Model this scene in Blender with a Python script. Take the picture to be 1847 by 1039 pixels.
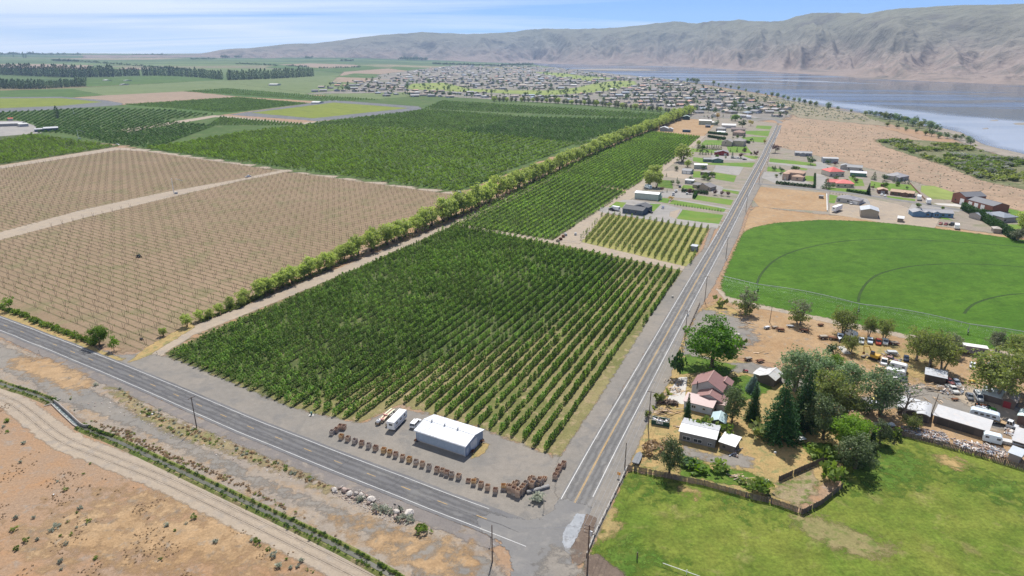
import bpy, bmesh, math, random
import numpy as np
from mathutils import Vector, Matrix
for _o in list(bpy.data.objects): bpy.data.objects.remove(_o)
SC = bpy.context.scene
COL = SC.collection
R = math.radians
# ------------------------------------------------------------------ camera, sky, sun, exposure
CAM_H, FPX, PITCH = 105.5, 1180.0, math.atan(422.5/1180.0)
cd = bpy.data.cameras.new('camera'); cam = bpy.data.objects.new('camera', cd); COL.objects.link(cam)
cd.sensor_width = 36.0; cd.lens = FPX/1847*36.0; cd.clip_start = 0.5; cd.clip_end = 60000
cam.location = (0, 0, CAM_H); cam.rotation_euler = (R(90)-PITCH, 0, 0); SC.camera = cam
SUN_EL, SUN_AZ = R(54), R(9)
W_ = bpy.data.worlds.new('World'); SC.world = W_; W_.use_nodes = True
wn = W_.node_tree; wn.nodes.clear()
class NB:
    def __init__(s, nt): s.nt = nt
    def n(s, t, ins=None, **kw):
        nd = s.nt.nodes.new(t)
        for k, v in kw.items(): setattr(nd, k, v)
        for k, v in (ins or {}).items():
            sk = nd.inputs[k]
            if isinstance(v, bpy.types.NodeSocket): s.nt.links.new(v, sk)
            else: sk.default_value = v
        return nd
    def l(s, a, b): s.nt.links.new(a, b)
    def noise(s, vec, scale, detail=4, rough=.55, dist=0.0):
        return s.n('ShaderNodeTexNoise', {'Vector': vec, 'Scale': scale, 'Detail': detail, 'Roughness': rough, 'Distortion': dist}).outputs[0]
    def rng(s, v, a, b, c=0., d=1.):
        return s.n('ShaderNodeMapRange', {0: v, 1: a, 2: b, 3: c, 4: d}).outputs[0]
    def mix(s, f, a, b, bt='MIX'):
        nd = s.n('ShaderNodeMix', data_type='RGBA', blend_type=bt)
        for i, v in ((0, f), (6, a), (7, b)):
            if isinstance(v, bpy.types.NodeSocket): s.l(v, nd.inputs[i])
            elif i and len(v) == 3: nd.inputs[i].default_value = (*v, 1)
            else: nd.inputs[i].default_value = v
        return nd.outputs[2]
    def mul(s, c, f):
        return s.n('ShaderNodeVectorMath', {0: c, 3: f}, operation='SCALE').outputs[0]
    def math(s, op, a, b=0.0):
        return s.n('ShaderNodeMath', {0: a, 1: b}, operation=op).outputs[0]
b_ = NB(wn)
sky = b_.n('ShaderNodeTexSky', sky_type='NISHITA', sun_disc=False, sun_elevation=SUN_EL, sun_rotation=SUN_AZ, air_density=1.0, dust_density=0.0, ozone_density=4.0, altitude=5000)
tc = b_.n('ShaderNodeTexCoord')
# thin cirrus: noise on a cloud layer high above (direction divided by its height), so the wisps stretch towards the horizon
sx = b_.n('ShaderNodeSeparateXYZ', {0: tc.outputs['Generated']})
zz = b_.math('ADD', b_.math('MAXIMUM', sx.outputs[2], 0.0), 0.045)
cv = b_.n('ShaderNodeCombineXYZ', {0: b_.math('DIVIDE', sx.outputs[0], zz), 1: b_.math('DIVIDE', sx.outputs[1], zz), 2: 0.0})
mpc = b_.n('ShaderNodeMapping', {'Vector': cv.outputs[0], 'Rotation': (0, 0, .9), 'Scale': (.16, .5, 1), 'Location': (3.1, 1.4, 0)})
c1 = b_.noise(mpc.outputs[0], 0.55, 8, .6, 1.0)
c2 = b_.noise(cv.outputs[0], 0.055, 3, .5, .4)
lean = b_.rng(sx.outputs[0], -.62, .45, .13, -.20)
cm = b_.math('ADD', b_.math('ADD', b_.math('MULTIPLY', c1, .62), b_.math('MULTIPLY', c2, .38)), lean)
cm = b_.rng(cm, .40, .62, 0, .95)
skyb = b_.mix(1.0, sky.outputs[0], (.60, .76, .98), 'MULTIPLY')
skyc = b_.mix(cm, skyb, (9.6, 9.8, 10.0))
bg = b_.n('ShaderNodeBackground', {0: skyc, 1: 0.09})
b_.l(bg.outputs[0], b_.n('ShaderNodeOutputWorld').inputs[0])
sd = bpy.data.lights.new('sun', 'SUN'); so = bpy.data.objects.new('sun', sd); COL.objects.link(so)
sd.energy = 4.7; sd.angle = R(0.53); sd.color = (1.0, .955, .89)
_sv = Vector((math.sin(SUN_AZ)*math.cos(SUN_EL), math.cos(SUN_AZ)*math.cos(SUN_EL), math.sin(SUN_EL)))
so.rotation_euler = _sv.to_track_quat('Z', 'Y').to_euler(); so.location = (0, 0, 300)
SC.view_settings.view_transform = 'Standard'; SC.view_settings.look = 'None'
SC.view_settings.exposure = 0.46; SC.view_settings.gamma = 1.0; SC.view_settings.use_curve_mapping = False
SC.render.engine = 'CYCLES'
cy = SC.cycles
cy.max_bounces = 5; cy.diffuse_bounces = 3; cy.glossy_bounces = 3; cy.transmission_bounces = 4; cy.transparent_max_bounces = 16; cy.volume_bounces = 0
cy.use_denoising = True; cy.denoising_input_passes = 'RGB_ALBEDO_NORMAL'; cy.denoising_prefilter = 'NONE'
cy.sample_clamp_indirect = 6.0; cy.use_adaptive_sampling = False
HAZE_DENSITY = 5.0e-5

def text_mesh(s, size):
    fc = bpy.data.curves.new('lettering', 'FONT'); fc.body = s; fc.size = size; fc.extrude = .01
    fo = bpy.data.objects.new('lettering', fc); COL.objects.link(fo); bpy.context.view_layer.update()
    me = bpy.data.meshes.new_from_object(fo.evaluated_get(bpy.context.evaluated_depsgraph_get())); bpy.data.objects.remove(fo); return me
LETTERS = text_mesh('MAERSK', 1.75)
# ------------------------------------------------------------------ survey: photograph pixel -> point on the ground
_cp, _sp = math.cos(PITCH), math.sin(PITCH)
def ray(px, py):
    u, v = (px-923.5)/FPX, (519.5-py)/FPX
    return (u, _cp+v*_sp, v*_cp-_sp)
def sstep(a, b, x):
    t = min(1., max(0., (x-a)/(b-a))); return t*t*(3-2*t)
def land(x, y):
    """height of the land: level, with the plateau rising far off to the left and behind"""
    r = math.hypot(x, y)
    if r < 3600: return 0.
    az = math.degrees(math.atan2(x, y))
    f = 1-sstep(-13, 2, az) if az < 90 else sstep(90, 120, az)
    return f*max(0., (r-3600)/9000.*100.)
def at(px, py, z=0.0):
    d = ray(px, py)
    t = (z-CAM_H)/d[2] if d[2] < -1e-6 else 1e9
    x, y = d[0]*t, d[1]*t
    if math.hypot(x, y) > 3600:
        h = math.hypot(d[0], d[1]); r = 3600.
        while r < 12500:
            X, Y = d[0]/h*r, d[1]/h*r
            Z = CAM_H+d[2]/h*r
            if Z <= land(X, Y)+z: return Vector((X, Y, Z))
            r += 40
        return Vector((d[0]/h*12500, d[1]/h*12500, land(d[0]/h*12500, d[1]/h*12500)))
    return Vector((x, y, z))
def pts(l, z=0.): return [at(p[0], p[1], z) for p in l]
def zc(s, ox, oy, l): return [(ox+p[0]/s, oy+p[1]/s) for p in l]
def mpp(px, py):
    """metres per photograph pixel at a ground point"""
    p = at(px, py); return (p.y*_cp+(CAM_H-p.z)*_sp)/FPX
def tall(px, py, hpx):
    p = at(px, py); d = math.hypot(p.x, p.y); return hpx*mpp(px, py)/(d/math.hypot(d, CAM_H-p.z))
def az_of(p0, p1):
    a, b = at(*p0), at(*p1); return math.atan2(b.y-a.y, b.x-a.x)
def inside(P, poly):
    x, y = P[:, 0], P[:, 1]; r = np.zeros(len(P), bool); n = len(poly)
    for i in range(n):
        x0, y0 = poly[i][0], poly[i][1]; x1, y1 = poly[(i+1) % n][0], poly[(i+1) % n][1]
        c = (y0 > y) != (y1 > y)
        r ^= c & (x < (x1-x0)*(y-y0)/((y1-y0) if y1 != y0 else 1e-9)+x0)
    return r
def vnoise(x, y, seed=0):
    x = np.asarray(x, float); y = np.asarray(y, float)
    xi, yi = np.floor(x).astype(np.int64), np.floor(y).astype(np.int64); xf, yf = x-xi, y-yi
    def h(a, b):
        n = (a*374761393+b*668265263+seed*974711) & 0x7fffffff
        n = ((n ^ (n >> 13))*1274126177) & 0x7fffffff
        return ((n ^ (n >> 16)) & 0xffff)/65535.
    u, v = xf*xf*(3-2*xf), yf*yf*(3-2*yf)
    return (h(xi, yi)*(1-u)+h(xi+1, yi)*u)*(1-v)+(h(xi, yi+1)*(1-u)+h(xi+1, yi+1)*u)*v
def fbm(x, y, seed=0, o=4):
    s, a, t = 0., .5, 0.
    for i in range(o): s = s+a*vnoise(x*2**i, y*2**i, seed+i*17); t += a; a *= .5
    return s/t

# ------------------------------------------------------------------ materials
def newmat(name):
    m = bpy.data.materials.new(name); m.use_nodes = True; m.node_tree.nodes.clear()
    return m, NB(m.node_tree)
def out(b, sh): b.l(sh, b.n('ShaderNodeOutputMaterial').inputs[0])
def mat(name, c, rough=.6, metal=0., var=.18, scale=2.5, spec=.4, dirt=None):
    """painted, wooden or metal surface: its colour with grain and weathering"""
    m, b = newmat(name)
    pos = b.n('ShaderNodeNewGeometry').outputs['Position']
    n1 = b.noise(pos, scale, 5, .6); n2 = b.noise(pos, scale*.22, 3)
    col = b.mul(b.n('ShaderNodeRGB').outputs[0], b.math('ADD', b.rng(n1, .25, .75, 1-var, 1+var), b.rng(n2, .3, .7, -var*.5, var*.5)))
    m.node_tree.nodes['RGB'].outputs[0].default_value = (*c, 1)
    if dirt: col = b.mix(b.rng(b.noise(pos, scale*.5, 6, .7), .52, .68), col, dirt)
    rnd = b.n('ShaderNodeObjectInfo').outputs['Random']
    col = b.mul(col, b.rng(rnd, 0, 1, 1-var*.5, 1+var*.5))
    p = b.n('ShaderNodeBsdfPrincipled', {'Base Color': col, 'Roughness': rough, 'Metallic': metal, 'Specular IOR Level': spec})
    out(b, p.outputs[0]); return m
def ground(name, c1, c2, c3=None, s1=.03, s2=.25, s3=2.2, t3=(.52, .62), bump=.25, bs=1.2, grain=.3, edge=1.0, es=.35, stripe=None, rough=.95, soft=.16):
    """earth, gravel, turf or asphalt: three colours in patches of two sizes, fine grain and relief; the soft rim of a patch breaks up by noise"""
    m, b = newmat(name)
    pos = b.n('ShaderNodeNewGeometry').outputs['Position']
    col = b.mix(b.rng(b.noise(pos, s1, 5, .6, .4), .38, .62), c1, c2)
    if c3: col = b.mix(b.rng(b.noise(pos, s2, 6, .65, .3), *t3), col, c3)
    g = b.rng(b.noise(pos, s3, 4, .7), .25, .75, 1-grain, 1+grain)
    g2 = b.rng(b.noise(pos, s3*.18, 4, .6), .3, .7, 1-grain*.5, 1+grain*.5)
    col = b.mul(col, b.math('MULTIPLY', g, g2))
    if stripe:
        ang, sp, c4, k = stripe
        mp = b.n('ShaderNodeMapping', {'Vector': pos, 'Rotation': (0, 0, -ang)})
        sxx = b.n('ShaderNodeSeparateXYZ', {0: mp.outputs[0]}).outputs[1]
        wv = b.math('SINE', b.math('MULTIPLY', sxx, 2*math.pi/sp))
        f = b.math('MULTIPLY', b.rng(wv, -.2, .8), b.rng(b.noise(pos, .08, 4), .3, .6, .3*k, k))
        col = b.mix(f, col, c4)
    bp = b.n('ShaderNodeBump', {'Strength': bump, 'Distance': .3, 'Height': b.noise(pos, bs, 6, .65)})
    p = b.n('ShaderNodeBsdfPrincipled', {'Base Color': col, 'Roughness': rough, 'Specular IOR Level': .15, 'Normal': bp.outputs[0]})
    ed = b.n('ShaderNodeAttribute', attribute_name='edge').outputs['Fac']
    f = b.math('ADD', ed, b.math('MULTIPLY', b.math('SUBTRACT', b.noise(pos, es, 6, .65), .5), 1.6*edge))
    mx = b.n('ShaderNodeMixShader', {0: b.rng(f, .5-soft, .5+soft), 1: b.n('ShaderNodeBsdfTransparent').outputs[0], 2: p.outputs[0]})
    out(b, mx.outputs[0]); return m
def leaf(name, c1, c2, trans=.35, s=.5, var=.35, warm=(1.25, 1.25, .55)):
    m, b = newmat(name)
    g = b.n('ShaderNodeNewGeometry'); pos = g.outputs['Position']
    rnd = b.n('ShaderNodeObjectInfo').outputs['Random']
    f = b.math('ADD', b.rng(b.noise(pos, s, 3), .3, .7, 0, .75), b.rng(g.outputs['Random Per Island'], 0, 1, -.25, .5))
    col = b.mix(f, c1, c2)
    col = b.mul(col, b.math('MULTIPLY', b.rng(rnd, 0, 1, 1-var, 1+var), b.rng(b.noise(pos, .02, 3), .35, .65, .85, 1.15)))
    p = b.n('ShaderNodeBsdfPrincipled', {'Base Color': col, 'Roughness': .55, 'Specular IOR Level': .25})
    t = b.n('ShaderNodeBsdfTranslucent', {'Color': b.mix(1., col, warm, 'MULTIPLY')})
    mx = b.n('ShaderNodeMixShader', {0: trans, 1: p.outputs[0], 2: t.outputs[0]})
    out(b, mx.outputs[0]); return m
# ------------------------------------------------------------------ meshes and objects
class MB:
    def __init__(s): s.v, s.f, s.m = [], [], []
    def add(s, vs, fs, m=0):
        o = len(s.v); s.v += [tuple(v) for v in vs]; s.f += [tuple(i+o for i in f) for f in fs]; s.m += [m]*len(fs); return s
    def box(s, c, d, m=0, rz=0., top=1.0, rx=0.):
        x, y, z = d[0]/2, d[1]/2, d[2]/2
        vs = [Vector((a*x*(top if e > 0 else 1), b*y*(top if e > 0 else 1), e*z)) for e in (-1, 1) for a, b in ((-1, -1), (1, -1), (1, 1), (-1, 1))]
        M = Matrix.Rotation(rz, 3, 'Z') @ Matrix.Rotation(rx, 3, 'X')
        return s.add([M @ v+Vector(c) for v in vs], [(3, 2, 1, 0), (4, 5, 6, 7), (0, 1, 5, 4), (1, 2, 6, 5), (2, 3, 7, 6), (3, 0, 4, 7)], m)
    def tube(s, p0, p1, r0, r1=None, n=6, m=0, cap=True):
        p0, p1 = Vector(p0), Vector(p1); r1 = r0 if r1 is None else r1
        q = (p1-p0).to_track_quat('Z', 'Y').to_matrix()
        vs = [p+q @ Vector((math.cos(2*math.pi*i/n)*r, math.sin(2*math.pi*i/n)*r, 0)) for p, r in ((p0, r0), (p1, r1)) for i in range(n)]
        fs = [(i, (i+1) % n, n+(i+1) % n, n+i) for i in range(n)]
        if cap: fs += [tuple(range(n-1, -1, -1)), tuple(range(n, 2*n))]
        return s.add(vs, fs, m)
    def path(s, P, r, n=5, m=0):
        for i in range(len(P)-1):
            a, b = (r[i], r[i+1]) if hasattr(r, '__len__') else (r, r)
            s.tube(P[i], P[i+1], a, b, n, m, cap=i in (0, len(P)-2))
        return s
    def loft(s, rings, m=0, cap=True):
        n = len(rings[0]); vs = [p for r in rings for p in r]
        fs = [(k*n+i, k*n+(i+1) % n, (k+1)*n+(i+1) % n, (k+1)*n+i) for k in range(len(rings)-1) for i in range(n)]
        if cap: fs += [tuple(range(n-1, -1, -1)), tuple(range((len(rings)-1)*n, len(rings)*n))]
        return s.add(vs, fs, m)
    def mesh(s, name, mats, smooth=False):
        me = bpy.data.meshes.new(name); me.from_pydata(s.v, [], s.f)
        for m in (mats if isinstance(mats, (list, tuple)) else [mats]): me.materials.append(m)
        me.polygons.foreach_set('material_index', s.m)
        if smooth: me.polygons.foreach_set('use_smooth', [True]*len(s.f))
        me.update(); return me
def obj(name, me, parent=None, loc=(0, 0, 0), rz=0., sc=1., **props):
    o = bpy.data.objects.new(name, me); COL.objects.link(o)
    o.location = loc; o.rotation_euler = (0, 0, rz); o.scale = sc if isinstance(sc, (tuple, list, Vector)) else (sc, sc, sc)
    if parent is not None: o.parent = parent
    for k, v in props.items():
        if v: o[k] = v
    return o
def thing(name, label, cat, loc=(0, 0, 0), rz=0., group=None, sc=1.):
    return obj(name, None, None, loc, rz, sc, label=label, category=cat, group=group)
KIDS = {}
def part(name, me, parent, loc=(0, 0, 0), rz=0., sc=1., **p):
    o = obj(name, me, parent, loc, rz, sc, **p); KIDS.setdefault(parent.name, []).append(o); return o
def dup(root, loc, rz=0., label=None, sc=1., group=None, parent=None):
    r = root.copy(); COL.objects.link(r); r.parent = parent
    if parent is None:
        r.location = loc; r.rotation_euler = (0, 0, rz); r.scale = sc if isinstance(sc, (tuple, list)) else (sc, sc, sc)
        if label: r['label'] = label
        if group: r['group'] = group
    for ch in KIDS.get(root.name, ()):
        c = dup(ch, None, parent=r); KIDS.setdefault(r.name, []).append(c)
    return r
def structure(name, me, parent=None, kind='structure'):
    o = obj(name, me, parent)
    if parent is None: o['kind'] = kind
    return o
_layer = [0]
def lay(step=.004):
    _layer[0] += 1; return .004*_layer[0]
def sheet(name, poly, m, z=None, feather=0., jit=0., step=None, seed=1, kind='structure', parent=None):
    """a patch of ground as a flat sheet; FEATHER metres of rim that thins out (attribute edge: 0 outside, over .5 inside)"""
    P = np.array([(p[0], p[1]) for p in poly], float); Q = np.roll(P, -1, 0)
    me = bpy.data.meshes.new(name)
    if not feather:
        ar = float(np.sum(P[:, 0]*Q[:, 1]-Q[:, 0]*P[:, 1]))
        if ar < 0: P = P[::-1]
        me.from_pydata([(x, y, z+land(x, y)) for x, y in P], [], [tuple(range(len(P)))]); ed = [1.5]*len(P)
        me.materials.append(m)
    else:
        area = abs(float(np.sum(P[:, 0]*Q[:, 1]-Q[:, 0]*P[:, 1])))/2; per = float(np.sum(np.hypot(*(Q-P).T))); lo, hi = P.min(0)-feather, P.max(0)+feather
        ext = float(max(hi-lo)); cell = max(feather*.5, min(2*area/per/3, ext/90), ext/800)
        nx, ny = int((hi[0]-lo[0])/cell)+2, int((hi[1]-lo[1])/cell)+2
        X, Y = np.meshgrid(lo[0]+np.arange(nx)*cell, lo[1]+np.arange(ny)*cell); G = np.c_[X.ravel(), Y.ravel()]
        sd = np.full(len(G), 1e9)
        for p, q in zip(P, Q):
            e = q-p; t = np.clip(((G-p) @ e)/(e @ e+1e-9), 0, 1); dd_ = G-p-t[:, None]*e; sd = np.minimum(sd, np.hypot(dd_[:, 0], dd_[:, 1]))
        sd = np.where(inside(G, P), sd, -sd); ed = np.clip(.5+sd/feather, 0, 1.5)
        I = np.arange(nx*ny).reshape(ny, nx); F = np.stack([I[:-1, :-1], I[:-1, 1:], I[1:, 1:], I[1:, :-1]], -1).reshape(-1, 4)
        F = F[ed[F].max(1) > .01]; u, inv = np.unique(F, return_inverse=True); F = inv.reshape(-1, 4); G = G[u]; ed = ed[u]
        far = np.hypot(G[:, 0], G[:, 1]).max() > 3600
        zz_ = np.array([land(x, y)+(1.0 if math.hypot(x, y) > 3000 else 0) for x, y in G]) if far else 0.
        me = npmesh(name, np.c_[G, np.zeros(len(G))+z+zz_], F, m)
    at_ = me.attributes.new('edge', 'FLOAT', 'POINT'); at_.data.foreach_set('value', np.asarray(ed, np.float32))
    return structure(name, me, parent, kind)
def ribbon(P, prof, closed=False):
    """strip along P with a cross profile [(offset, height)]"""
    n, k = len(P), len(prof); vs, fs = [], []
    for i in range(n):
        d = (P[min(i+1, n-1)]-P[max(i-1, 0)]); d.z = 0; d.normalize(); nr = Vector((d.y, -d.x, 0))
        vs += [tuple(P[i]+nr*o+Vector((0, 0, h))) for o, h in prof]
    for i in range(n-1):
        for j in range(k-1): fs.append((i*k+j, i*k+j+1, (i+1)*k+j+1, (i+1)*k+j))
    return vs, fs
def strip(name, P, w, m, z=None, off=0., feather=0., prof=None, parent=None, kind='structure'):
    z = lay() if z is None else z
    if prof is None:
        prof = [(off-w/2, z), (off+w/2, z)] if not feather else [(off-w/2-feather/2, z), (off-w/2+feather/2, z), (off+w/2-feather/2, z), (off+w/2+feather/2, z)]
        ed = [1.5, 1.5] if not feather else [0., 1., 1., 0.]
    else: ed = [1.5]*len(prof)
    vs, fs = ribbon(P, prof)
    me = bpy.data.meshes.new(name); me.from_pydata(vs, [], [f[::-1] for f in fs]); me.materials.append(m)
    me.attributes.new('edge', 'FLOAT', 'POINT').data.foreach_set('value', ed*len(P))
    if kind is None: return obj(name, me, parent)
    return structure(name, me, parent, kind)
def smooth_path(P, n=6):
    """Catmull-Rom through the points"""
    Q = []; P = [Vector(p) for p in P]; E = [P[0]*2-P[1]]+P+[P[-1]*2-P[-2]]
    for i in range(1, len(E)-2):
        for k in range(n):
            t = k/n; a, b, c, d = E[i-1], E[i], E[i+1], E[i+2]
            Q.append(.5*((2*b)+(c-a)*t+(2*a-5*b+4*c-d)*t*t+(3*b-a-3*c+d)*t**3))
    return Q+[P[-1]]
def npmesh(name, V, F, mats, mi=None):
    me = bpy.data.meshes.new(name); V = np.asarray(V, np.float32); F = np.asarray(F, np.int32); k = F.shape[1]
    me.vertices.add(len(V)); me.vertices.foreach_set('co', V.ravel())
    me.loops.add(F.size); me.loops.foreach_set('vertex_index', F.ravel())
    me.polygons.add(len(F)); me.polygons.foreach_set('loop_start', np.arange(0, F.size, k, dtype=np.int32))
    for m in (mats if isinstance(mats, (list, tuple)) else [mats]): me.materials.append(m)
    if mi is not None: me.polygons.foreach_set('material_index', np.asarray(mi, np.int32))
    me.update(); me.validate(); return me
def scatter(name, P, rz, sc, sources, kind='stuff', label=None, category=None, group=None, parent=None):
    """ONE object: copies of the source meshes on the points P (for what nobody could count)"""
    P = np.asarray(P, np.float32); n = len(P)
    if n == 0: return None
    me = bpy.data.meshes.new(name); me.vertices.add(n); me.vertices.foreach_set('co', P.ravel())
    me.attributes.new('rz', 'FLOAT', 'POINT').data.foreach_set('value', np.broadcast_to(np.asarray(rz, np.float32), (n,)).copy())
    S = np.asarray(sc, np.float32)
    if S.ndim < 2: S = np.repeat(np.broadcast_to(S, (n,))[:, None], 3, 1)
    me.attributes.new('sc', 'FLOAT_VECTOR', 'POINT').data.foreach_set('vector', S.astype(np.float32).ravel())
    o = obj(name, me, parent, label=label, category=category, group=group)
    if kind: o['kind'] = kind
    g = bpy.data.node_groups.new(name, 'GeometryNodeTree')
    g.interface.new_socket('Geometry', in_out='INPUT', socket_type='NodeSocketGeometry'); g.interface.new_socket('Geometry', in_out='OUTPUT', socket_type='NodeSocketGeometry')
    q = NB(g); gi = q.n('NodeGroupInput'); go = q.n('NodeGroupOutput'); J = q.n('GeometryNodeJoinGeometry')
    for i, sm in enumerate(sources):
        key = 'source_'+sm.name; so_ = bpy.data.objects.get(key) or bpy.data.objects.new(key, sm)
        oi = q.n('GeometryNodeObjectInfo', {'Object': so_, 'As Instance': False})
        q.l(q.n('GeometryNodeGeometryToInstance', {0: oi.outputs['Geometry']}).outputs[0], J.inputs[0])
    ar = q.n('GeometryNodeInputNamedAttribute', {'Name': 'rz'}, data_type='FLOAT'); as_ = q.n('GeometryNodeInputNamedAttribute', {'Name': 'sc'}, data_type='FLOAT_VECTOR')
    eu = q.n('FunctionNodeEulerToRotation', {0: q.n('ShaderNodeCombineXYZ', {2: ar.outputs[0]}).outputs[0]})
    ip = q.n('GeometryNodeInstanceOnPoints', {'Points': gi.outputs[0], 'Instance': J.outputs[0], 'Pick Instance': True, 'Rotation': eu.outputs[0], 'Scale': as_.outputs[0]})
    ix = q.n('FunctionNodeRandomValue', {4: 0, 5: len(sources)-1}, data_type='INT')
    q.l(ix.outputs[2], ip.inputs['Instance Index'])
    q.l(ip.outputs[0], go.inputs[0])
    o.modifiers.new('scatter', 'NODES').node_group = g
    return o
def ordw(n):
    w = ['', 'first', 'second', 'third', 'fourth', 'fifth', 'sixth', 'seventh', 'eighth', 'ninth', 'tenth', 'eleventh', 'twelfth']
    if n < 13: return w[n]
    return '%d%s' % (n, 'th' if n % 100 in (11, 12, 13) else {1: 'st', 2: 'nd', 3: 'rd'}.get(n % 10, 'th'))
# ------------------------------------------------------------------ ground, water, hills
_fi = [0]
def L(k): return .006*k
G_dry = ground('dry_earth', (.30, .215, .15), (.37, .235, .13), (.36, .20, .095), s1=.02, s2=.09, s3=1.5, t3=(.46, .66), bump=.5, bs=.9, grain=.25)
G_range = ground('range_earth', (.29, .21, .145), (.32, .225, .15), (.23, .195, .13), s1=.006, s2=.05, s3=.35, t3=(.55, .7), bump=.5, bs=.15, grain=.3, es=.05)
G_orange = ground('dry_cheatgrass', (.31, .20, .105), (.355, .245, .14), (.27, .215, .155), s1=.05, s2=.3, s3=1.8, t3=(.55, .66), bump=.5, grain=.28, es=.25)
G_yellow = ground('dry_yellow_grass', (.30, .23, .10), (.36, .25, .11), (.20, .19, .08), s1=.08, s2=.4, s3=2., bump=.5, grain=.3)
G_gravel = ground('gravel', (.205, .19, .168), (.235, .212, .182), (.185, .175, .16), s1=.05, s2=.12, s3=3., bump=.2, grain=.16)
G_gravel_far = ground('pale_gravel', (.27, .26, .245), (.31, .29, .265), (.25, .24, .22), s1=.03, s2=.1, s3=1., bump=.1, grain=.12, es=.2)
G_track = ground('dirt_track', (.32, .265, .205), (.35, .29, .22), (.29, .25, .205), s1=.05, s2=.2, s3=2.2, bump=.25, grain=.15)
G_dark = ground('dark_shoulder', (.17, .155, .145), (.20, .18, .165), (.23, .20, .17), s1=.06, s2=.3, s3=3., bump=.2, grain=.18)
G_mud = ground('damp_earth', (.12, .09, .07), (.15, .115, .09), (.2, .155, .115), s1=.1, s2=.5, s3=2.5, bump=.3, grain=.2)
G_asph = ground('asphalt', (.132, .131, .134), (.148, .146, .147), (.18, .176, .168), s1=.03, s2=.07, s3=4., t3=(.5, .72), bump=.05, grain=.08, rough=.85, soft=.06)
G_asph2 = ground('worn_asphalt', (.165, .163, .16), (.185, .18, .172), (.22, .21, .195), s1=.06, s2=.15, s3=4., bump=.05, grain=.1, rough=.85, soft=.06)
G_conc = ground('pale_concrete', (.46, .44, .41), (.5, .48, .44), None, s1=.1, s3=3., bump=.05, grain=.08)
G_patch = ground('fresh_slurry', (.27, .285, .30), (.33, .345, .36), (.22, .225, .235), s1=.3, s2=.8, s3=4., bump=.05, grain=.1, es=.8, soft=.06)
G_white = ground('white_road_paint', (.72, .72, .70), (.62, .62, .60), (.4, .4, .39), s1=.2, s2=1.2, s3=6., t3=(.6, .75), bump=.02, grain=.08, soft=.06)
G_yel = ground('yellow_road_paint', (.60, .38, .13), (.5, .34, .15), (.3, .25, .16), s1=.2, s2=1.2, s3=6., t3=(.5, .7), bump=.02, grain=.08, soft=.06)
G_past = ground('pasture_turf', (.098, .148, .019), (.15, .176, .03), (.205, .185, .068), s1=.06, s2=.14, s3=1.1, t3=(.56, .74), bump=.8, bs=.8, grain=.42)
G_past2 = ground('lush_turf', (.062, .125, .016), (.09, .15, .022), (.125, .165, .03), s1=.1, s2=.3, s3=1.4, bump=.8, grain=.35)
G_lawn = ground('lawn', (.10, .19, .028), (.135, .215, .035), (.19, .205, .05), s1=.03, s2=.1, s3=.9, t3=(.52, .7), bump=.2, grain=.14, es=.3, soft=.06)
G_golf = ground('golf_turf', (.19, .25, .06), (.24, .27, .08), (.15, .19, .06), s1=.01, s2=.02, s3=.1, bump=.1, grain=.15, es=.03)
G_alf = ground('alfalfa', (.050, .120, .008), (.072, .152, .012), (.042, .100, .007), s1=.02, s2=.12, s3=.8, t3=(.48, .68), bump=1., bs=.7, grain=.32, es=.5, stripe=(.35, 4.4, (.045, .12, .008), .4))
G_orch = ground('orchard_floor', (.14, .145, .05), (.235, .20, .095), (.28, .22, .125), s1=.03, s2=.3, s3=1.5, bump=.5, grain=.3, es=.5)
G_orch_d = ground('orchard_floor_shaded', (.06, .085, .026), (.085, .105, .036), (.17, .15, .075), s1=.03, s2=.3, s3=1.5, t3=(.55, .7), bump=.5, grain=.3, es=.3)  # dark green grass with the shade under the trees put into its colour
G_sand = ground('shore_sand', (.30, .26, .215), (.25, .22, .185), (.2, .19, .15), s1=.02, s2=.06, s3=.4, bump=.2, grain=.15, es=.06)
G_town = ground('town_plots', (.20, .185, .165), (.235, .205, .175), (.13, .15, .09), s1=.01, s2=.02, s3=.15, bump=.1, grain=.25, es=.04)
G_scrub = ground('river_scrub', (.10, .125, .05), (.15, .15, .075), (.2, .18, .105), s1=.02, s2=.06, s3=.5, bump=.8, bs=.3, grain=.35, es=.06)
G_steppe = ground('sage_slope', (.22, .20, .135), (.26, .22, .15), (.17, .165, .11), s1=.01, s2=.04, s3=.3, bump=.5, grain=.3, es=.06)
# the land: one sheet to the horizon
rad = [0, 30, 60, 100, 150, 220, 320, 450, 650, 900, 1300, 1800, 2500, 3600, 4500, 5500, 6500, 7500, 8500, 9500, 10500, 11500, 12500, 13500]
NA = 144; V = [(0, 0, 0)]; F = []
for i, r in enumerate(rad[1:]):
    for k in range(NA):
        a = 2*math.pi*k/NA; x, y = r*math.sin(a), r*math.cos(a)
        z = land(x, y)
        if r > 5000: z += 4*math.sin(a*37+r)*(z > 0)
        V.append((x, y, z-.5*(r > 2600)))
for k in range(NA): F.append((0, 1+(k+1) % NA, 1+k))
for i in range(len(rad)-2):
    for k in range(NA):
        a = 1+i*NA; F.append((a+k, a+(k+1) % NA, a+NA+(k+1) % NA, a+NA+k))
_m, b = newmat('land')
pos = b.n('ShaderNodeNewGeometry').outputs['Position']
dist = b.n('ShaderNodeVectorMath', {0: pos}, operation='LENGTH').outputs[1]
near = b.mix(b.rng(b.noise(pos, .02, 5, .6), .38, .62), (.275, .195, .135), (.32, .205, .12))
near = b.mix(b.rng(b.noise(pos, .1, 6, .65), .48, .70), near, (.325, .19, .10))
near = b.mix(b.rng(b.noise(pos, .28, 5, .7), .55, .72), near, (.26, .22, .18))
near = b.mul(near, b.rng(b.noise(pos, 1.6, 4, .7), .25, .75, .75, 1.25))
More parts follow.
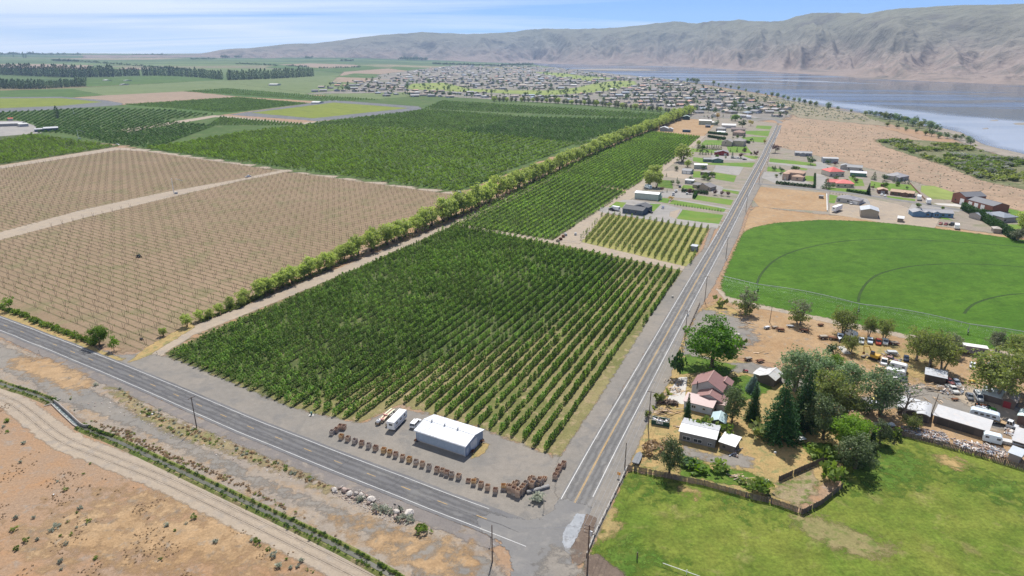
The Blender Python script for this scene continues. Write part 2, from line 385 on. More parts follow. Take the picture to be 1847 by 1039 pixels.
mpv = b.n('ShaderNodeMapping', {'Vector': pos, 'Scale': (.00035, .0016, 0.001), 'Rotation': (0, 0, .12)}).outputs[0]
vor = b.n('ShaderNodeTexVoronoi', {'Vector': mpv, 'Scale': 1.0}, distance='MANHATTAN').outputs['Color']
vs_ = b.n('ShaderNodeSeparateXYZ', {0: vor})
far = b.mix(b.rng(vs_.outputs[0], .2, .9), (.055, .10, .03), (.12, .165, .055))
far = b.mix(b.rng(vs_.outputs[1], .8, .86), far, (.27, .215, .14))
far = b.mul(far, b.rng(b.noise(pos, .012, 5, .65), .3, .7, .75, 1.25))
col = b.mix(b.rng(dist, 2400, 3000), near, far)
bp = b.n('ShaderNodeBump', {'Strength': .5, 'Distance': .3, 'Height': b.noise(pos, .9, 6, .65)})
out(b, b.n('ShaderNodeBsdfPrincipled', {'Base Color': col, 'Roughness': .95, 'Specular IOR Level': .15, 'Normal': bp.outputs[0]}).outputs[0])
me = bpy.data.meshes.new('ground'); me.from_pydata(V, [], F); me.materials.append(_m); structure('ground', me)
# the river
near_shore = [(940, 113), (975, 118.5), (1005, 122.5), (1055, 128.5), (1109, 134.5), (1150, 138.5), (1184, 140.5), (1215, 143.5), (1258, 151), (1300, 157.5), (1327, 161.5), (1362, 167), (1388, 171.5), (1430, 180), (1480, 188.5), (1533, 198.5), (1570, 206), (1609, 214), (1655, 224), (1699, 232), (1734, 241), (1752, 250), (1776, 263), (1810, 271), (1847, 279), (1930, 300), (2100, 345), (2400, 420)]
far_shore = [(940, 112.5), (1000, 115.5), (1100, 117.5), (1180, 119), (1250, 121.5), (1330, 126.5), (1400, 130.5), (1480, 135.5), (1550, 140.5), (1620, 144.5), (1700, 148), (1780, 151), (1847, 154), (1950, 160), (2150, 172), (2500, 195)]
wm, b = newmat('river_water')
pos = b.n('ShaderNodeNewGeometry').outputs['Position']
mp = b.n('ShaderNodeMapping', {'Vector': pos, 'Rotation': (0, 0, .5), 'Scale': (.0011, .0042, 1)}).outputs[0]
ruf = b.rng(b.noise(mp, 1., 4, .55, .6), .5, .6)
bp = b.n('ShaderNodeBump', {'Strength': b.rng(ruf, 0, 1, .012, .10), 'Distance': 1.0, 'Height': b.noise(pos, .5, 3, .6)})
col = b.mix(ruf, (.06, .075, .10), (.12, .14, .17))  # ruffled stretches: their paler sky reflection is put into the base colour
out(b, b.n('ShaderNodeBsdfPrincipled', {'Base Color': col, 'Roughness': b.rng(ruf, 0, 1, .1, .3), 'IOR': 1.33, 'Specular IOR Level': .6, 'Normal': bp.outputs[0]}).outputs[0])
poly = pts(near_shore)+[p for p in pts(far_shore)[::-1]]
sheet('river', [(p.x, p.y) for p in poly], wm, z=.30)
G_pale_water, bb = newmat('pale_water'); pos = bb.n('ShaderNodeNewGeometry').outputs['Position']
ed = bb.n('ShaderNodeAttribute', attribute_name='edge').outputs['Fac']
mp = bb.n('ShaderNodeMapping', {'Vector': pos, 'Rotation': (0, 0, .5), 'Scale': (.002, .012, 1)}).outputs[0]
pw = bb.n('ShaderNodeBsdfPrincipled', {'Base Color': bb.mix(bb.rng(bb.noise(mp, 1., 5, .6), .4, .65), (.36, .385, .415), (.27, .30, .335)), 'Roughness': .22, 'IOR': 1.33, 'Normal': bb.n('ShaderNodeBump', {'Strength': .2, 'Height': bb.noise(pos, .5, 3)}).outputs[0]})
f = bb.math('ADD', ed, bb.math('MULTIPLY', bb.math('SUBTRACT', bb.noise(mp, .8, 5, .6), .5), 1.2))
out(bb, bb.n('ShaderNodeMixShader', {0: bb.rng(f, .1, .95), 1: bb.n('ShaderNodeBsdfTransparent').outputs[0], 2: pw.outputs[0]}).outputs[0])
sheet('river_pale_band', [(p.x, p.y) for p in pts([(1400, 169), (1470, 180), (1560, 190), (1640, 199), (1720, 207), (1790, 213), (1860, 219), (2000, 232), (2300, 262), (2600, 470), (2400, 420), (2100, 345), (1930, 300), (1847, 279), (1810, 271), (1776, 263), (1752, 250), (1734, 241), (1699, 232), (1655, 224), (1609, 214), (1533, 198.5), (1480, 188.5), (1430, 180)])], G_pale_water, z=.31, feather=60)  # a paler band of water along the near shore, thinning towards its rim
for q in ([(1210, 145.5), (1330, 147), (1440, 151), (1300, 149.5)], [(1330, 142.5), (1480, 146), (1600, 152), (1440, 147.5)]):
    sheet('painted_ruffle_sheen', [(p.x, p.y) for p in pts(q)], G_pale_water, z=.31, feather=70)  # sky reflection on ruffled water, put into the pale colour of these streaks
sheet('river_shore', [(p.x, p.y) for p in pts([(1660, 226), (1699, 231), (1734, 240), (1752, 249), (1776, 262), (1810, 270), (1847, 278), (1930, 299), (2100, 344), (2100, 372), (1950, 327), (1847, 292), (1790, 276), (1750, 264), (1700, 240)])], G_sand, z=.32, feather=8, jit=2, step=15)
for i, q in enumerate([[(1016, 126.6), (1060, 124.6), (1110, 124.2), (1160, 125.6), (1196, 127.6), (1150, 128.4), (1080, 127.6)], [(1786, 217.2), (1798, 216.6), (1801, 218.2), (1790, 218.6)], [(1826, 222.6), (1860, 221), (1870, 225.5), (1834, 225.6)], [(1772, 232), (1782, 231), (1783, 233), (1774, 233.5)]]):
    sheet('river_sandbar', [(p.x, p.y) for p in pts(q)], G_sand, z=.36, feather=(40 if i == 0 else 5), jit=(10 if i == 0 else 1), step=(60 if i == 0 else 6))
# the hills beyond the river
ridge = [(150, 99), (300, 99), (350, 98.5), (380, 94), (400, 90), (425, 87.5), (450, 87), (500, 82), (530, 79), (570, 78), (620, 72), (660, 66), (690, 63), (730, 60), (765, 57), (800, 60), (840, 62), (880, 60.5), (930, 56), (965, 50.5), (1000, 52.5), (1060, 52.5), (1110, 50), (1150, 44.5), (1190, 40), (1212, 37), (1250, 41), (1290, 37), (1320, 35.5), (1345, 38), (1380, 39.5), (1420, 31), (1450, 24), (1490, 23), (1540, 26.5), (1580, 18), (1640, 12.5), (1690, 10.5), (1740, 10), (1800, 7.5), (1847, 6.5), (1950, 3), (2100, -4), (2400, -10), (2800, -14)]
base = [(150, 103), (350, 105), (600, 108), (800, 111), (940, 113.5)]+far_shore[1:]+[(2800, 215)]
rx, ry = zip(*ridge); bx, by = zip(*base)
cols = np.concatenate([np.arange(150, 1900, 3.), np.arange(1900, 2800, 10.)]); nv = 120
vv = np.concatenate([np.linspace(-.04, 1, nv-16), np.linspace(1.03, 1.5, 16)])
Vx = np.zeros((len(cols), nv, 3)); s_al = 0.; prev = None
hs = []
for i, c in enumerate(cols):
    pr, pb = np.interp(c, rx, ry), np.interp(c, bx, by)
    d = ray(c, pb); hyp = math.hypot(d[0], d[1]); ux, uy = d[0]/hyp, d[1]/hyp
    rb = min(8200, CAM_H*hyp/-d[2]); d2 = ray(c, pr)
    rr = rb+np.interp(c, [150, 900, 1400, 1847, 2800], [1500, 2100, 2600, 2500, 1800])
    zr = CAM_H+rr*d2[2]/math.hypot(d2[0], d2[1])
    q = np.array([ux*rb, uy*rb])
    if prev is not None: s_al += float(np.hypot(*(q-prev)))
    prev = q; hs.append((ux, uy, rb, rr, zr, s_al))
hs = np.array(hs); v = vv[None, :]
U = hs[:, 5:6]
rr_ = hs[:, 2:3]+(hs[:, 3:4]-hs[:, 2:3])*v
vc = np.clip(v, 0, 1); bench = np.clip((U-5200)/2500, 0, 1)
prof = (1-bench)*vc**1.15+bench*(.30*vc+.70*np.clip((vc-.22)/.78, 0, 1)**1.25)
prof = np.where(v > 1, 1-(v-1)*.55, prof)
warp = 420*(fbm(U/900, v*2.2+0*U, 5)-.5)*2
def rid(x, y, sd, o=4):
    s, a, t = 0, .55, 0
    for k in range(o):
        s = s+a*(1-np.abs(2*vnoise(x*2**k, y*2**k, sd+k*7)-1)); t += a; a *= .5
    return s/t
sp = rid((U+warp)/820, v*.8+U/4000, 11, 3)
sm = rid((U+warp*.6)/210+3, v*4.2, 31, 4)
win = np.clip(v*3.2, 0, 1)*np.clip((1.04-v)*2.2, .05, 1)
z = hs[:, 4:5]*prof+win*hs[:, 4:5]*(.8*(sp-.68)+.42*(sm-.66))+np.where(np.abs(v-1) < .1, 5*(fbm(U/60, v*20, 3)-.5), 0)
z = np.where(v < 0, -6, np.maximum(z, -1+40*np.clip(v, 0, 1)))
# lift nothing above the sky line seen from the road: spurs stay under their ridge
Vx[..., 0] = hs[:, 0:1]*rr_; Vx[..., 1] = hs[:, 1:2]*rr_; Vx[..., 2] = z
nu = len(cols); idx = np.arange(nu*nv).reshape(nu, nv)
Fh = np.stack([idx[:-1, :-1], idx[1:, :-1], idx[1:, 1:], idx[:-1, 1:]], -1).reshape(-1, 4)
hm_, b = newmat('hill_slopes')
g = b.n('ShaderNodeNewGeometry'); pos = g.outputs['Position']
zz = b.n('ShaderNodeSeparateXYZ', {0: pos}); 
hgt = b.math('ADD', zz.outputs[2], b.rng(b.noise(pos, .004, 5, .6), 0, 1, -110, 110))
c = b.mix(b.rng(hgt, 40, 190), (.275, .22, .19), (.215, .20, .165))
c = b.mix(b.rng(hgt, 170, 420), c, (.195, .195, .14))
c = b.mix(b.rng(b.noise(pos, .004, 6, .62), .50, .70), c, (.14, .13, .112))
c = b.mix(b.rng(hgt, -75, -58, 1, 0), c, (.33, .28, .23))
c = b.mul(c, b.rng(b.noise(pos, .02, 5, .65), .25, .75, .88, 1.12))
bp = b.n('ShaderNodeBump', {'Strength': .8, 'Distance': 30., 'Height': b.noise(pos, .016, 7, .58)})
out(b, b.n('ShaderNodeBsdfPrincipled', {'Base Color': c, 'Roughness': 1., 'Specular IOR Level': .05, 'Normal': bp.outputs[0]}).outputs[0])
structure('hills', npmesh('hills', Vx.reshape(-1, 3), Fh, hm_))
# the air
hz = MB().box((0, 6000, 500-2), (30000, 22000, 1000)).mesh('haze', [])
hv, b = newmat('haze')
vol = b.n('ShaderNodeVolumePrincipled', {'Color': (.48, .68, 1.0, 1), 'Density': HAZE_DENSITY, 'Anisotropy': .2})
b.l(vol.outputs[0], b.n('ShaderNodeOutputMaterial').inputs['Volume'])
hz.materials.append(hv); ho = obj('haze', hz); ho['kind'] = 'stuff'

# ------------------------------------------------------------------ fields, plots, roads
def field(name, px, m, k, feather=3., jit=.4, step=8., kind='structure', seed=1):
    _fi[0] += 1
    return sheet(name, [(p.x, p.y, p.z) for p in pts(px)], m, L(k)+(_fi[0] % 15)*.0004, feather, jit, step, seed, kind)
def Z2(l): return zc(7.42, 1090, 280, l)
def Z1(l): return zc(7.99, 1190, 190, l)
def Z3(l): return zc(7.388, 1370, 260, l)
def Z4(l): return zc(6.927, 1600, 290, l)
# far plateau and middle distance
F_g1 = ground('green_field', (.06, .115, .024), (.08, .135, .03), (.05, .09, .02), s1=.006, s2=.03, s3=.12, bump=.5, bs=.12, grain=.2, es=.02)
F_g2 = ground('pale_green_field', (.125, .165, .065), (.145, .18, .075), (.105, .145, .05), s1=.006, s2=.03, s3=.12, bump=.4, bs=.12, grain=.15, es=.02)
F_yg = ground('netted_yellow_green_field', (.155, .19, .025), (.175, .205, .03), (.135, .165, .025), s1=.01, s2=.05, s3=.3, bump=.4, bs=.2, grain=.2, es=.03)
F_tan = ground('tan_vineyard', (.265, .20, .145), (.285, .215, .155), (.24, .185, .13), s1=.01, s2=.05, s3=.3, bump=.3, grain=.14, es=.03)
F_net = ground('grey_netting', (.135, .14, .145), (.16, .165, .17), (.11, .115, .12), s1=.03, s2=.1, s3=.5, bump=.4, grain=.2, es=.05)
FAR = [
 ('field', [(-120, 168), (150, 158), (420, 143.5), (640, 135), (660, 140), (640, 165), (560, 172), (330, 165), (180, 173), (-120, 180)], F_g2, 1),
 ('field', [(155, 143), (300, 136), (420, 144), (250, 152), (155, 157)], F_g1, 2),
 ('field', [(-120, 166), (130, 160.5), (190, 172), (100, 178), (-120, 178)], F_g1, 3),
 ('field', [(420, 150), (520, 142), (740, 168), (800, 178), (640, 182), (560, 168)], F_g2, 4),
 ('field', [(330, 164), (410, 159), (560, 172), (690, 180), (600, 184), (440, 175)], F_g1, 5),
 ('tan_field', [(128, 178.5), (180, 172.5), (330, 165), (428, 174), (222, 188)], F_tan, 6),
 ('field', [(225, 189), (428, 175), (560, 186), (410, 206), (390, 208), (215, 191)], F_g1, 7),
 ('netting_strip', [(-120, 176.5), (110, 174.5), (190, 181), (222, 186.5), (219, 189.5), (110, 197), (-120, 209)], F_net, 8),
 ('netted_field', [(-120, 178), (110, 177), (185, 184), (110, 191), (-120, 200)], F_yg, 9),
 ('netting_strip', [(413, 207), (600, 180.5), (755, 192), (763, 197.5), (700, 206), (575, 218.5)], F_net, 8),
 ('netted_field', [(452, 203.5), (603, 185), (738, 195), (565, 213.5)], F_yg, 9),
 ('farm_track', [(205, 236), (385, 208), (402, 208.5), (418, 210), (540, 222), (573, 218.5), (576, 220), (545, 224.5), (415, 213), (390, 211), (230, 239)], G_track, 10),
 ('field', [(455, 113), (640, 118), (820, 125), (700, 130), (625, 132), (560, 127), (455, 121)], F_g1, 2),
 ('bare_field', [(500, 117), (560, 114.5), (640, 117), (650, 121), (585, 124)], F_tan, 3),
 ('bare_field', [(620, 130), (700, 124), (760, 131), (740, 140), (690, 152), (600, 147)], F_tan, 4),
 ('dark_field', [(600, 139), (640, 133), (718, 136), (690, 142)], F_g1, 5),
 ('bare_field', [(-150, 118), (30, 115.5), (130, 116.5), (270, 124), (268, 126), (-150, 121)], F_tan, 3),
]
for n_, p_, m_, k_ in FAR: field(n_, p_, m_, k_, feather=(6. if min(q[1] for q in p_) > 160 else 20), jit=1.5, step=40.)
field('town_ground', [(560, 170), (640, 158), (690, 135), (830, 117.5), (950, 119), (1060, 130), (1184, 141), (1258, 152), (1362, 168), (1430, 182), (1440, 205), (1405, 218), (1240, 216), (1140, 197), (1000, 188), (930, 182), (800, 178), (740, 166)], G_town, 6, feather=30, jit=5, step=60)
field('golf_course', [(733, 160), (742, 151), (800, 149), (845, 160), (930, 163), (1000, 163), (1040, 158), (1075, 150), (1105, 146), (1145, 146), (1148, 152), (1120, 160), (1070, 167), (980, 172), (860, 166), (780, 164)], G_golf, 7, feather=25, jit=5, step=60)
field('golf_course', [(960, 130), (1010, 132), (1060, 138), (1120, 142), (1060, 146), (1000, 138)], G_golf, 7, feather=25, jit=5, step=60)
field('sage_slope', [(1258, 153), (1327, 163), (1388, 173), (1480, 190), (1560, 206), (1600, 218), (1600, 228), (1540, 222), (1440, 212), (1420, 200), (1380, 184)], G_steppe, 6, feather=20, jit=4, step=40)
field('range_land', [(1405, 222), (1440, 208), (1560, 222), (1700, 262), (1847, 330), (2200, 460), (2200, 560), (1847, 380), (1740, 365), (1640, 330), (1530, 295), (1400, 270), (1390, 262)], G_range, 5, feather=8, jit=2, step=25)
field('river_scrub', [(1575, 252), (1610, 250), (1734, 258), (1766, 270), (1850, 290), (2100, 372), (2100, 430), (1847, 342), (1771, 326), (1711, 301), (1665, 287), (1600, 266)], G_scrub, 6, feather=10, jit=3, step=20)
field('river_scrub', [(1550, 202), (1590, 206), (1655, 224), (1735, 246), (1760, 262), (1690, 242), (1620, 228), (1570, 214)], G_scrub, 7, feather=8, jit=3, step=20)
# home fields
orch_floor = [(292, 640), (528, 738), (553, 742), (650, 763), (722, 728), (790, 749), (870, 772), (1008, 826), (1236, 490), (820, 402)]
field('orchard_floor', orch_floor, G_orch, 2, 2., .5, 6)
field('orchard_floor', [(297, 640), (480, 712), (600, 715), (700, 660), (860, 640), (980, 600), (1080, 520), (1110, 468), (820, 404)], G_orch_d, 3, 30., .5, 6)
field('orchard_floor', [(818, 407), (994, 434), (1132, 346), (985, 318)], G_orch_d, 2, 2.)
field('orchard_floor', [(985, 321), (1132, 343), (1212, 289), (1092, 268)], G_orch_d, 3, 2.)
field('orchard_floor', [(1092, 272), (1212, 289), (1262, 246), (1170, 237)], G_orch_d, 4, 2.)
G_young = ground('young_orchard_floor', (.235, .235, .07), (.28, .26, .09), (.19, .2, .07), s1=.04, s2=.3, s3=1.5, bump=.5, grain=.25, es=.5)
field('young_orchard_floor', [(1087, 386), (1280, 411), (1243, 482), (1045, 436)], G_young, 3, 2.)
F_of = ground('far_orchard_floor', (.055, .10, .022), (.075, .12, .03), (.10, .125, .045), s1=.01, s2=.05, s3=.3, bump=.5, grain=.25, es=.05)
field('orchard_floor', [(262, 268), (515, 306), (828, 347), (900, 320), (1050, 262), (1245, 202), (1130, 194), (930, 182), (760, 172), (600, 186), (700, 206), (575, 219), (545, 225), (415, 213), (385, 206), (218, 189), (110, 197), (-200, 212), (-200, 245), (200, 258)], F_of, 7, 8., 2., 30)
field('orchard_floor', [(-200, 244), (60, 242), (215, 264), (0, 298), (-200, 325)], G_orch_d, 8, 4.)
G_brown = ground('trellis_field', (.225, .165, .104), (.255, .185, .12), (.185, .16, .085), s1=.012, s2=.06, s3=1.2, t3=(.5, .66), bump=.4, grain=.2, es=.4)
field('trellis_field', [(-260, 430), (0, 552), (240, 638), (262, 628), (545, 492), (828, 352), (518, 306), (264, 269), (212, 267), (0, 301), (-260, 338)], G_brown, 2, 3., .6, 8)
field('farm_lane', [(-260, 480), (0, 419), (150, 378), (300, 346), (420, 325), (512, 306), (524, 308.5), (440, 325), (320, 353), (160, 391), (0, 433), (-260, 498)], G_track, 3, 2.5)
field('farm_lane', [(-200, 331), (0, 299), (205, 266), (265, 268.5), (518, 305), (830, 347.5), (828, 352), (518, 309.5), (265, 273), (212, 270.5), (0, 304.5), (-200, 337)], G_track, 4, 3.)
field('farm_yard', [(-200, 220), (30, 218), (62, 226), (75, 240), (0, 246), (-200, 248)], G_gravel_far, 9, 4., 1)
# windbreak lane, lanes between the orchards
field('farm_lane', [(215, 655), (250, 636), (345, 590), (430, 556), (640, 472), (815, 401), (865, 378), (1000, 315), (1105, 266), (1170, 238), (1176, 240), (1110, 270), (1008, 318), (870, 388), (824, 405), (650, 482), (440, 568), (350, 604), (296, 638), (290, 660)], G_track, 5, 2., .5, 8)
field('farm_lane', [(815, 401), (835, 405), (1000, 434), (1050, 437), (1245, 483), (1243, 492), (1225, 487), (1010, 441), (820, 408)], G_track, 6, 1.5, .4, 6)
field('farm_lane', [(995, 434), (1040, 405), (1090, 370), (1130, 344), (1160, 322), (1212, 287), (1262, 246), (1275, 244), (1225, 288), (1175, 325), (1150, 352), (1108, 378), (1086, 390), (1052, 432), (1045, 440)], G_track, 7, 2., .5, 6)
field('bare_yard', Z1([(180, 225), (440, 200), (560, 205), (800, 265), (700, 380), (640, 440), (585, 445), (450, 425), (0, 390), (-40, 360)]), G_orange, 8, 3., .5, 8)
# gravel beside the highway and round the shed
field('gravel_yard', [(208, 640), (260, 640), (300, 642), (530, 738), (556, 743), (652, 766), (715, 735), (790, 752), (872, 776), (1008, 828), (1040, 790), (1060, 800), (1022, 905), (1000, 940), (930, 950), (880, 945), (640, 825), (441, 768), (187, 664), (100, 622), (150, 618)], G_gravel, 8, 3., .6, 6)
field('verge', [(1060, 1000), (1105, 905), (1132, 845), (1165, 770), (1205, 690), (1235, 600), (1285, 520), (1305, 480), (1330, 430), (1345, 385), (1375, 330), (1384, 300), (1370, 320), (1300, 440), (1220, 570), (1140, 730), (1050, 900), (1035, 985)], G_gravel, 8, 1.5, .4, 5)
field('verge', [(1008, 828), (1100, 690), (1180, 560), (1236, 482), (1268, 450), (1282, 410), (1290, 412), (1262, 482), (1200, 575), (1130, 690), (1040, 850), (1010, 905), (1000, 890)], G_gravel, 9, 2., .5, 6)
field('dry_grass_patch', zc(5.194, 560, 700, [(1500, 660), (1540, 560), (1610, 510), (1670, 530), (1640, 600), (1560, 650)]), G_yellow, 9, 1.5, .4, 2)
field('verge_grass', [(0, 555), (30, 560), (110, 600), (200, 640), (230, 650), (180, 655), (90, 615), (0, 573), (-150, 500), (-150, 488)], G_yellow, 9, 2., .6, 5)
field('verge_grass', [(230, 655), (262, 628), (345, 582), (352, 590), (300, 622), (262, 645)], G_yellow, 10, 2., .6, 5)
# south of the highway
G_spoil = ground('gravelly_earth', (.25, .215, .18), (.285, .24, .19), (.30, .215, .135), s1=.05, s2=.16, s3=1.8, t3=(.5, .66), bump=.5, grain=.24)
field('gravelly_strip', [(-200, 540), (0, 612), (190, 690), (340, 758), (600, 870), (882, 985), (930, 1080), (760, 1090), (690, 1020), (524, 938), (320, 840), (180, 780), (90, 722), (0, 690), (-200, 620)], G_spoil, 2, 4., 1., 6)
field('gravel_track', [(-200, 540), (0, 620), (120, 680), (181, 712), (302, 778), (420, 836), (504, 878), (620, 925), (720, 960), (800, 985), (880, 1010), (900, 1060), (760, 1060), (740, 1000), (600, 935), (470, 878), (300, 800), (180, 745), (100, 722), (60, 690), (-200, 580)], G_gravel, 3, 5., 1., 6)
G_vg = ground('mixed_verge', (.25, .20, .12), (.18, .175, .07), (.30, .215, .12), s1=.06, s2=.3, s3=2., bump=.5, grain=.3)
field('dark_shoulder', [(0, 590), (199, 680), (360, 753), (600, 852), (882, 966), (905, 985), (880, 990), (600, 878), (340, 762), (190, 694), (0, 608), (-200, 520), (-200, 500)], G_dark, 4, 1.6, .4, 5)
field('dry_grass_patch', zc(2.977, 0, 690, [(560, 20), (660, 40), (760, 120), (880, 180), (1080, 260), (1260, 330), (1500, 430), (1780, 560), (1800, 620), (1560, 500), (1200, 370), (900, 270), (700, 150)]), G_vg, 5, 5., 1., 5)
field('dry_grass_patch', [(20, 640), (100, 650), (170, 690), (140, 712), (80, 685), (20, 660)], G_orange, 6, 9., 1., 5)
field('dry_grass_patch', zc(2.977, 600, 690, [(0, 700), (120, 720), (300, 780), (480, 830), (640, 880), (760, 930), (860, 1100), (600, 1060), (300, 930), (60, 790)]), G_orange, 6, 14., 1., 5)
field('dry_grass_patch', [(430, 930), (520, 960), (570, 1060), (380, 1060), (250, 1010), (100, 1000), (30, 960), (140, 900), (300, 890)], G_orange, 5, 30., 1.5, 5)
canal_road = smooth_path(pts([(-160, 650), (0, 716), (44, 740), (111, 791), (202, 828), (302, 868), (437, 932), (571, 998), (700, 1062)]))
strip('canal_road', canal_road, 7.6, G_track, L(7), feather=2.2)
G_rutd = ground('pale_wheel_track', (.36, .30, .235), (.39, .325, .255), None, s1=.1, s3=2.5, bump=.2, grain=.12, es=.3, soft=.4)
for o_ in (-1.1, 1.1): strip('wheel_track', canal_road, .7, G_rutd, L(8), off=o_, feather=.8)
canal = smooth_path(pts([(-160, 628), (0, 692), (50, 708), (84, 721), (96, 727)]))
canal2 = smooth_path(pts([(144, 769), (175, 783), (208, 795), (316, 846), (427, 899), (524, 945), (620, 992), (690, 1030), (740, 1062)]))
cw, b = newmat('canal_water')
pos = b.n('ShaderNodeNewGeometry').outputs['Position']
out(b, b.n('ShaderNodeBsdfPrincipled', {'Base Color': b.mix(b.rng(b.noise(pos, .4, 3), .4, .6), (.085, .085, .06), (.12, .115, .085)), 'Roughness': .3, 'Normal': b.n('ShaderNodeBump', {'Strength': .12, 'Height': b.noise(pos, 3., 3)}).outputs[0]}).outputs[0])
G_vgb = ground('weedy_bank', (.10, .14, .03), (.16, .165, .05), (.25, .195, .11), s1=.08, s2=.3, s3=2., t3=(.5, .64), bump=.6, grain=.3)
for P in (canal, canal2):
    strip('canal_bank', P, 3, G_vgb, prof=[(-1.9, .02), (-1.2, .35), (-.6, .05), (.6, .05), (1.2, .4), (1.9, .02)])
    strip('canal_water', P, 1.15, cw, .14)
# pasture, farmstead, junk yard
field('pasture', [(1133, 850), (1220, 866), (1270, 876), (1392, 908), (1447, 928), (1518, 880), (1520, 840), (1545, 800), (1600, 775), (1622, 785), (1700, 803), (1850, 846), (2100, 920), (2200, 1100), (1060, 1100), (1064, 1000), (1100, 920)], G_past, 6, 1.5, .4, 4)
for i, q in enumerate([[(1135, 858), (1200, 862), (1225, 890), (1180, 905), (1140, 890)], [(1250, 875), (1390, 915), (1400, 945), (1300, 915)], [(1520, 860), (1600, 800), (1700, 830), (1640, 880), (1560, 890)], [(1100, 960), (1180, 1000), (1260, 1040), (1080, 1060), (1066, 1010)], [(1700, 830), (1847, 880), (1847, 920), (1760, 890)]]):
    field('lush_grass', q, G_past2, 7, 18., 2., 5, seed=i)
for i, q in enumerate([[(1425, 930), (1460, 925), (1560, 965), (1620, 985), (1580, 1010), (1500, 985), (1440, 955)], [(1690, 820), (1740, 830), (1730, 848), (1700, 840)], [(1075, 910), (1105, 915), (1120, 960), (1080, 975)], [(1225, 878), (1260, 882), (1255, 900), (1232, 895)]]):
    field('bare_grass', q, G_yellow if i > 0 else ground('trampled_turf', (.25, .2, .1), (.2, .185, .075), (.13, .16, .04), s1=.1, s2=.3, s3=2., bump=.4, grain=.25), 8, 7., 1.5, 5, seed=i+9)
field('farmstead_ground', [(1160, 740), (1200, 640), (1235, 600), (1262, 560), (1300, 545), (1330, 560), (1340, 600), (1300, 640), (1370, 660), (1500, 700), (1540, 760), (1520, 840), (1440, 915), (1390, 905), (1270, 873), (1133, 846)], G_yellow, 5, 4., .8, 5)
field('junk_yard_ground', [(1235, 600), (1262, 552), (1300, 540), (1420, 560), (1520, 580), (1640, 605), (1760, 635), (1847, 655), (2100, 730), (2100, 920), (1847, 842), (1700, 800), (1622, 780), (1540, 760), (1480, 690), (1420, 660), (1300, 640)], G_orange, 4, 4., .8, 6)
field('gravel_drive', [(1240, 600), (1262, 560), (1290, 560), (1300, 590), (1262, 640), (1300, 655), (1360, 655), (1440, 680), (1520, 720), (1600, 712), (1660, 690), (1720, 715), (1760, 740), (1847, 775), (1900, 800), (1847, 790), (1780, 765), (1700, 752), (1620, 738), (1540, 738), (1440, 700), (1350, 672), (1290, 672), (1230, 640)], G_gravel, 7, 4., .8, 5)
field('yard_gravel', [(1500, 600), (1600, 615), (1700, 660), (1660, 690), (1590, 660), (1520, 640)], G_yellow, 6, 16., 2, 5)
field('yard_gravel', [(1700, 690), (1780, 700), (1850, 740), (1850, 790), (1760, 770), (1690, 730)], G_track, 6, 14., 2, 5)
field('yard_gravel', [(1262, 560), (1330, 570), (1370, 610), (1310, 640), (1250, 620)], G_gravel, 6, 14., 2, 5)
field('lawn', [(1290, 690), (1345, 675), (1395, 700), (1360, 720), (1330, 722), (1310, 712)], G_past2, 8, 3., .6, 4)
field('lawn', [(1215, 655), (1240, 640), (1330, 660), (1300, 688), (1270, 670), (1230, 676)], G_past2, 8, 3., .6, 4)
field('concrete_pad', zc(8.656, 1160, 640, [(560, 350), (690, 350), (660, 600), (640, 780), (380, 700), (440, 520)]), G_conc, 9, 1., .3, 2)
field('yard_dirt', zc(4.72, 1300, 640, [(-60, 860), (200, 850), (300, 900), (250, 960), (0, 940), (-150, 890), (-340, 850), (-330, 780), (-150, 830)]), G_gravel, 9, 4., .6, 3)
field('weed_patch', zc(3.724, 1100, 760, [(450, 220), (620, 270), (700, 330), (900, 330), (1080, 400), (1100, 460), (950, 460), (700, 400), (480, 370)]), G_past2, 9, 3., .8, 3)
field('bare_dirt', zc(3.724, 1100, 760, [(1130, 420), (1250, 380), (1350, 300), (1400, 400), (1380, 500), (1290, 580), (1100, 510)]), ground('trodden_earth', (.27, .21, .14), (.24, .2, .1), (.12, .15, .04), s1=.15, s2=.4, s3=2., t3=(.5, .6), bump=.6, grain=.3), 9, 5., .6, 3)
field('weed_patch', [(1440, 800), (1500, 800), (1520, 830), (1480, 840)], G_past2, 9, 3., .8, 3)
# the circle of alfalfa
arc = [(1300, 520), (1304, 500), (1316, 472), (1330, 440), (1342, 418), (1360, 410), (1400, 402), (1480, 396.5), (1560, 399), (1640, 406), (1740, 418.5), (1847, 433), (2050, 470), (2300, 560), (2300, 760), (2050, 690), (1847, 638), (1740, 622), (1600, 596), (1500, 575), (1420, 560), (1345, 543), (1310, 534)]
field('alfalfa_field', arc, G_alf, 8, 4., .5, 4)
G_rut = ground('wheel_rut', (.03, .06, .015), (.04, .075, .018), None, s1=.1, s3=2., bump=.3, grain=.25, es=1.)
for q in ([(1365, 512), (1375, 492), (1400, 468), (1440, 451), (1500, 438), (1560, 432.5), (1620, 431.5), (1700, 435), (1847, 446), (2000, 465)], [(1548, 545), (1552, 528), (1566, 508), (1590, 493), (1640, 481), (1700, 476.5), (1770, 477), (1847, 482), (2000, 500)], [(1739, 566), (1748, 555), (1765, 545), (1800, 535), (1847, 530), (1950, 532)]):
    strip('wheel_rut', smooth_path(pts(q)), 1.1, G_rut, L(9), feather=.5)
field('farm_lane', [(1340, 420), (1350, 385), (1365, 372), (1400, 378), (1480, 387), (1560, 393), (1640, 402), (1740, 415), (1847, 429), (1990, 455), (1990, 462), (1847, 435), (1640, 408), (1480, 400), (1400, 405), (1345, 420)], G_orange, 7, 2., .5, 5)
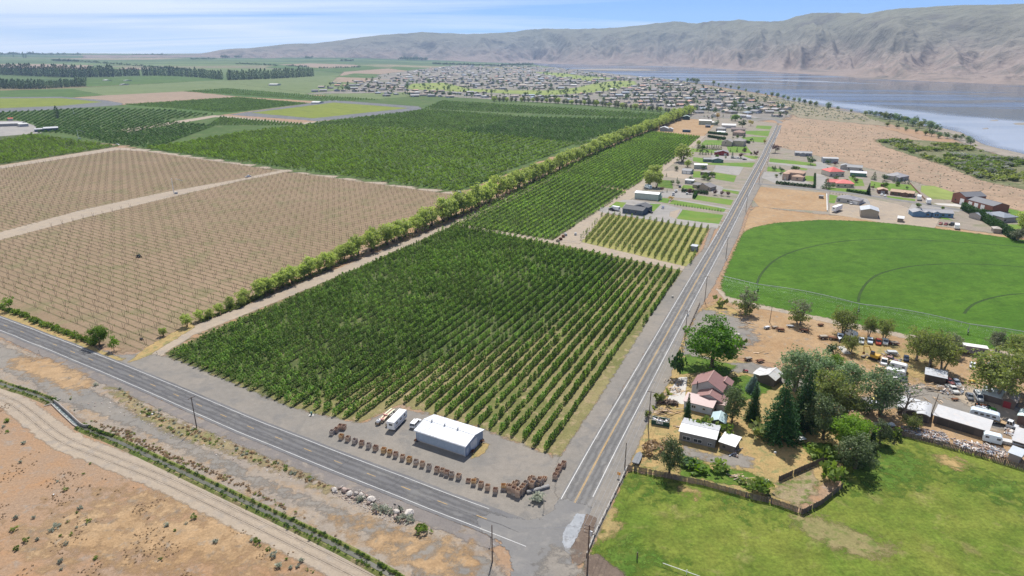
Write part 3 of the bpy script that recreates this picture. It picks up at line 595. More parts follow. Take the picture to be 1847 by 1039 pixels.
field('farm_lane', [(1290, 520), (1310, 528), (1345, 537), (1420, 554), (1520, 575), (1640, 598), (1740, 622), (1847, 640), (1847, 648), (1700, 624), (1520, 588), (1420, 566), (1310, 545)], G_track, 7, 1.5, .4, 5)
G_plot = ground('trodden_plot', (.235, .21, .175), (.265, .225, .18), (.19, .19, .12), s1=.02, s2=.08, s3=.9, t3=(.5, .68), bump=.3, grain=.2, es=.2)
field('house_plots', [(1095, 384), (1130, 348), (1165, 320), (1215, 287), (1276, 244), (1262, 224), (1290, 212), (1402, 222), (1387, 264), (1346, 345), (1292, 412), (1282, 410), (1180, 396)], G_plot, 6, 3., 1, 6)
field('house_plots', [(1392, 262), (1480, 283), (1600, 312), (1720, 350), (1850, 385), (1990, 430), (1990, 452), (1847, 428), (1740, 414), (1640, 401), (1560, 392), (1480, 386), (1400, 377), (1362, 371), (1350, 384)], G_plot, 6, 5., 1, 6)
# house plots along the north road
for n_, p_, m_, k_ in [
 ('gravel_drive', Z2([(-60, 700), (60, 690), (240, 600), (400, 600), (640, 640), (830, 660), (1050, 720), (965, 850), (1530, 930), (1510, 990), (1200, 960), (700, 880), (200, 800), (-60, 760)]), G_gravel_far, 9),
 ('bare_dirt', Z2([(880, 760), (1020, 720), (960, 850), (870, 820)]), G_track, 10),
 ('lawn', Z2([(1050, 730), (1595, 800), (1530, 925), (965, 850)]), G_lawn, 10),
 ('lawn', Z2([(915, 600), (1640, 700), (1600, 760), (865, 650)]), G_lawn, 10),
 ('gravel_drive', Z2([(760, 480), (1000, 480), (1200, 510), (1180, 580), (1000, 570), (760, 560)]), G_gravel_far, 9),
 ('lawn', Z2([(1180, 590), (1240, 535), (1730, 600), (1690, 672)]), G_lawn, 10),
 ('lawn', Z2([(1590, 440), (1810, 475), (1790, 525), (1575, 480)]), G_lawn, 10),
 ('lawn', Z2([(720, 330), (900, 340), (920, 450), (700, 420)]), G_past2, 10),
 ('lawn', Z2([(1480, 230), (1770, 275), (1735, 362), (1480, 320)]), G_lawn, 10),
 ('lawn', Z2([(1060, 400), (1210, 410), (1200, 460), (1030, 440)]), G_lawn, 10),
 ('lawn', Z2([(1180, 215), (1290, 215), (1290, 300), (1190, 300)]), G_lawn, 10),
 ('lawn', Z2([(160, 622), (295, 635), (240, 705), (60, 695)]), G_lawn, 11),
 ('lawn', Z2([(610, 650), (760, 655), (660, 755), (560, 735)]), G_lawn, 11),
 ('lawn', Z2([(740, 570), (880, 580), (850, 645), (710, 620)]), G_lawn, 11),
 ('gravel_drive', Z2([(740, 220), (1030, 200), (1180, 260), (1080, 320), (900, 300), (720, 280)]), G_track, 9),
 ('gravel_drive', Z2([(1500, 120), (1870, 150), (1800, 270), (1450, 220)]), G_gravel_far, 9),
 ('gravel_drive', Z2([(1470, 390), (1600, 430), (1560, 530), (1430, 500)]), G_gravel_far, 9),
 ('lawn', Z1([(480, 745), (660, 765), (690, 830), (1375, 825), (1330, 895), (700, 855), (480, 805)]), G_lawn, 10),
 ('lawn', Z1([(1230, 370), (1590, 365), (1560, 452), (1225, 410)]), G_lawn, 10),
 ('lawn', Z1([(1340, 450), (1545, 462), (1500, 540), (1160, 500), (1150, 470)]), G_lawn, 10),
 ('lawn', Z1([(660, 500), (920, 505), (890, 575), (580, 570), (620, 530)]), G_lawn, 10),
 ('lawn', Z1([(960, 590), (1250, 590), (1330, 690), (1000, 680)]), G_lawn, 10),
 ('lawn', Z1([(450, 620), (820, 640), (810, 690), (450, 670)]), G_lawn, 10),
 ('lawn', Z1([(1210, 720), (1420, 735), (1400, 775), (1200, 765)]), G_lawn, 10),
 ('gravel_drive', Z1([(740, 710), (1200, 730), (1390, 800), (1200, 800), (740, 780)]), G_gravel_far, 11),
 ('lawn', Z1([(1400, 290), (1620, 300), (1590, 350), (1380, 330)]), G_lawn, 10),
 ('lawn', Z3([(140, 188), (620, 240), (755, 265), (750, 295), (125, 238)]), G_lawn, 10),
 ('gravel_drive', Z3([(120, 238), (760, 298), (740, 235), (840, 240), (980, 310), (1180, 330), (1180, 360), (640, 320), (110, 255)]), G_gravel_far, 9),
 ('lawn', Z3([(110, 300), (345, 345), (345, 378), (100, 362)]), G_lawn, 10),
 ('gravel_drive', Z3([(60, 370), (350, 390), (640, 500), (700, 530), (210, 520), (30, 450)]), G_gravel_far, 9),
 ('lawn', Z3([(480, 300), (640, 330), (630, 350), (560, 345)]), G_lawn, 10),
 ('lawn', Z3([(580, 415), (735, 430), (725, 500), (610, 490)]), G_lawn, 10),
 ('gravel_drive', Z3([(740, 390), (850, 410), (920, 470), (830, 600), (740, 590)]), G_gravel_far, 9),
 ('lawn', Z3([(1180, 430), (1370, 470), (1400, 560), (1265, 560)]), G_lawn, 10),
 ('lawn', Z3([(880, 575), (1430, 610), (1430, 665), (930, 622)]), G_lawn, 10),
 ('lawn', Z3([(1480, 490), (1860, 560), (1900, 620), (1480, 580)]), G_lawn, 10),
 ('lawn', Z3([(930, 670), (1040, 690), (1000, 790), (925, 780)]), G_lawn, 10),
 ('gravel_drive', Z3([(1180, 680), (1440, 730), (1480, 800), (1320, 800), (1280, 740)]), G_gravel_far, 9),
 ('dry_plot', Z3([(-80, 560), (880, 650), (900, 900), (0, 840), (-120, 700)]), G_orange, 8),
 ('yard_dirt', Z3([(940, 800), (1300, 800), (1440, 720), (1850, 800), (2400, 1000), (2300, 1180), (1500, 1020), (930, 930)]), G_track, 8),
 ('lawn', Z4([(0, 280), (300, 300), (400, 400), (0, 375)]), G_lawn, 10),
 ('lawn', Z4([(430, 310), (590, 315), (840, 400), (805, 490), (570, 478), (420, 385)]), G_golf, 10),
 ('concrete_pad', Z4([(575, 530), (900, 540), (1150, 600), (1130, 625), (960, 582), (640, 552)]), G_conc, 12),
 ('lawn', Z4([(0, 440), (350, 480), (350, 505), (0, 465)]), G_lawn, 10),
 ('lawn', Z4([(620, 695), (700, 690), (830, 750), (660, 722)]), G_lawn, 10),
 ('gravel_drive', Z4([(310, 540), (930, 610), (900, 640), (600, 610), (400, 620), (240, 640)]), G_gravel_far, 9),
 ('concrete_pad', Z4([(1080, 650), (1180, 620), (1300, 690), (1400, 760), (1300, 780)]), G_conc, 11),
 ('lawn', Z4([(1400, 570), (1720, 640), (1780, 760), (1600, 720), (1500, 630)]), G_lawn, 9),
 ('lawn', Z4([(1340, 790), (1720, 800), (1720, 900), (1500, 860)]), G_lawn, 9),
]: field(n_, p_, m_, k_, .8, .2, 4)
# roads
dashes = [(10, 587.6), (40, 598.7), (68, 610.5), (99, 622), (131, 635), (164, 648.6), (200, 663), (237, 678.5), (276, 695), (318, 713), (359, 731), (403, 750), (452, 771), (503, 791), (555, 812), (610, 834), (669.5, 857), (732, 881), (798, 907), (869, 933.5)]
hw = pts(dashes); d0 = (hw[0]-hw[3]).normalized(); d1 = (hw[-1]-hw[-3]).normalized()
hwp = [hw[0]+d0*260, hw[0]+d0*90]+hw+[hw[-1]+d1*14]
NR = [(1027, 925), (1093, 800), (1154, 690), (1202, 604), (1250, 518), (1306.5, 418), (1349, 338), (1378.5, 283), (1385, 268), (1391, 256), (1399, 240), (1405, 226)]
nrp = smooth_path(pts(NR), 8)
hroad = strip('highway', smooth_path(hwp, 4), 9.0, G_asph, L(13), feather=.5)
nroad = strip('north_road', nrp, 8.2, G_asph2, L(13), feather=.5)
field('road_junction', [(860, 938), (880, 926), (930, 936), (975, 936), (998, 920), (1014, 898), (1066, 915), (1052, 945), (1040, 975), (1033, 1010), (1050, 1075), (905, 1075), (925, 1020), (916, 990), (895, 972), (870, 962)], G_asph2, 14, 2.6, .2, 2)
field('dusty_junction', [(1000, 985), (1030, 1000), (1060, 1075), (960, 1075), (975, 1020)], G_gravel, 18, 9., .4, 2)
field('road_patch', zc(7.475, 1010, 900, [(215, 200), (345, 210), (325, 290), (290, 380), (235, 500), (200, 580), (150, 650), (130, 760), (75, 735), (60, 650), (30, 600), (35, 480), (70, 400), (160, 300)]), G_patch, 16, .8, .25, 1)
field('dark_shoulder', zc(7.475, 1010, 900, [(345, 210), (430, 230), (500, 260), (480, 350), (400, 560), (380, 800), (260, 900), (190, 880), (140, 780), (150, 660), (240, 500), (300, 380)]), G_mud, 15, .8, .3, 1.5)
field('damp_verge', [(1058, 1000), (1080, 1000), (1120, 1030), (1140, 1060), (1050, 1060)], G_mud, 9, 2., .4, 2)
G_tyre = ground('tyre_polished_asphalt', (.120, .119, .121), (.136, .134, .134), (.16, .157, .152), s1=.05, s2=.12, s3=4., bump=.03, grain=.1, rough=.7, es=.25, soft=.45)
G_tyre2 = ground('tyre_dusted_asphalt', (.15, .148, .144), (.166, .162, .156), (.2, .193, .18), s1=.05, s2=.12, s3=4., bump=.03, grain=.1, rough=.7, es=.25, soft=.45)
G_seal = ground('crack_sealant', (.05, .05, .052), (.06, .06, .06), None, s1=.3, s3=5., bump=.02, grain=.1, es=1.)
for o_ in (-1.8, 1.8):
    strip('wheel_track', smooth_path(hwp, 4), 1.6, G_tyre, L(14)+.002, off=o_, feather=1.6, parent=hroad, kind=None)
    strip('wheel_track', nrp[1:], 1.6, G_tyre2, L(14)+.002, off=o_, feather=1.6, parent=nroad, kind=None)
_rr = random.Random(5)
for P_, n_, ro in ((smooth_path(hwp, 4), 26, hroad), (nrp, 16, nroad)):
    for i in range(n_):
        k_ = _rr.randrange(4, len(P_)-3); p0 = P_[k_].lerp(P_[k_+1], _rr.random()); dv_ = (P_[k_+1]-P_[k_]).normalized(); nv_ = Vector((dv_.y, -dv_.x, 0)); o0 = _rr.choice([-4.1, -3, 0.2, .3])
        if _rr.random() < .6: Q_ = [p0+nv_*(-4.1+1.37*j)+dv_*_rr.uniform(-.25, .25) for j in range(7)]
        else: Q_ = [p0+dv_*(2.5*j)+nv_*(o0+_rr.uniform(-.2, .2)) for j in range(6)]
        strip('sealed_crack', Q_, .09, G_seal, L(15), parent=ro, kind=None)
for o_ in (-3.55, 3.55):
    P = smooth_path(hwp[:-1] if o_ < 0 else hwp, 4)
    strip('edge_line', P, .13, G_white, L(17), off=o_, parent=hroad, kind=None)
    strip('edge_line', nrp[1:] if o_ < 0 else nrp[2:], .16, G_white, L(17), off=o_, parent=nroad, kind=None)
for o_ in (-.14, .14): strip('centre_line', nrp[1:], .13, G_yel, L(17), off=o_, parent=nroad, kind=None)
dm = None
for i, p in enumerate(hw):
    d = (hw[min(i+1, len(hw)-1)]-hw[max(i-1, 0)]).normalized()
    if dm is None:
        dm = bpy.data.meshes.new('lane_dash'); dm.from_pydata([(-1.5, -.08, 0), (1.5, -.08, 0), (1.5, .08, 0), (-1.5, .08, 0)], [], [(0, 1, 2, 3)]); dm.materials.append(G_yel)
        dm.attributes.new('edge', 'FLOAT', 'POINT').data.foreach_set('value', [1.5]*4)
    obj('lane_dash', dm, hroad, (p.x, p.y, L(17)), math.atan2(d.y, d.x))
# side streets and the bend into town
strip('side_street', smooth_path(pts([(1362, 331), (1400, 334.5), (1470, 341.5), (1565, 352.5), (1640, 364), (1734, 379), (1780, 386)])), 6.5, G_asph2, L(12), feather=.5)
strip('side_street', smooth_path(pts([(1408, 222.5), (1400, 217), (1370, 213.5), (1300, 212), (1240, 209)])), 8, G_asph2, L(12), feather=1.)
strip('side_street', smooth_path(pts([(1370, 213.5), (1330, 205), (1290, 198), (1230, 192)])), 9, G_gravel_far, L(12), feather=1.)
for q in ([(1310, 408), (1285, 404), (1262, 403), (1220, 397), (1180, 390), (1160, 389)], [(1319, 378), (1300, 374), (1260, 367), (1222, 361)], [(1322, 386.5), (1305, 383)], [(1336, 345), (1300, 340)]):
    strip('driveway', smooth_path(pts(q)), 4., G_gravel_far, L(12), feather=.6)
# ------------------------------------------------------------------ vegetation
RG = np.random.default_rng(7); rnd = random.Random(7)
def leaves(P, size, rg, out_from=None, up=.5, aspect=.75):
    P = np.asarray(P, float); n = len(P)
    N = rg.normal(size=(n, 3)); N[:, 2] += up
    if out_from is not None:
        d = P-np.asarray(out_from); d /= np.linalg.norm(d, axis=1, keepdims=True)+1e-6; N += d*.9
    N /= np.linalg.norm(N, axis=1, keepdims=True)
    T = np.cross(N, rg.normal(size=(n, 3))); T /= np.linalg.norm(T, axis=1, keepdims=True)+1e-9
    B = np.cross(N, T); s = (size*rg.uniform(.6, 1.3, n))[:, None]
    T = T*s*.5; B = B*s*.5*aspect
    return np.stack([P-T-B*.5, P+T*.2-B, P+T+B*.4, P-T*.3+B], 1).reshape(-1, 3), np.arange(4*n).reshape(n, 4)
def ball(n, rg, r=1., hollow=.5):
    d = rg.normal(size=(n, 3)); d /= np.linalg.norm(d, axis=1, keepdims=True)
    return d*r*rg.uniform(hollow, 1., n)[:, None]
def clumpy(rg, rx, rz, cz, nc, per, cr, hollow=.55, squash=.8, cut=-.75):
    """leaf positions: NC clumps of PER leaves inside an uneven ellipsoid crown"""
    c = ball(nc*2, rg, 1., hollow); c = c[c[:, 2] > cut][:nc]
    c = c*np.array([rx, rx, rz])*rg.uniform(.8, 1.12, len(c))[:, None]+np.array([0, 0, cz])
    o = ball(len(c)*per, rg, 1., .5)*np.array([1, 1, squash])
    sz = cr*rg.uniform(.6, 1.35, len(c))
    return np.repeat(c, per, 0)+o*np.repeat(sz, per)[:, None]
def crown(name, P, size, rg, m, cz=None, up=.5, aspect=.75):
    V, F = leaves(P, size, rg, None if cz is None else (0, 0, cz), up, aspect); return npmesh(name, V, F, m)
M_bark = mat('bark', (.13, .10, .075), .9, var=.3, scale=3); M_barkd = mat('grey_bark', (.17, .15, .13), .9, var=.3, scale=3)
LM = {
 'orchard': leaf('orchard_leaves', (.13, .25, .05), (.29, .42, .10), .52, .6, .35),
 'orchard_far': leaf('distant_orchard_leaves', (.10, .185, .018), (.20, .30, .034), .5, .3),
 'orchard_dark': leaf('dark_orchard_leaves', (.052, .12, .024), (.09, .17, .04), .4, .3),
 'orchard_mid': leaf('mid_orchard_leaves', (.085, .165, .034), (.14, .225, .055), .42, .3),
 'young': leaf('young_leaves', (.11, .18, .03), (.18, .235, .045), .5, .8),
 'willow': leaf('willow_leaves', (.32, .41, .10), (.46, .51, .165), .5, .5, .12, (1.1, 1.15, .75)),
 'maple': leaf('maple_leaves', (.06, .155, .016), (.12, .235, .028), .5, .7, .2),
 'silver': leaf('silver_poplar_leaves', (.17, .26, .12), (.28, .37, .205), .45, .6, .15, (1.1, 1.2, .8)),
 'spruce': leaf('spruce_needles', (.020, .070, .016), (.042, .108, .026), .2, .8, .2, (1, 1.1, .6)),
 'pine': leaf('pine_needles', (.07, .105, .04), (.12, .16, .062), .3, .8, .2, (1, 1.1, .6)),
 'blue': leaf('blue_spruce_needles', (.10, .17, .15), (.17, .25, .22), .2, .8, .15, (1, 1, 1)),
 'olive': leaf('olive_leaves', (.16, .21, .065), (.27, .31, .115), .48, .6, .2),
 'bright': leaf('bright_leaves', (.11, .22, .018), (.18, .29, .03), .5, .7, .2),
 'grey': leaf('grey_green_leaves', (.16, .19, .105), (.25, .27, .17), .35, .6, .2, (1.1, 1.1, .8)),
 'twig': leaf('bare_twigs', (.27, .23, .165), (.33, .29, .21), .2, .6, .15, (1, 1, .9)),
 'sage': leaf('sagebrush_leaves', (.30, .33, .25), (.42, .44, .34), .4, 1., .2, (1, 1, 1)),
 'weed': leaf('weed_leaves', (.11, .19, .03), (.19, .26, .055), .45, 1., .25),
 'purple': leaf('plum_leaves', (.07, .03, .033), (.12, .05, .05), .3, .8, .2, (1.2, .6, .6)),
 'yellow': leaf('golden_leaves', (.3, .26, .025), (.4, .33, .04), .45, .8, .15),
 'orange': leaf('amber_leaves', (.42, .27, .025), (.5, .32, .035), .45, .8, .15),
 'poplar': leaf('poplar_leaves', (.038, .085, .038), (.07, .125, .055), .3, .4, .25),
 'town': leaf('town_tree_leaves', (.05, .105, .036), (.095, .155, .055), .35, .2, .4),
 'hedge': leaf('hedge_leaves', (.032, .085, .025), (.06, .125, .035), .3, 1., .15),
 'dry': leaf('dry_brush', (.33, .235, .14), (.43, .30, .18), .3, 1., .2, (1, 1, .8)),
}
def trunk(h, r, rg, limbs=5, spread=.35, stems=1, m=None, bend=.06, start=.3):
    mb = MB()
    for s in range(stems):
        a = 2*math.pi*s/max(1, stems)+rg.uniform(0, 1); off = (.0 if stems == 1 else .35)
        b0 = Vector((math.cos(a)*off, math.sin(a)*off, 0)); lean = (0 if stems == 1 else .16)
        P = [b0+Vector((math.cos(a)*lean*h*t+rg.uniform(-bend, bend)*h*t, math.sin(a)*lean*h*t+rg.uniform(-bend, bend)*h*t, h*t)) for t in (0, .12, .4, .75)]
        P[0].z = -.15
        mb.path(P, [r*1.35, r, r*.7, r*.3], 6)
        for k in range(limbs):
            t = start+.55*k/max(1, limbs-1); i = 1 if t < .4 else 2
            q = P[i].lerp(P[i+1], (t-(.12 if i == 1 else .4))/(.28 if i == 1 else .35)) if t < .75 else P[3]
            b2 = k*2.4+rg.uniform(0, 1); L_ = h*spread*rg.uniform(.7, 1.1)
            e = q+Vector((math.cos(b2)*L_, math.sin(b2)*L_, L_*rg.uniform(.5, .9)))
            mb.path([q, q.lerp(e, .5)+Vector((0, 0, L_*.04)), e], [r*.38, r*.25, r*.08], 5)
    return mb.mesh('trunk', m or M_bark, True)
def build_tree(kind, seed):
    """(height, trunk mesh or None, crown mesh)"""
    rg = np.random.default_rng(seed)
    if kind == 'willow':
        h = 10.; P = clumpy(rg, 4.0, 3.9, 5.8, 52, 32, 1.4, .45, .8, -.95); return h, trunk(8., .2, rg, 4, .3, 4), crown('crown', P, .7, rg, LM['willow'], 5.5)
    if kind in ('maple', 'bright'):
        h = 14.; P = clumpy(rg, 6.2, 5.8, 7.6, 95, 80, 1.7, .5); return h, trunk(11, .45, rg, 7, .33), crown('crown', P, .5, rg, LM[kind], 7.)
    if kind in ('silver', 'olive', 'grey'):
        h = 12.; P = clumpy(rg, 4.6, 5.2, 6.7, 70, 60, 1.45, .35, .9, -.9); return h, trunk(10, .3, rg, 6, .36, 2, M_barkd), crown('crown', P, .44, rg, LM[kind], 6., .2)
    if kind == 'twotone':
        h = 10.; P1 = clumpy(rg, 3.6, 2.6, 6.9, 30, 22, 1.2, .4); P2 = clumpy(rg, 3.8, 1.9, 3., 30, 30, 1.2, .4, cut=-.9)
        V1, F1 = leaves(P1, .5, rg, (0, 0, 5)); V2, F2 = leaves(P2, .55, rg, (0, 0, 3))
        me = npmesh('crown', np.vstack([V1, V2]), np.vstack([F1, F2+len(V1)]), [LM['grey'], LM['olive']], [0]*len(F1)+[1]*len(F2)); return h, trunk(8, .25, rg, 6, .34, 2, M_barkd), me
    if kind in ('spruce', 'blue', 'spire'):
        h = 15.; rb = {'spruce': 5.2, 'blue': 5.5, 'spire': 2.9}[kind]; P = []
        nl = 30
        for i in range(nl):
            t = i/nl; z = .6+t*(h-.9); r = rb*(1-t)**.85*rg.uniform(.85, 1.1)+.15; nb = max(5, int(13*(1-t)+4))
            for k in range(nb):
                a = 2*math.pi*k/nb+i*1.7+rg.uniform(-.2, .2); rr = r*rg.uniform(.78, 1.1); n = max(5, int(rr*11))
                u = rg.uniform(.25, 1., n)
                P.append(np.stack([np.cos(a)*rr*u+rg.normal(0, .17, n), np.sin(a)*rr*u+rg.normal(0, .17, n), z-rr*.22*u**1.5+rg.normal(0, .13, n)], 1))
        P = np.vstack(P); return h, trunk(h*1.2, .28, rg, 2, .03, 1, None, .004), crown('crown', P, .45, rg, LM['blue' if kind == 'blue' else 'spruce'], None, .9, .5)
    if kind == 'pine':
        h = 10.; P = clumpy(rg, 3.9, 4.4, 5.2, 110, 44, 1.05, .4, .8, -.95); return h, trunk(8.5, .28, rg, 6, .3), crown('crown', P, .42, rg, LM['pine'], 4., .6, .5)
    if kind == 'bare':
        h = 9.; P = clumpy(rg, 4.4, 3.6, 6.2, 40, 8, 1.2, .3); return h, trunk(8.5, .3, rg, 11, .42, 1, M_barkd, .08, .2), crown('crown', P, .28, rg, LM['twig'], None)
    if kind == 'small':
        h = 5.; P = clumpy(rg, 1.9, 1.9, 3.2, 20, 22, .75, .4); return h, trunk(4, .1, rg, 4, .3), crown('crown', P, .42, rg, LM['bright'], 2.8)
    if kind in ('purple', 'yellow', 'orange', 'round'):
        h = 6.; P = clumpy(rg, 2.4, 2.4, 3.7, 24, 22, .95, .4); return h, trunk(4.6, .14, rg, 4, .3), crown('crown', P, .5, rg, LM['town' if kind == 'round' else kind], 3.4)
    if kind == 'conifer':
        h = 7.; P = []
        for i in range(16):
            t = i/16; n = int(26*(1-t)+5); a = rg.uniform(0, 6.3, n); r = 1.7*(1-t)**.8*rg.uniform(.45, 1.05, n)
            P.append(np.stack([np.cos(a)*r, np.sin(a)*r, .3+t*6.6-r*.2], 1))
        return h, trunk(5, .12, rg, 1, .05, 1, None, .005), crown('crown', np.vstack(P), .5, rg, LM['hedge'], None, .8, .6)
    if kind == 'poplar':
        h = 20.; n = 210; t = rg.uniform(0, 1, n); a = rg.uniform(0, 6.3, n); r = 2.2*np.sin(np.clip(t*.95+.08, 0, 1)*math.pi)**.6*rg.uniform(.4, 1.05, n)
        P = np.stack([np.cos(a)*r, np.sin(a)*r, .5+t*19.3], 1); V, F = leaves(P, 1.5, rg, None, .2, .6)
        mb = MB().tube((0, 0, -.2), (0, 0, 12), .35, .12, 5); F2 = [f for f in mb.f if len(f) == 4]; 
        me = npmesh('poplar', np.vstack([V, mb.v]), np.vstack([F, np.array(F2)+len(V)]), [LM['poplar'], M_bark], [0]*len(F)+[1]*len(F2)); return h, None, me
    if kind == 'town':
        h = 8.; P = clumpy(rg, 2.9, 3.2, 4.9, 9, 12, 1.5, .3); V, F = leaves(P, 1.3, rg, (0, 0, 4)); mb = MB().tube((0, 0, -.2), (0, 0, 4), .22, .12, 5); F2 = [f for f in mb.f if len(f) == 4]
        return h, None, npmesh('town_tree', np.vstack([V, mb.v]), np.vstack([F, np.array(F2)+len(V)]), [LM['town'], M_bark], [0]*len(F)+[1]*len(F2))
SHRUB = {}
def shrub_mesh(kind, seed=0, h=1., rx=.7, n=14, per=9, lf=.3):
    k = (kind, seed)
    if k not in SHRUB:
        rg = np.random.default_rng(seed+100); P = clumpy(rg, rx, h*.5, h*.48, n, per, .3, .3, .8, -.6); P[:, 2] = np.maximum(P[:, 2], .03)
        SHRUB[k] = crown('shrub', P, lf, rg, LM[kind], None, .4)
    return SHRUB[k]
TREES = {}; TPROTO = {}
def tree(kind, px, py, hpx, label, cat='tree', group=None, wide=1., name=None, seed=None, metres=None):
    seed = rnd.randrange(3) if seed is None else seed
    k = (kind, seed)
    if k not in TREES: TREES[k] = build_tree(kind, seed*13+len(kind))
    h, tm, cm_ = TREES[k]; p = at(px, py); s = (metres or tall(px, py, hpx))/h; rz = rnd.uniform(0, 6.28)
    nm = name or {'spruce': 'spruce_tree', 'blue': 'blue_spruce', 'pine': 'pine_tree', 'silver': 'silver_poplar', 'maple': 'maple_tree', 'willow': 'willow_tree', 'poplar': 'poplar_tree', 'conifer': 'conifer', 'spire': 'spruce_tree', 'bare': 'leafless_tree', 'town': 'town_tree'}.get(kind, 'garden_tree')
    scl = (s*wide, s*wide, s)
    if tm is None:
        return obj(nm, cm_, None, p, rz, scl, label=label, category=cat, group=group)
    t = thing(nm, label, cat, p, rz, group, scl)
    part('trunk', tm, t); part('crown', cm_, t); return t
def shrub(kind, px, py, hpx, label, group=None, wide=1., name='shrub', cat='shrub', metres=None, seed=None):
    p = at(px, py); s = metres or tall(px, py, hpx)
    return obj(name, shrub_mesh(kind, rnd.randrange(3) if seed is None else seed), None, p, rnd.uniform(0, 6.28), (s*wide, s*wide, s), label=label, category=cat, group=group)

# ---- orchards
def orchard_mesh(kind, seed, h=2.9, w=1.0, n=64, lf=.46, mname='orchard', d=1.0):
    rg = np.random.default_rng(seed+500); t = rg.uniform(.08, 1, n); a = rg.uniform(0, 6.3, n)
    r = (1.04-t**3)*rg.uniform(.4, 1.05, n)
    P = np.stack([np.cos(a)*r*w, np.sin(a)*r*d, .25+t*(h-.3)], 1); V, F = leaves(P, lf, rg, (0, 0, h*.35), .9)
    mb = MB().tube((0, 0, -.1), (0, 0, h*.6), .06, .03, 4); F2 = [f for f in mb.f if len(f) == 4]
    return npmesh(kind, np.vstack([V, mb.v]), np.vstack([F, np.array(F2)+len(V)]), [LM[mname], M_bark], [0]*len(F)+[1]*len(F2))
ROWI = [None]
def rows(q, clip, rowsp, step, seed=0, jit=.15, start=.5):
    """points in rows from the near edge q[0]-q[1] to the far edge q[3]-q[2] (photograph pixels), cut by the outline CLIP"""
    a, b, c, d = [np.array(at(*p)[:2]) for p in q]; cl = [at(*p) for p in clip]; rg = np.random.default_rng(seed); I_ = []
    dr = (d-a)/np.linalg.norm(d-a); w = abs(np.cross(b-a, dr)); n = max(2, int(w/rowsp)); P, A = [], []
    for i in range(n+1):
        u = i/n; s, e = a+(b-a)*u, d+(c-d)*u; L_ = np.linalg.norm(e-s); k = np.arange(int(L_/step))+start
        p = s+(e-s)*(k*step/L_)[:, None]+rg.normal(0, jit, (len(k), 2)); P.append(p); A.append(np.full(len(k), math.atan2(*(e-s)[::-1]))); I_.append(np.full(len(k), i))
    P, A, I_ = np.vstack(P), np.hstack(A), np.hstack(I_); m = inside(P, cl); ROWI[0] = n-I_[m]+1; return P[m], A[m]
om = [orchard_mesh('orchard_tree', i, 2.75, 1.0, 88, .5, 'orchard', .6) for i in range(5)]
oc = [crown('crown', (lambda t, a: np.stack([np.cos(a)*(1.04-t**3)*RG.uniform(.4, 1.05, 96)*1.1, np.sin(a)*(1.04-t**3)*RG.uniform(.4, 1.05, 96)*.58, .25+t*2.4], 1))(RG.uniform(.08, 1, 96), RG.uniform(0, 6.3, 96)), .50, RG, LM['orchard'], 1., .9) for i in range(5)]
ot = MB().tube((0, 0, -.1), (0, 0, 1.5), .06, .03, 5).mesh('trunk', M_bark)
main_clip = [(297, 640), (530, 736), (553, 739), (650, 759), (722, 723), (790, 744), (870, 768), (1003, 819), (1226, 490), (820, 407)]
P, A = rows([(297, 638), (950, 905), (1226, 488), (820, 407)], main_clip, 3.85, 1.3, 1, .09); I_ = ROWI[0]
keep = RG.uniform(size=len(P)) > .03+.25*(fbm(P[:, 0]/14, P[:, 1]/14, 5) > .62); P, A, I_ = P[keep], A[keep], I_[keep]
d = np.hypot(P[:, 0], P[:, 1]); o_ = np.argsort(d); P, A, I_ = P[o_], A[o_], I_[o_]
vig = .74+.5*fbm(P[:, 0]/20, P[:, 1]/20, 9)
NI = 300; cnt = {}
for i in range(NI):
    s = float(vig[i]*RG.uniform(.85, 1.15))*.95; r_ = int(I_[i]); cnt[r_] = cnt.get(r_, 0)+1
    t = thing('orchard_tree', 'dark green fruit tree, %s from the yard in the %s row from the north road' % (ordw(cnt[r_]), ordw(r_)), 'fruit tree', (P[i, 0], P[i, 1], 0), float(A[i]+RG.normal(0, .2)+math.pi*(i % 2)), 'fruit trees in the near orchard rows', (s, s, s*float(RG.uniform(.9, 1.1))))
    part('trunk', ot, t); part('crown', oc[i % 5], t)
n = len(P)-NI; S = (vig[NI:]*RG.uniform(.85, 1.18, n))
scatter('orchard_rows', np.c_[P[NI:], np.zeros(n)], A[NI:]+RG.normal(0, .18, n), np.c_[S, S, S*RG.uniform(.9, 1.12, n)], om, label='dense rows of dark green fruit trees filling the middle of the near orchard')
om2 = [orchard_mesh('orchard_clump', i+20, 2.8, 1.35, 50, .62, 'orchard', .8) for i in range(3)]
for nm, q, lab in (('b', [(818, 407), (994, 434), (1132, 346), (985, 318)], 'dark green orchard block just beyond the lane behind the near orchard'),
               ('c', [(985, 321), (1132, 343), (1212, 289), (1092, 268)], 'dark green orchard block midway along the willow windbreak'),
               ('d', [(1092, 273), (1212, 288), (1262, 247), (1172, 238)], 'dark green orchard block beside the bare yard')):
    P, A = rows(q, q, 4.0, 1.9, 3, .15); n = len(P); S = RG.uniform(.85, 1.15, n)
    scatter('orchard_rows', np.c_[P, np.zeros(n)], A, np.c_[S, S, S], om2, label=lab)
# young orchard: slim trees with dry strips between
ym = [orchard_mesh('young_tree', i+40, 3.2, .7, 44, .45, 'young', .55) for i in range(3)]
q = [(1046, 434), (1243, 480), (1278, 411), (1088, 386)]
P, A = rows(q, q, 3.7, 1.4, 4, .12)
d = np.hypot(P[:, 0], P[:, 1]); o_ = np.argsort(d); P = P[o_]; keep = RG.uniform(size=len(P)) > .06; P = P[keep]
n = len(P); S = RG.uniform(.75, 1.15, n)
scatter('young_orchard_rows', np.c_[P, np.zeros(n)], RG.uniform(0, 6.28, n), np.c_[S, S, S], ym, label='slim young fruit trees in rows over dry grass beside the north road')
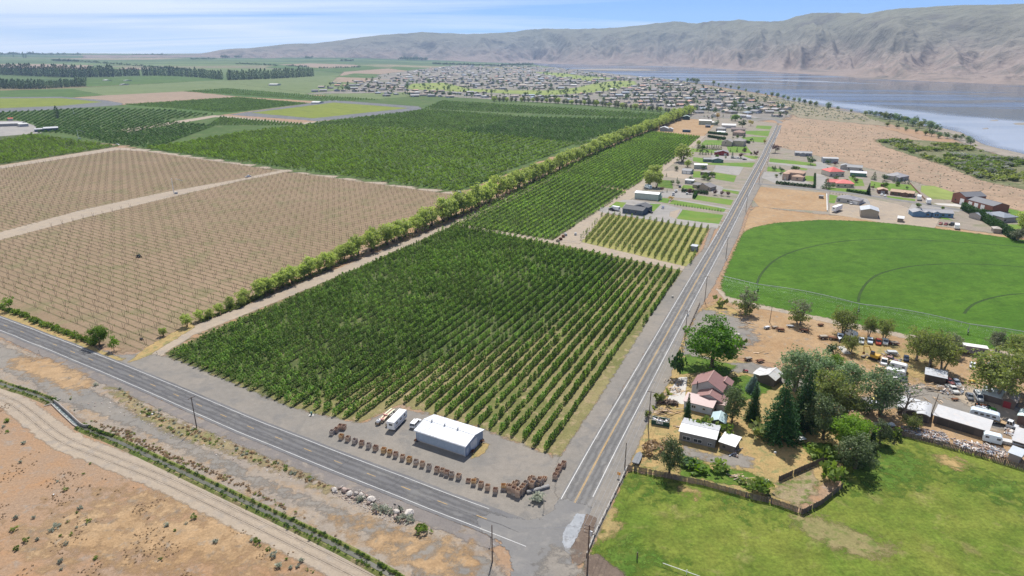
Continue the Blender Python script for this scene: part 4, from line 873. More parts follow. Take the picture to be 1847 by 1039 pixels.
# the wide orchards beyond the windbreak
fm = {k: [orchard_mesh('orchard_clump', i+60, 3.1, 2.2, 38, 1.05, k, 1.5) for i in range(3)] for k in ('orchard_far', 'orchard_dark', 'orchard_mid')}
BIG = [
 ([(262, 268), (830, 347), (1120, 246), (400, 209)], [(262, 268), (518, 306), (830, 346), (900, 318), (1042, 260), (940, 248), (820, 238), (620, 226), (545, 227), (440, 238), (345, 255)], 4.6, 3.2, 'orchard_far', 'broad yellow-green orchard between the bare trellis field and the willow windbreak'),
 ([(-260, 262), (270, 270), (460, 200), (-160, 192)], [(-200, 212), (110, 198), (215, 190), (385, 207), (290, 218), (380, 226), (436, 237), (345, 254), (262, 267), (200, 259), (110, 240), (70, 240), (62, 224), (30, 217), (-200, 218)], 4.8, 3.6, 'orchard_dark', 'dark blue-green orchard beyond the left farm yard'),
 ([(380, 226), (540, 226), (545, 223), (402, 210)], [(292, 219), (390, 211), (545, 224), (540, 227), (440, 237), (380, 226)], 5., 4., 'orchard_mid', 'mid green orchard strip left of the grey netting'),
 ([(560, 224), (825, 239), (960, 209), (720, 194)], [(578, 221), (700, 207), (765, 198), (880, 206), (938, 212), (820, 236), (620, 224)], 5., 4., 'orchard_mid', 'striped orchard block with tan gaps in the middle distance'),
 ([(822, 238), (1040, 258), (1180, 216), (942, 213)], [(822, 238), (942, 213), (1190, 217), (1150, 232), (1110, 248), (1042, 259)], 5., 4., 'orchard_dark', 'darkest orchard block against the windbreak far down the row'),
 ([(765, 197), (1192, 215), (1215, 207), (800, 182)], [(765, 196), (640, 193), (770, 181), (850, 183), (930, 184), (1130, 196), (1240, 203), (1195, 215), (940, 211), (880, 205)], 6., 5., 'orchard_mid', 'farthest orchard belt before the town'),
 ([(-200, 300), (0, 297), (214, 264), (60, 243)], [(-200, 245), (60, 243), (214, 264), (0, 297), (-200, 323)], 4.6, 3.2, 'orchard_far', 'bright green orchard at the left edge above the trellis field'),
 ([(225, 189), (410, 205), (556, 187), (428, 176)], [(225, 189), (428, 176), (556, 187), (410, 204)], 7., 5., 'orchard_mid', 'soft green orchard behind the tan vineyard'),
 ([(330, 165), (600, 183), (690, 180), (410, 160)], [(335, 165), (410, 160), (560, 172), (690, 180), (600, 183), (440, 174)], 9., 7., 'orchard_mid', 'green orchard before the distant houses'),
]
for i, (q, cl, rs, st, k, lab) in enumerate(BIG):
    P, A = rows(q, cl, rs, st, 10+i, .35); n = len(P); S = RG.uniform(.75, 1.2, n)
    keep = RG.uniform(size=n) > .12; P, S, A = P[keep], S[keep], A[keep]; n = len(P)
    scatter('orchard_rows', np.c_[P, np.zeros(n)], A, np.c_[S, S, S*RG.uniform(.75, 1.15, n)], fm[k], label=lab)
reg = [(262, 268), (515, 306), (828, 347), (900, 320), (1050, 262), (1240, 204), (1130, 195), (930, 183), (770, 180), (640, 192), (765, 197), (700, 206), (578, 221), (545, 226), (440, 238), (345, 255)]
P, A = rows([(262, 268), (1045, 262), (1215, 205), (385, 206)], reg, 5.6, 4.2, 77, .4); m = np.zeros(len(P), bool)
for q, cl, *_ in BIG: m |= inside(P, [at(*p) for p in cl])
P, A = P[~m], A[~m]; n = len(P); S = RG.uniform(.75, 1.15, n)
scatter('orchard_rows', np.c_[P, np.zeros(n)], A, np.c_[S, S, S], fm['orchard_mid'], label='soft green orchard rows filling the gaps between the broad blocks')
# ---- trellis field: leaning post pairs, young vines, tilled rows
q = [(-190, 450), (256, 632), (824, 351), (212, 269)]
tcl = [(-190, 448), (0, 556), (235, 630), (256, 630), (545, 488), (822, 352), (518, 310), (264, 273), (214, 271), (0, 305), (-190, 335)]
lane = [at(*p) for p in [(-260, 480), (0, 419), (150, 378), (300, 346), (420, 325), (512, 306), (524, 308.5), (440, 325), (320, 353), (160, 391), (0, 433), (-260, 498)]]
a, b, c, dd = [np.array(at(*p)[:2]) for p in q]; a = b+(a-b)*1.5; dd = c+(dd-c)*2.; rd = (b-a)/np.linalg.norm(b-a)
wid = np.linalg.norm(c-b)*abs(np.cross((c-b)/np.linalg.norm(c-b), rd)); nr_ = int(wid/3.7); PV, PP, PA, PI_ = [], [], [], []
vs, fs = [], []; cw2 = [at(*p) for p in tcl]
for i in range(nr_+1):
    u = i/nr_; s, e = b+(c-b)*u, a+(dd-a)*u; L_ = np.linalg.norm(e-s); dv = (e-s)/L_
    k = np.arange(0, L_, 12.) + (i % 2)*3; PP.append(s+dv*k[:, None]); PA.append(np.full(len(k), math.atan2(dv[1], dv[0]))); PI_.append(np.full(len(k), i))
    k = np.arange(0, L_, 1.9); PV.append(s+dv*k[:, None]+RG.normal(0, .25, (len(k), 2)))
    nv_ = np.array([-dv[1], dv[0]])*.36; seg = np.arange(0, L_, 6.)
    for t in seg:
        p0, p1 = s+dv*t, s+dv*min(L_, t+6.); mid = np.array([(p0+p1)/2])
        if inside(mid, cw2)[0] and not inside(mid, lane)[0]:
            j = len(vs); vs += [(*(p0-nv_), .03), (*(p1-nv_), .03), (*(p1+nv_), .03), (*(p0+nv_), .03)]; fs.append((j, j+1, j+2, j+3))
G_till = ground('tilled_row', (.145, .11, .07), (.14, .13, .062), (.18, .13, .085), s1=.03, s2=.25, s3=1.5, bump=.5, grain=.25)
me = bpy.data.meshes.new('tilled_rows'); me.from_pydata(vs, [], fs); me.materials.append(G_till); me.attributes.new('edge', 'FLOAT', 'POINT').data.foreach_set('value', [1.5]*len(vs)); structure('tilled_rows', me, None, 'stuff')
PP, PA, PV, PI_ = np.vstack(PP), np.hstack(PA), np.vstack(PV), np.hstack(PI_)
m = inside(PP, cw2) & ~inside(PP, lane); PP, PA, PI_ = PP[m], PA[m], PI_[m]; o_ = np.argsort(np.hypot(PP[:, 0], PP[:, 1]-0)); PP, PA, PI_ = PP[o_], PA[o_], PI_[o_]
M_post = mat('weathered_post', (.15, .095, .07), .9, var=.25)
pm = MB().tube((0, -.45, -.1), (0, -1.15, 2.6), .07, .06, 5).tube((0, .45, -.1), (0, 1.15, 2.6), .07, .06, 5).mesh('trellis_post_pair', M_post)
vis = [i for i in range(len(PP)) if abs(math.atan2(PP[i, 0], PP[i, 1])) < R(37.6)]
first = vis[:300]
pc = {}
for i in first:
    r_ = int(PI_[i]); pc[r_] = pc.get(r_, 0)+1
    obj('trellis_post', pm, None, (PP[i, 0], PP[i, 1], 0), PA[i]+1.57, label='splayed trellis posts, %s nearest in the %s trellis row from the highway' % (ordw(pc[r_]), ordw(r_+1)), category='trellis post', group='trellis posts in the bare field')
rest = np.array(sorted(set(range(len(PP)))-set(first)))
scatter('trellis_posts', np.c_[PP[rest], np.zeros(len(rest))], PA[rest]+1.57, 1., [pm], label='far rows of splayed trellis posts in the bare field')
m = inside(PV, cw2) & ~inside(PV, lane); PV = PV[m]; g = fbm(PV[:, 0]/25, PV[:, 1]/25, 21); keep = RG.uniform(size=len(PV)) < np.clip((g-.32)*3.2, .08, .9); PV = PV[keep]
sv = [shrub_mesh('olive', i, 1., .75, 5, 6, .5) for i in range(3)]
n = len(PV); S = RG.uniform(.2, .42, n); scatter('young_vines', np.c_[PV, np.zeros(n)], RG.uniform(0, 6.28, n), np.c_[S, S, S], sv, label='thin green young vines along the bare trellis rows')
# ---- the willow windbreak
wb = smooth_path(pts([(365, 579), (420, 557), (455, 541), (480, 530), (560, 498), (640, 464), (800, 399), (862, 374), (1000, 311), (1104, 264), (1175, 236), (1245, 206)]), 30)
hts = [(365, 22), (430, 21), (475, 33), (560, 30), (640, 35), (760, 37), (860, 42), (1000, 30), (1100, 24), (1180, 20), (1245, 17)]
acc = 0; nxt = 0; k = 0; prevp = wb[0]
for p in wb:
    acc += (p-prevp).length; prevp = p
    if acc < nxt: continue
    v = (p.x, p.y); cx = 923.5+FPX*p.x/(p.y*_cp+CAM_H*_sp)
    h = float(np.interp(cx, *zip(*hts)))*(p.y*_cp+CAM_H*_sp)/FPX*math.hypot(math.hypot(p.x, p.y), CAM_H)/math.hypot(p.x, p.y)*rnd.uniform(.85, 1.12); k += 1
    s = h*.42*rnd.choice([.8, 1, 1.25]) if cx > 455 else h*.95
    nxt = acc+s*rnd.uniform(.8, 1.25)
    kk = ('willow', k % 6)
    if kk not in TREES: TREES[kk] = build_tree('willow', k % 6*13+6)
    _h, tm, cm_ = TREES[kk]; sc = h/_h
    w_ = sc*(1.0 if cx < 800 else .95)*rnd.uniform(.9, 1.15)
    t = thing('willow_tree', 'yellow-green willow, %s tree of the long windbreak counting from the highway' % ordw(k), 'tree', (p.x+rnd.uniform(-1.2, 1.2), p.y+rnd.uniform(-1.2, 1.2), 0), rnd.uniform(0, 6.28), 'willows of the long windbreak', (w_, w_, sc))
    part('trunk', tm, t); part('crown', cm_, t)
for i, (px, py, h) in enumerate([(338, 589, 24), (295, 606, 16)]): tree('willow', px, py, h, ('small yellow-green willow before the start of the windbreak', 'tiny yellow willow bush nearest the field corner')[i], group='willows of the long windbreak')
# low undergrowth along its foot
wp = np.array([(p.x, p.y) for p in wb]); n = 900; i_ = RG.integers(0, len(wp), n)
us = [shrub_mesh('olive', i, 1., .8, 8, 7, .4) for i in range(3)]
S = RG.uniform(.4, 1.5, n); scatter('undergrowth', np.c_[wp[i_]+RG.normal(0, 1.1, (n, 2)), np.zeros(n)], RG.uniform(0, 6.28, n), np.c_[S, S, S], us, label='dark scrubby undergrowth along the foot of the willow windbreak')
# ---- dark poplars on the far left
PROW = [([(-20, 134), (40, 136.5), (100, 139), (150, 139.5), (205, 138.5)], 21, 62), ([(206, 138), (252, 136.5)], 15, 17), ([(258, 136.5), (300, 137), (350, 139), (401, 144)], 16.5, 46), ([(411, 145), (470, 143), (520, 141), (565, 138)], 17.5, 46), ([(-20, 160), (40, 160.5), (82, 160)], 17, 34), ([(87, 159.5), (113, 158)], 15, 10), ([(117, 157.5), (153, 156)], 15, 14)]
k = 0
for ri, (pl, hp, n) in enumerate(PROW):
    xs = np.linspace(pl[0][0], pl[-1][0], n)
    for x in xs:
        y = float(np.interp(x, *zip(*pl))); k += 1
        tree('poplar', x+rnd.uniform(-.6, .6), y+rnd.uniform(-.3, .3), hp*rnd.uniform(.8, 1.1), 'tall dark poplar in the %s' % ('long back row of the far-left windbreak', 'short back row before the gap', 'middle stretch of the far windbreak', 'stretch ending by the pale road', 'front row of the far-left windbreak', 'short front row between two gaps', 'front row end by the green field')[ri], group='far poplars row %s' % 'abcdefg'[ri], wide=1.5, seed=k % 4)
for i, (x, y, h) in enumerate([(137, 147, 18), (148, 146.5, 17), (155, 146, 13), (104, 213.5, 22), (43, 105, 11), (25, 104, 6), (47, 105, 9)]):
    tree('poplar', x, y, h, ('leaning tall poplar between the two far-left rows', 'dark poplar standing behind the leaning one', 'shorter poplar at the gap of the far-left rows', 'lone dark conifer-like poplar by the farm house at left', 'isolated dark tree on the left horizon', 'low dark tree near the left horizon', 'second dark tree close beside the isolated horizon tree')[i], wide=1.9 if i == 3 else 1.3, seed=i % 4)
# ---- far hedgerows and woods as one mass each
tms = []
for i in range(4):
    TREES[('town', i)] = build_tree('town', i*13+4); tms.append(TREES[('town', i)][2])
HP = []
for pl, n, h in [([(-20, 100), (70, 99.5)], 40, 10), ([(70, 99.8), (145, 100)], 30, 8), ([(240, 101.2), (300, 101)], 22, 8), ([(97, 111), (140, 112), (270, 122), (340, 128)], 110, 9), ([(345, 108), (390, 107.5)], 22, 7), ([(400, 105), (412, 105)], 12, 9), ([(424, 104.5), (436, 104.3)], 10, 8), ([(552, 106), (562, 105.5)], 9, 8), ([(615, 111), (636, 110.5)], 16, 8), ([(425, 116), (500, 119.5)], 40, 7), ([(518, 119.8), (555, 122)], 24, 7), ([(575, 124), (650, 122)], 40, 6), ([(720, 108), (770, 109)], 40, 10), ([(780, 116), (905, 120)], 150, 7), ([(905, 119), (960, 118)], 60, 8)]:
    for t in np.linspace(0, 1, n):
        x = np.interp(t, np.linspace(0, 1, len(pl)), [p[0] for p in pl]); y = np.interp(x, *zip(*pl)); p = at(x+rnd.uniform(-1.5, 1.5), y+rnd.uniform(-.2, .2)); HP.append((p.x, p.y, p.z, tall(x, y, h*.5)*rnd.uniform(.6, 1.2)))
HP = np.array(HP); S = HP[:, 3]/8; scatter('distant_trees', HP[:, :3], RG.uniform(0, 6.28, len(HP)), np.c_[S*1.6, S*1.6, S], tms, label='dark hedgerows and groves scattered over the far plateau')
# ---- shore trees, river scrub, sage
def fill(px, n, seed):
    W = [at(*p) for p in px]; rg = np.random.default_rng(seed); xs = [p.x for p in W]; ys = [p.y for p in W]; Q = np.zeros((0, 2))
    while len(Q) < n:
        c = np.c_[rg.uniform(min(xs), max(xs), n*3), rg.uniform(min(ys), max(ys), n*3)]; Q = np.vstack([Q, c[inside(c, W)]])
    return Q[:n]
kinds = ['olive', 'silver', 'round', 'olive']
for i, (x, y, h) in enumerate([(1287, 152, 8), (1296, 154.5, 6), (1309, 156.5, 6), (1318, 158.5, 6), (1332, 161, 7), (1345, 164, 5), (1366, 169.5, 8), (1381, 171, 5), (1392, 173.5, 9), (1402, 175, 9), (1413, 177.5, 8), (1421, 180, 8), (1432, 182.5, 8), (1441, 184, 9), (1450, 187.5, 10), (1461, 189.5, 10), (1471, 191, 10), (1494, 196.5, 13), (1511, 198.5, 8), (1535, 201.5, 6), (1222, 145, 6), (1240, 147.5, 8), (1247, 148, 9), (1252, 148.5, 9), (1258, 149, 9)]):
    tree(kinds[i % 4], x, y+1, h, 'dark green tree on the near river bank, %s counting from the town' % ordw(i+1), group='trees along the near river bank', wide=1.1, name='bank_tree')
for i, (x, y, h) in enumerate([(1561, 208, 9), (1569, 209, 10), (1578, 210, 10), (1587, 212.5, 12), (1596, 215, 14), (1605, 219, 15), (1613, 216, 12), (1620, 222, 15), (1629, 220, 12), (1637, 226, 16), (1646, 228, 15), (1650, 222, 12), (1658, 231, 14), (1664, 228, 13), (1677, 236, 19), (1690, 239, 15), (1669, 244, 10), (1680, 246, 11), (1693, 249, 11), (1708, 250, 12), (1722, 252, 11), (1733, 253, 12), (1745, 258, 13), (1750, 262, 12), (1600, 228, 8), (1618, 232, 8), (1634, 236, 8), (1652, 240, 8)]):
    tree(['olive', 'round', 'silver', 'round'][i % 4], x, y, h, 'bushy green tree in the river grove, %s from its upstream end' % ordw(i+1), group='trees of the river grove', wide=1.25, name='grove_tree')
Q = fill([(1584, 256), (1620, 252), (1734, 259), (1766, 271), (1860, 296), (2000, 340), (2000, 395), (1847, 338), (1771, 324), (1711, 300), (1665, 286)], 800, 5)
for kind, fr in (('weed', .4), ('olive', .36), ('sage', .24)):
    g = fbm(Q[:, 0]/35, Q[:, 1]/35, len(kind)); m = g > np.quantile(g, 1-fr); q = Q[m]; n = len(q); S = RG.uniform(1.6, 4.6, n)
    scatter('river_bushes', np.c_[q, np.full(n, .03)], RG.uniform(0, 6.28, n), np.c_[S*1.3, S*1.3, S], [shrub_mesh(kind, i) for i in range(3)], label={'weed': 'fresh green willow scrub on the river flat', 'olive': 'dark olive scrub on the river flat', 'sage': 'silvery grey scrub in patches on the river flat'}[kind])
Q = fill([(1415, 232), (1440, 215), (1560, 228), (1700, 268), (1847, 345), (1847, 378), (1740, 362), (1640, 328), (1540, 290), (1410, 265)], 1500, 6)
n = len(Q); S = RG.uniform(.3, .95, n)**1.3; scatter('range_sagebrush', np.c_[Q, np.full(n, .02)], RG.uniform(0, 6.28, n), np.c_[S*1.2, S*1.2, S*.8], [shrub_mesh('sage', i) for i in range(3)]+[shrub_mesh('dry', 0)], label='dots of sagebrush scattered over the reddish range')
Q = fill([(1265, 156), (1330, 165), (1480, 192), (1590, 218), (1540, 220), (1440, 208), (1390, 186)], 600, 8); n = len(Q); S = RG.uniform(1, 3, n)
scatter('slope_sagebrush', np.c_[Q, np.full(n, .02)], RG.uniform(0, 6.28, n), np.c_[S, S, S*.7], [shrub_mesh('sage', i) for i in range(3)]+[shrub_mesh('olive', 0)], label='sagebrush on the slope between town and river')
# foreground sage and weeds: each shrub of its own
for i, (x, y) in enumerate(zc(2.977, 0, 690, [(112, 430), (450, 492), (310, 533), (350, 582), (430, 678), (412, 703), (310, 775), (365, 750), (275, 800), (325, 825), (200, 848), (150, 850), (355, 870), (90, 895), (415, 780), (380, 820), (895, 768), (940, 796), (1000, 760), (1035, 732), (1160, 858), (515, 946), (325, 964), (865, 950), (330, 1006), (485, 438), (185, 728), (75, 793), (85, 733), (40, 268), (130, 328), (480, 750), (20, 240), (40, 210), (1350, 850), (1400, 880), (1470, 930), (1540, 950), (1600, 990), (1650, 1010), (1500, 990), (1440, 900), (1620, 960), (1680, 1020), (1560, 1000), (1380, 860), (400, 150), (380, 90), (515, 17), (800, 175), (860, 150)])):
    s_ = rnd.choice([.5, .7, .9, 1.1]); shrub(['sage', 'weed', 'sage', 'olive'][i % 4], x, y, 0, '%s shrub on the dry ground south of the canal road, %s from the left' % ({'sage': 'grey sage', 'weed': 'green', 'olive': 'dark olive'}[['sage', 'weed', 'sage', 'olive'][i % 4]], ordw(i+1)), 'shrubs on the dry ground', 1.1, 'sagebrush', metres=s_)
for i, (x, y, s_) in enumerate([(*p, s_) for p, s_ in zip(zc(8.66, 590, 860, [(500, 370), (800, 520), (900, 520), (960, 560), (1170, 660), (1300, 690), (1140, 530), (1500, 860), (1450, 800), (560, 350)]), [1.2, 1.6, 1.3, 1.2, 1.4, 1.3, 1., 1.8, 1.2, .9])]):
    shrub('sage' if i not in (7, 8) else 'weed', x, y, 0, '%s bush among the roadside boulders, %s from the left' % ('grey sage' if i not in (7, 8) else 'green spreading', ordw(i+1)), 'bushes among the boulders', 1.2, 'sagebrush', metres=s_)
shrub('sage', 969, 905, 0, 'round silvery sagebrush beside the long metal beam', None, 1.35, 'sagebrush', metres=2.1, seed=1)
# canal side weeds
for P_, nm in ((canal, 'upper'), (canal2, 'lower')):
    Wp = np.array([(p.x, p.y) for p in P_]); nn = 160 if nm == 'upper' else 560
    i_ = RG.integers(0, len(Wp)-1, nn); t = RG.uniform(size=(nn, 1)); c_ = Wp[i_]*(1-t)+Wp[i_+1]*t; dv = Wp[i_+1]-Wp[i_]; dv /= np.linalg.norm(dv, axis=1, keepdims=True); nv2 = np.c_[-dv[:, 1], dv[:, 0]]
    sd = np.where(RG.uniform(size=nn) < .6, 1, -1); off = sd*(.95+RG.normal(0, .2, nn)); S = RG.uniform(.15, .55, nn)
    scatter('canal_weeds', np.c_[c_+nv2*off[:, None], np.full(nn, .3)], RG.uniform(0, 6.28, nn), np.c_[S*1.2, S*1.2, S], [shrub_mesh('weed', i) for i in range(3)]+[shrub_mesh('hedge', 0)], label='green weeds lining the %s canal' % nm)
Q = fill(zc(2.977, 0, 690, [(480, 200), (700, 260), (900, 370), (1200, 490), (1500, 640), (1800, 820), (1840, 860), (1700, 760), (1400, 620), (1100, 480), (850, 390), (600, 280)]), 300, 12)
n = len(Q); S = RG.uniform(.2, .5, n); scatter('dry_brush', np.c_[Q, np.zeros(n)], RG.uniform(0, 6.28, n), np.c_[S*1.4, S*1.4, S], [shrub_mesh('dry', i) for i in range(3)]+[shrub_mesh('olive', 1)], label='dry brown brush on the spoil bank beside the canal')
Q = fill([(0, 700), (60, 745), (110, 800), (300, 880), (520, 990), (640, 1060), (0, 1060), (-100, 900)], 4200, 13); Q = Q[fbm(Q[:, 0]/7, Q[:, 1]/7, 55) > .60]; n = len(Q); S = RG.uniform(.1, .24, n)
scatter('grass_tufts', np.c_[Q, np.zeros(n)], RG.uniform(0, 6.28, n), np.c_[S*1.5, S*1.5, S], [shrub_mesh('dry', i) for i in range(3)], label='small dry tufts over the orange ground')
Q = fill(zc(2.977, 0, 690, [(640, 30), (780, 130), (900, 190), (1100, 270), (1500, 430), (1780, 560), (1800, 610), (1500, 470), (1100, 330), (860, 240), (700, 130)]), 200, 14); n = len(Q); S = RG.uniform(.2, .6, n)
scatter('verge_weeds', np.c_[Q, np.zeros(n)], RG.uniform(0, 6.28, n), np.c_[S*1.4, S*1.4, S], [shrub_mesh('weed', 0), shrub_mesh('dry', 1), shrub_mesh('dry', 2), shrub_mesh('sage', 1)], label='weeds along the south shoulder of the highway')
# verge hedge at far left
Q = np.array([at(*p)[:2] for p in [(x, np.interp(x, [-60, 0, 40, 75, 110, 170], [535, 556, 570, 585, 598, 622])+rnd.uniform(-2, 2)) for x in np.linspace(-60, 172, 120)]]); n = len(Q); S = RG.uniform(.8, 2.2, n)
scatter('verge_shrubs', np.c_[Q, np.zeros(n)], RG.uniform(0, 6.28, n), np.c_[S, S, S], [shrub_mesh('weed', i) for i in range(3)]+[shrub_mesh('olive', 2)], label='ragged green shrubs along the north verge of the highway')
tree('bright', 180, 623, 37, 'bushy green tree beside the highway, larger of two', wide=1.05, seed=1)
tree('small', 206, 633, 27, 'small green tree beside the highway, right of the larger one', seed=0)
tree('small', 18, 561, 26, 'yellow-green small tree in the verge shrubs at the left edge', seed=1)
# ------------------------------------------------------------------ buildings
_mc = {}
def paint(c, rough=.55, metal=0., var=.1, scale=1.2, dirt=None, name='paint'):
    k = (tuple(c), rough, metal, dirt)
    if k not in _mc: _mc[k] = mat(name, c, rough, metal, var, scale, dirt=dirt)
    return _mc[k]
M_glass = mat('window_glass', (.03, .04, .05), .08, .0, .1, 1., .9); M_trim = paint((.72, .72, .70)); M_dark = paint((.03, .03, .032), .7); M_rust = mat('rust', (.17, .075, .035), .85, .1, .4, 3.)
M_wood = mat('bleached_wood', (.30, .255, .20), .9, 0, .25, 2.5); M_woodo = mat('warm_wood', (.42, .29, .16), .85, 0, .25, 2.5); M_galv = mat('galvanised_steel', (.40, .41, .42), .55, .2, .12, 1.); M_concrete = mat('concrete', (.42, .40, .37), .9, 0, .15, 1.5)
def prism_x(mb, cs, x0, x1, m=0):
    """closed prism: cross-section (y, z) run along x"""
    n = len(cs); vs = [(x0, y, z) for y, z in cs]+[(x1, y, z) for y, z in cs]
    mb.add(vs, [tuple(range(n-1, -1, -1)), tuple(range(n, 2*n))]+[(i, (i+1) % n, n+(i+1) % n, n+i) for i in range(n)], m)
def swap(mb, on, i0):
    if on: mb.v[i0:] = [(y, x, z) for x, y, z in mb.v[i0:]]; 
def block_meshes(x0, y0, Lx, D, h, ridge, pitch, ov, mw, mr):
    w, r = MB(), MB(); th = .12
    if ridge in ('x', 'y'):
        a0, a1, b0, b1 = (x0, x0+Lx, y0, y0+D) if ridge == 'x' else (y0, y0+D, x0, x0+Lx)
        bm = (b0+b1)/2; hr = h+pitch*(b1-b0)/2
        prism_x(w, [(b0, 0), (b0, h-.03), (bm, hr-.03), (b1, h-.03), (b1, 0)], a0, a1)
        for s, e in ((b0-ov, bm), (b1+ov, bm)):
            ze = h-pitch*ov; prism_x(r, [(s, ze), (e, hr), (e, hr+th), (s, ze+th)], a0-ov, a1+ov)
        r.box(((a0+a1)/2, bm, hr+th+.02), (a1-a0+2*ov+.02, .35, .06))
        if ridge == 'y': swap(w, True, 0); swap(r, True, 0)
    elif ridge == 'mono':   # high side away
        prism_x(w, [(y0, 0), (y0, h-.03), (y0+D, h+pitch*D-.03), (y0+D, 0)], x0, x0+Lx)
        prism_x(r, [(y0-ov, h-pitch*ov), (y0+D+ov, h+pitch*(D+ov)), (y0+D+ov, h+pitch*(D+ov)+th), (y0-ov, h-pitch*ov+th)], x0-ov, x0+Lx+ov)
    elif ridge == 'arch':
        n = 9; cs = [(x0+Lx*i/(n-1), h+pitch*Lx*math.sin(math.pi*i/(n-1))) for i in range(n)]
        i0 = 0; prism_x(w, [(x0, 0)]+[(x, z-.05) for x, z in cs]+[(x0+Lx, 0)], y0, y0+D); swap(w, True, 0)
        for i in range(n-1):
            (xa, za), (xb, zb) = cs[i], cs[i+1]; prism_x(r, [(xa, za), (xb, zb), (xb, zb+.1), (xa, za+.1)], y0-ov, y0+D+ov)
        swap(r, True, 0)
    else:                   # hip
        w.box((x0+Lx/2, y0+D/2, (h-.03)/2), (Lx, D, h-.03)); s = min(Lx, D)/2; hr = h+pitch*s
        X0, X1, Y0, Y1 = x0-ov, x0+Lx+ov, y0-ov, y0+D+ov; ze = h-.02
        if Lx >= D: A_, B_ = (x0+s, y0+D/2, hr), (x0+Lx-s, y0+D/2, hr)
        else: A_, B_ = (x0+Lx/2, y0+s, hr), (x0+Lx/2, y0+D-s, hr)
        vs = [(X0, Y0, ze), (X1, Y0, ze), (X1, Y1, ze), (X0, Y1, ze), (X0, Y0, ze+.15), (X1, Y0, ze+.15), (X1, Y1, ze+.15), (X0, Y1, ze+.15), A_, B_]
        fs = [(3, 2, 1, 0), (0, 1, 5, 4), (1, 2, 6, 5), (2, 3, 7, 6), (3, 0, 4, 7)]
        fs += [(4, 5, 9, 8), (5, 6, 9), (6, 7, 8, 9), (7, 4, 8)] if Lx >= D else [(4, 5, 8), (5, 6, 9, 8), (6, 7, 9), (7, 4, 8, 9)]
        r.add(vs, fs)
    return w.mesh('wall', mw), r.mesh('roof', mr)
def window(root, x, y, z, w, h, side='f', near=False, m=None, name='window'):
    """a framed opening on the front (f), right (r) or left (l) wall"""
    mb = MB(); d = .06
    rz = {'f': 0, 'r': R(90), 'l': R(-90)}[side]
    mb.box((0, 0, 0), (w, d, h))
    o = part(name, mb.mesh(name, m or (M_trim if near else M_glass)), root, (x, y, z), rz)
    if near and m is None:
        q = MB(); k = 2 if w > 1.1 else 1
        for i in range(k): part('pane', MB().box((0, -.025, 0), (w/k-.1, .04, h-.14)).mesh('pane', M_glass), o, ((i-(k-1)/2)*(w/k-.02), 0, 0))
    return o
def house(label, A, B, blocks, wall, roof, cat='house', name='house', wins=(), doors=(), group=None, rough=.75, wallm=None, roofm=None, near=False, z=0.0, chim=None, rdirt=None):
    """A, B: the near wall's corners on the ground, left and right; blocks: (x0, y0, length, depth, eaves height, ridge, pitch); a length under 0 means the whole A-B"""
    a, b = at(*A), at(*B); Lx = (b-a).length; rz = math.atan2(b.y-a.y, b.x-a.x)
    t = thing(name, label, cat, (a.x, a.y, z), rz, group)
    dim = lambda q: tuple(v*.74 for v in q) if q and min(q) > .5 else q
    mw, mr = wallm or paint(wall, .8), roofm or paint(dim(roof), rough, dirt=dim(rdirt))
    for bl in blocks:
        x0, y0, l, D, h, rg, p = bl[:7]; l = Lx if l < 0 else l*Lx if l <= 1 else l; x0 = x0*Lx if 0 < x0 <= 1 else x0
        mw_ = paint(bl[7], .8) if len(bl) > 7 and bl[7] else mw; mr_ = paint(bl[8], rough) if len(bl) > 8 and bl[8] else mr
        w, r = block_meshes(x0, y0, l, D, h, rg, p, .35 if h > 1.9 else .2, mw_, mr_); part('wall', w, t); part('roof', r, t)
    for (x, y, zz, w, h, s) in wins: window(t, x*Lx if 0 <= x <= 1 else x, y, zz, w, h, s, near)
    for (x, y, w, h, s, c) in doors: window(t, x*Lx if 0 <= x <= 1 else x, y, h/2, w, h, s, False, paint(c), 'door' if w < 1.6 else 'garage_door')
    if chim: part('chimney', MB().tube((0, 0, 0), (0, 0, chim[3]), .14, .14, 8).mesh('chimney', M_dark), t, (chim[0], chim[1], chim[2]))
    return t, Lx
def wn(n, y, z, w=1.2, h=1.1, s='f', a=.12, b=.88): return [(a+(b-a)*i/max(1, n-1), y, z, w, h, s) for i in range(n)]
# the white shed by the highway
WH = (.66, .68, .70)
shed, L_ = house('large pale blue-grey metal shed with a white gable roof beside the orchard', (750.6, 794.3), (840, 823.8), [(0, 0, -1, 9.3, 3.5, 'x', .21)], (.33, .40, .49), WH, 'shed', 'metal_shed', rough=.4, roofm=paint(WH, .4),
  doors=[(17.45, 4.3, 3.4, 3.0, 'r', (.62, .66, .70)), (17.45, 1.0, 1.0, 2.1, 'r', (.6, .64, .68))])
for o_ in list(KIDS[shed.name]):
    if 'door' in o_.name: o_.location.x = L_+.03
rb = MB()
for i in range(1, int(L_/.9)): rb.box((i*.9, -.02, 1.74), (.06, .05, 3.4))
o_ = part('wall_rib', rb.mesh('wall_rib', paint((.33, .40, .49), .8)), shed); o_['kind'] = 'stuff'
rb = MB(); a_ = math.atan(.21)
for i in range(0, int(L_/.9)+1):
    for s in (-1, 1): rb.box((i*.9, 4.65+s*2.4, 3.5+.21*2.25+.17), (.05, 5.1, .04), rx=-s*a_)
o_ = part('roof_seam', rb.mesh('roof_seam', paint((.50, .52, .54), .4)), shed); o_['kind'] = 'stuff'
part('light_fixture', MB().box((0, 0, 0), (.25, .3, .2)).mesh('light_fixture', M_trim), shed, (L_+.15, 4.6, 4.0))
part('fascia', MB().box((L_/2, -.37, 3.42), (L_+.7, .04, .2)).mesh('fascia', M_trim), shed)
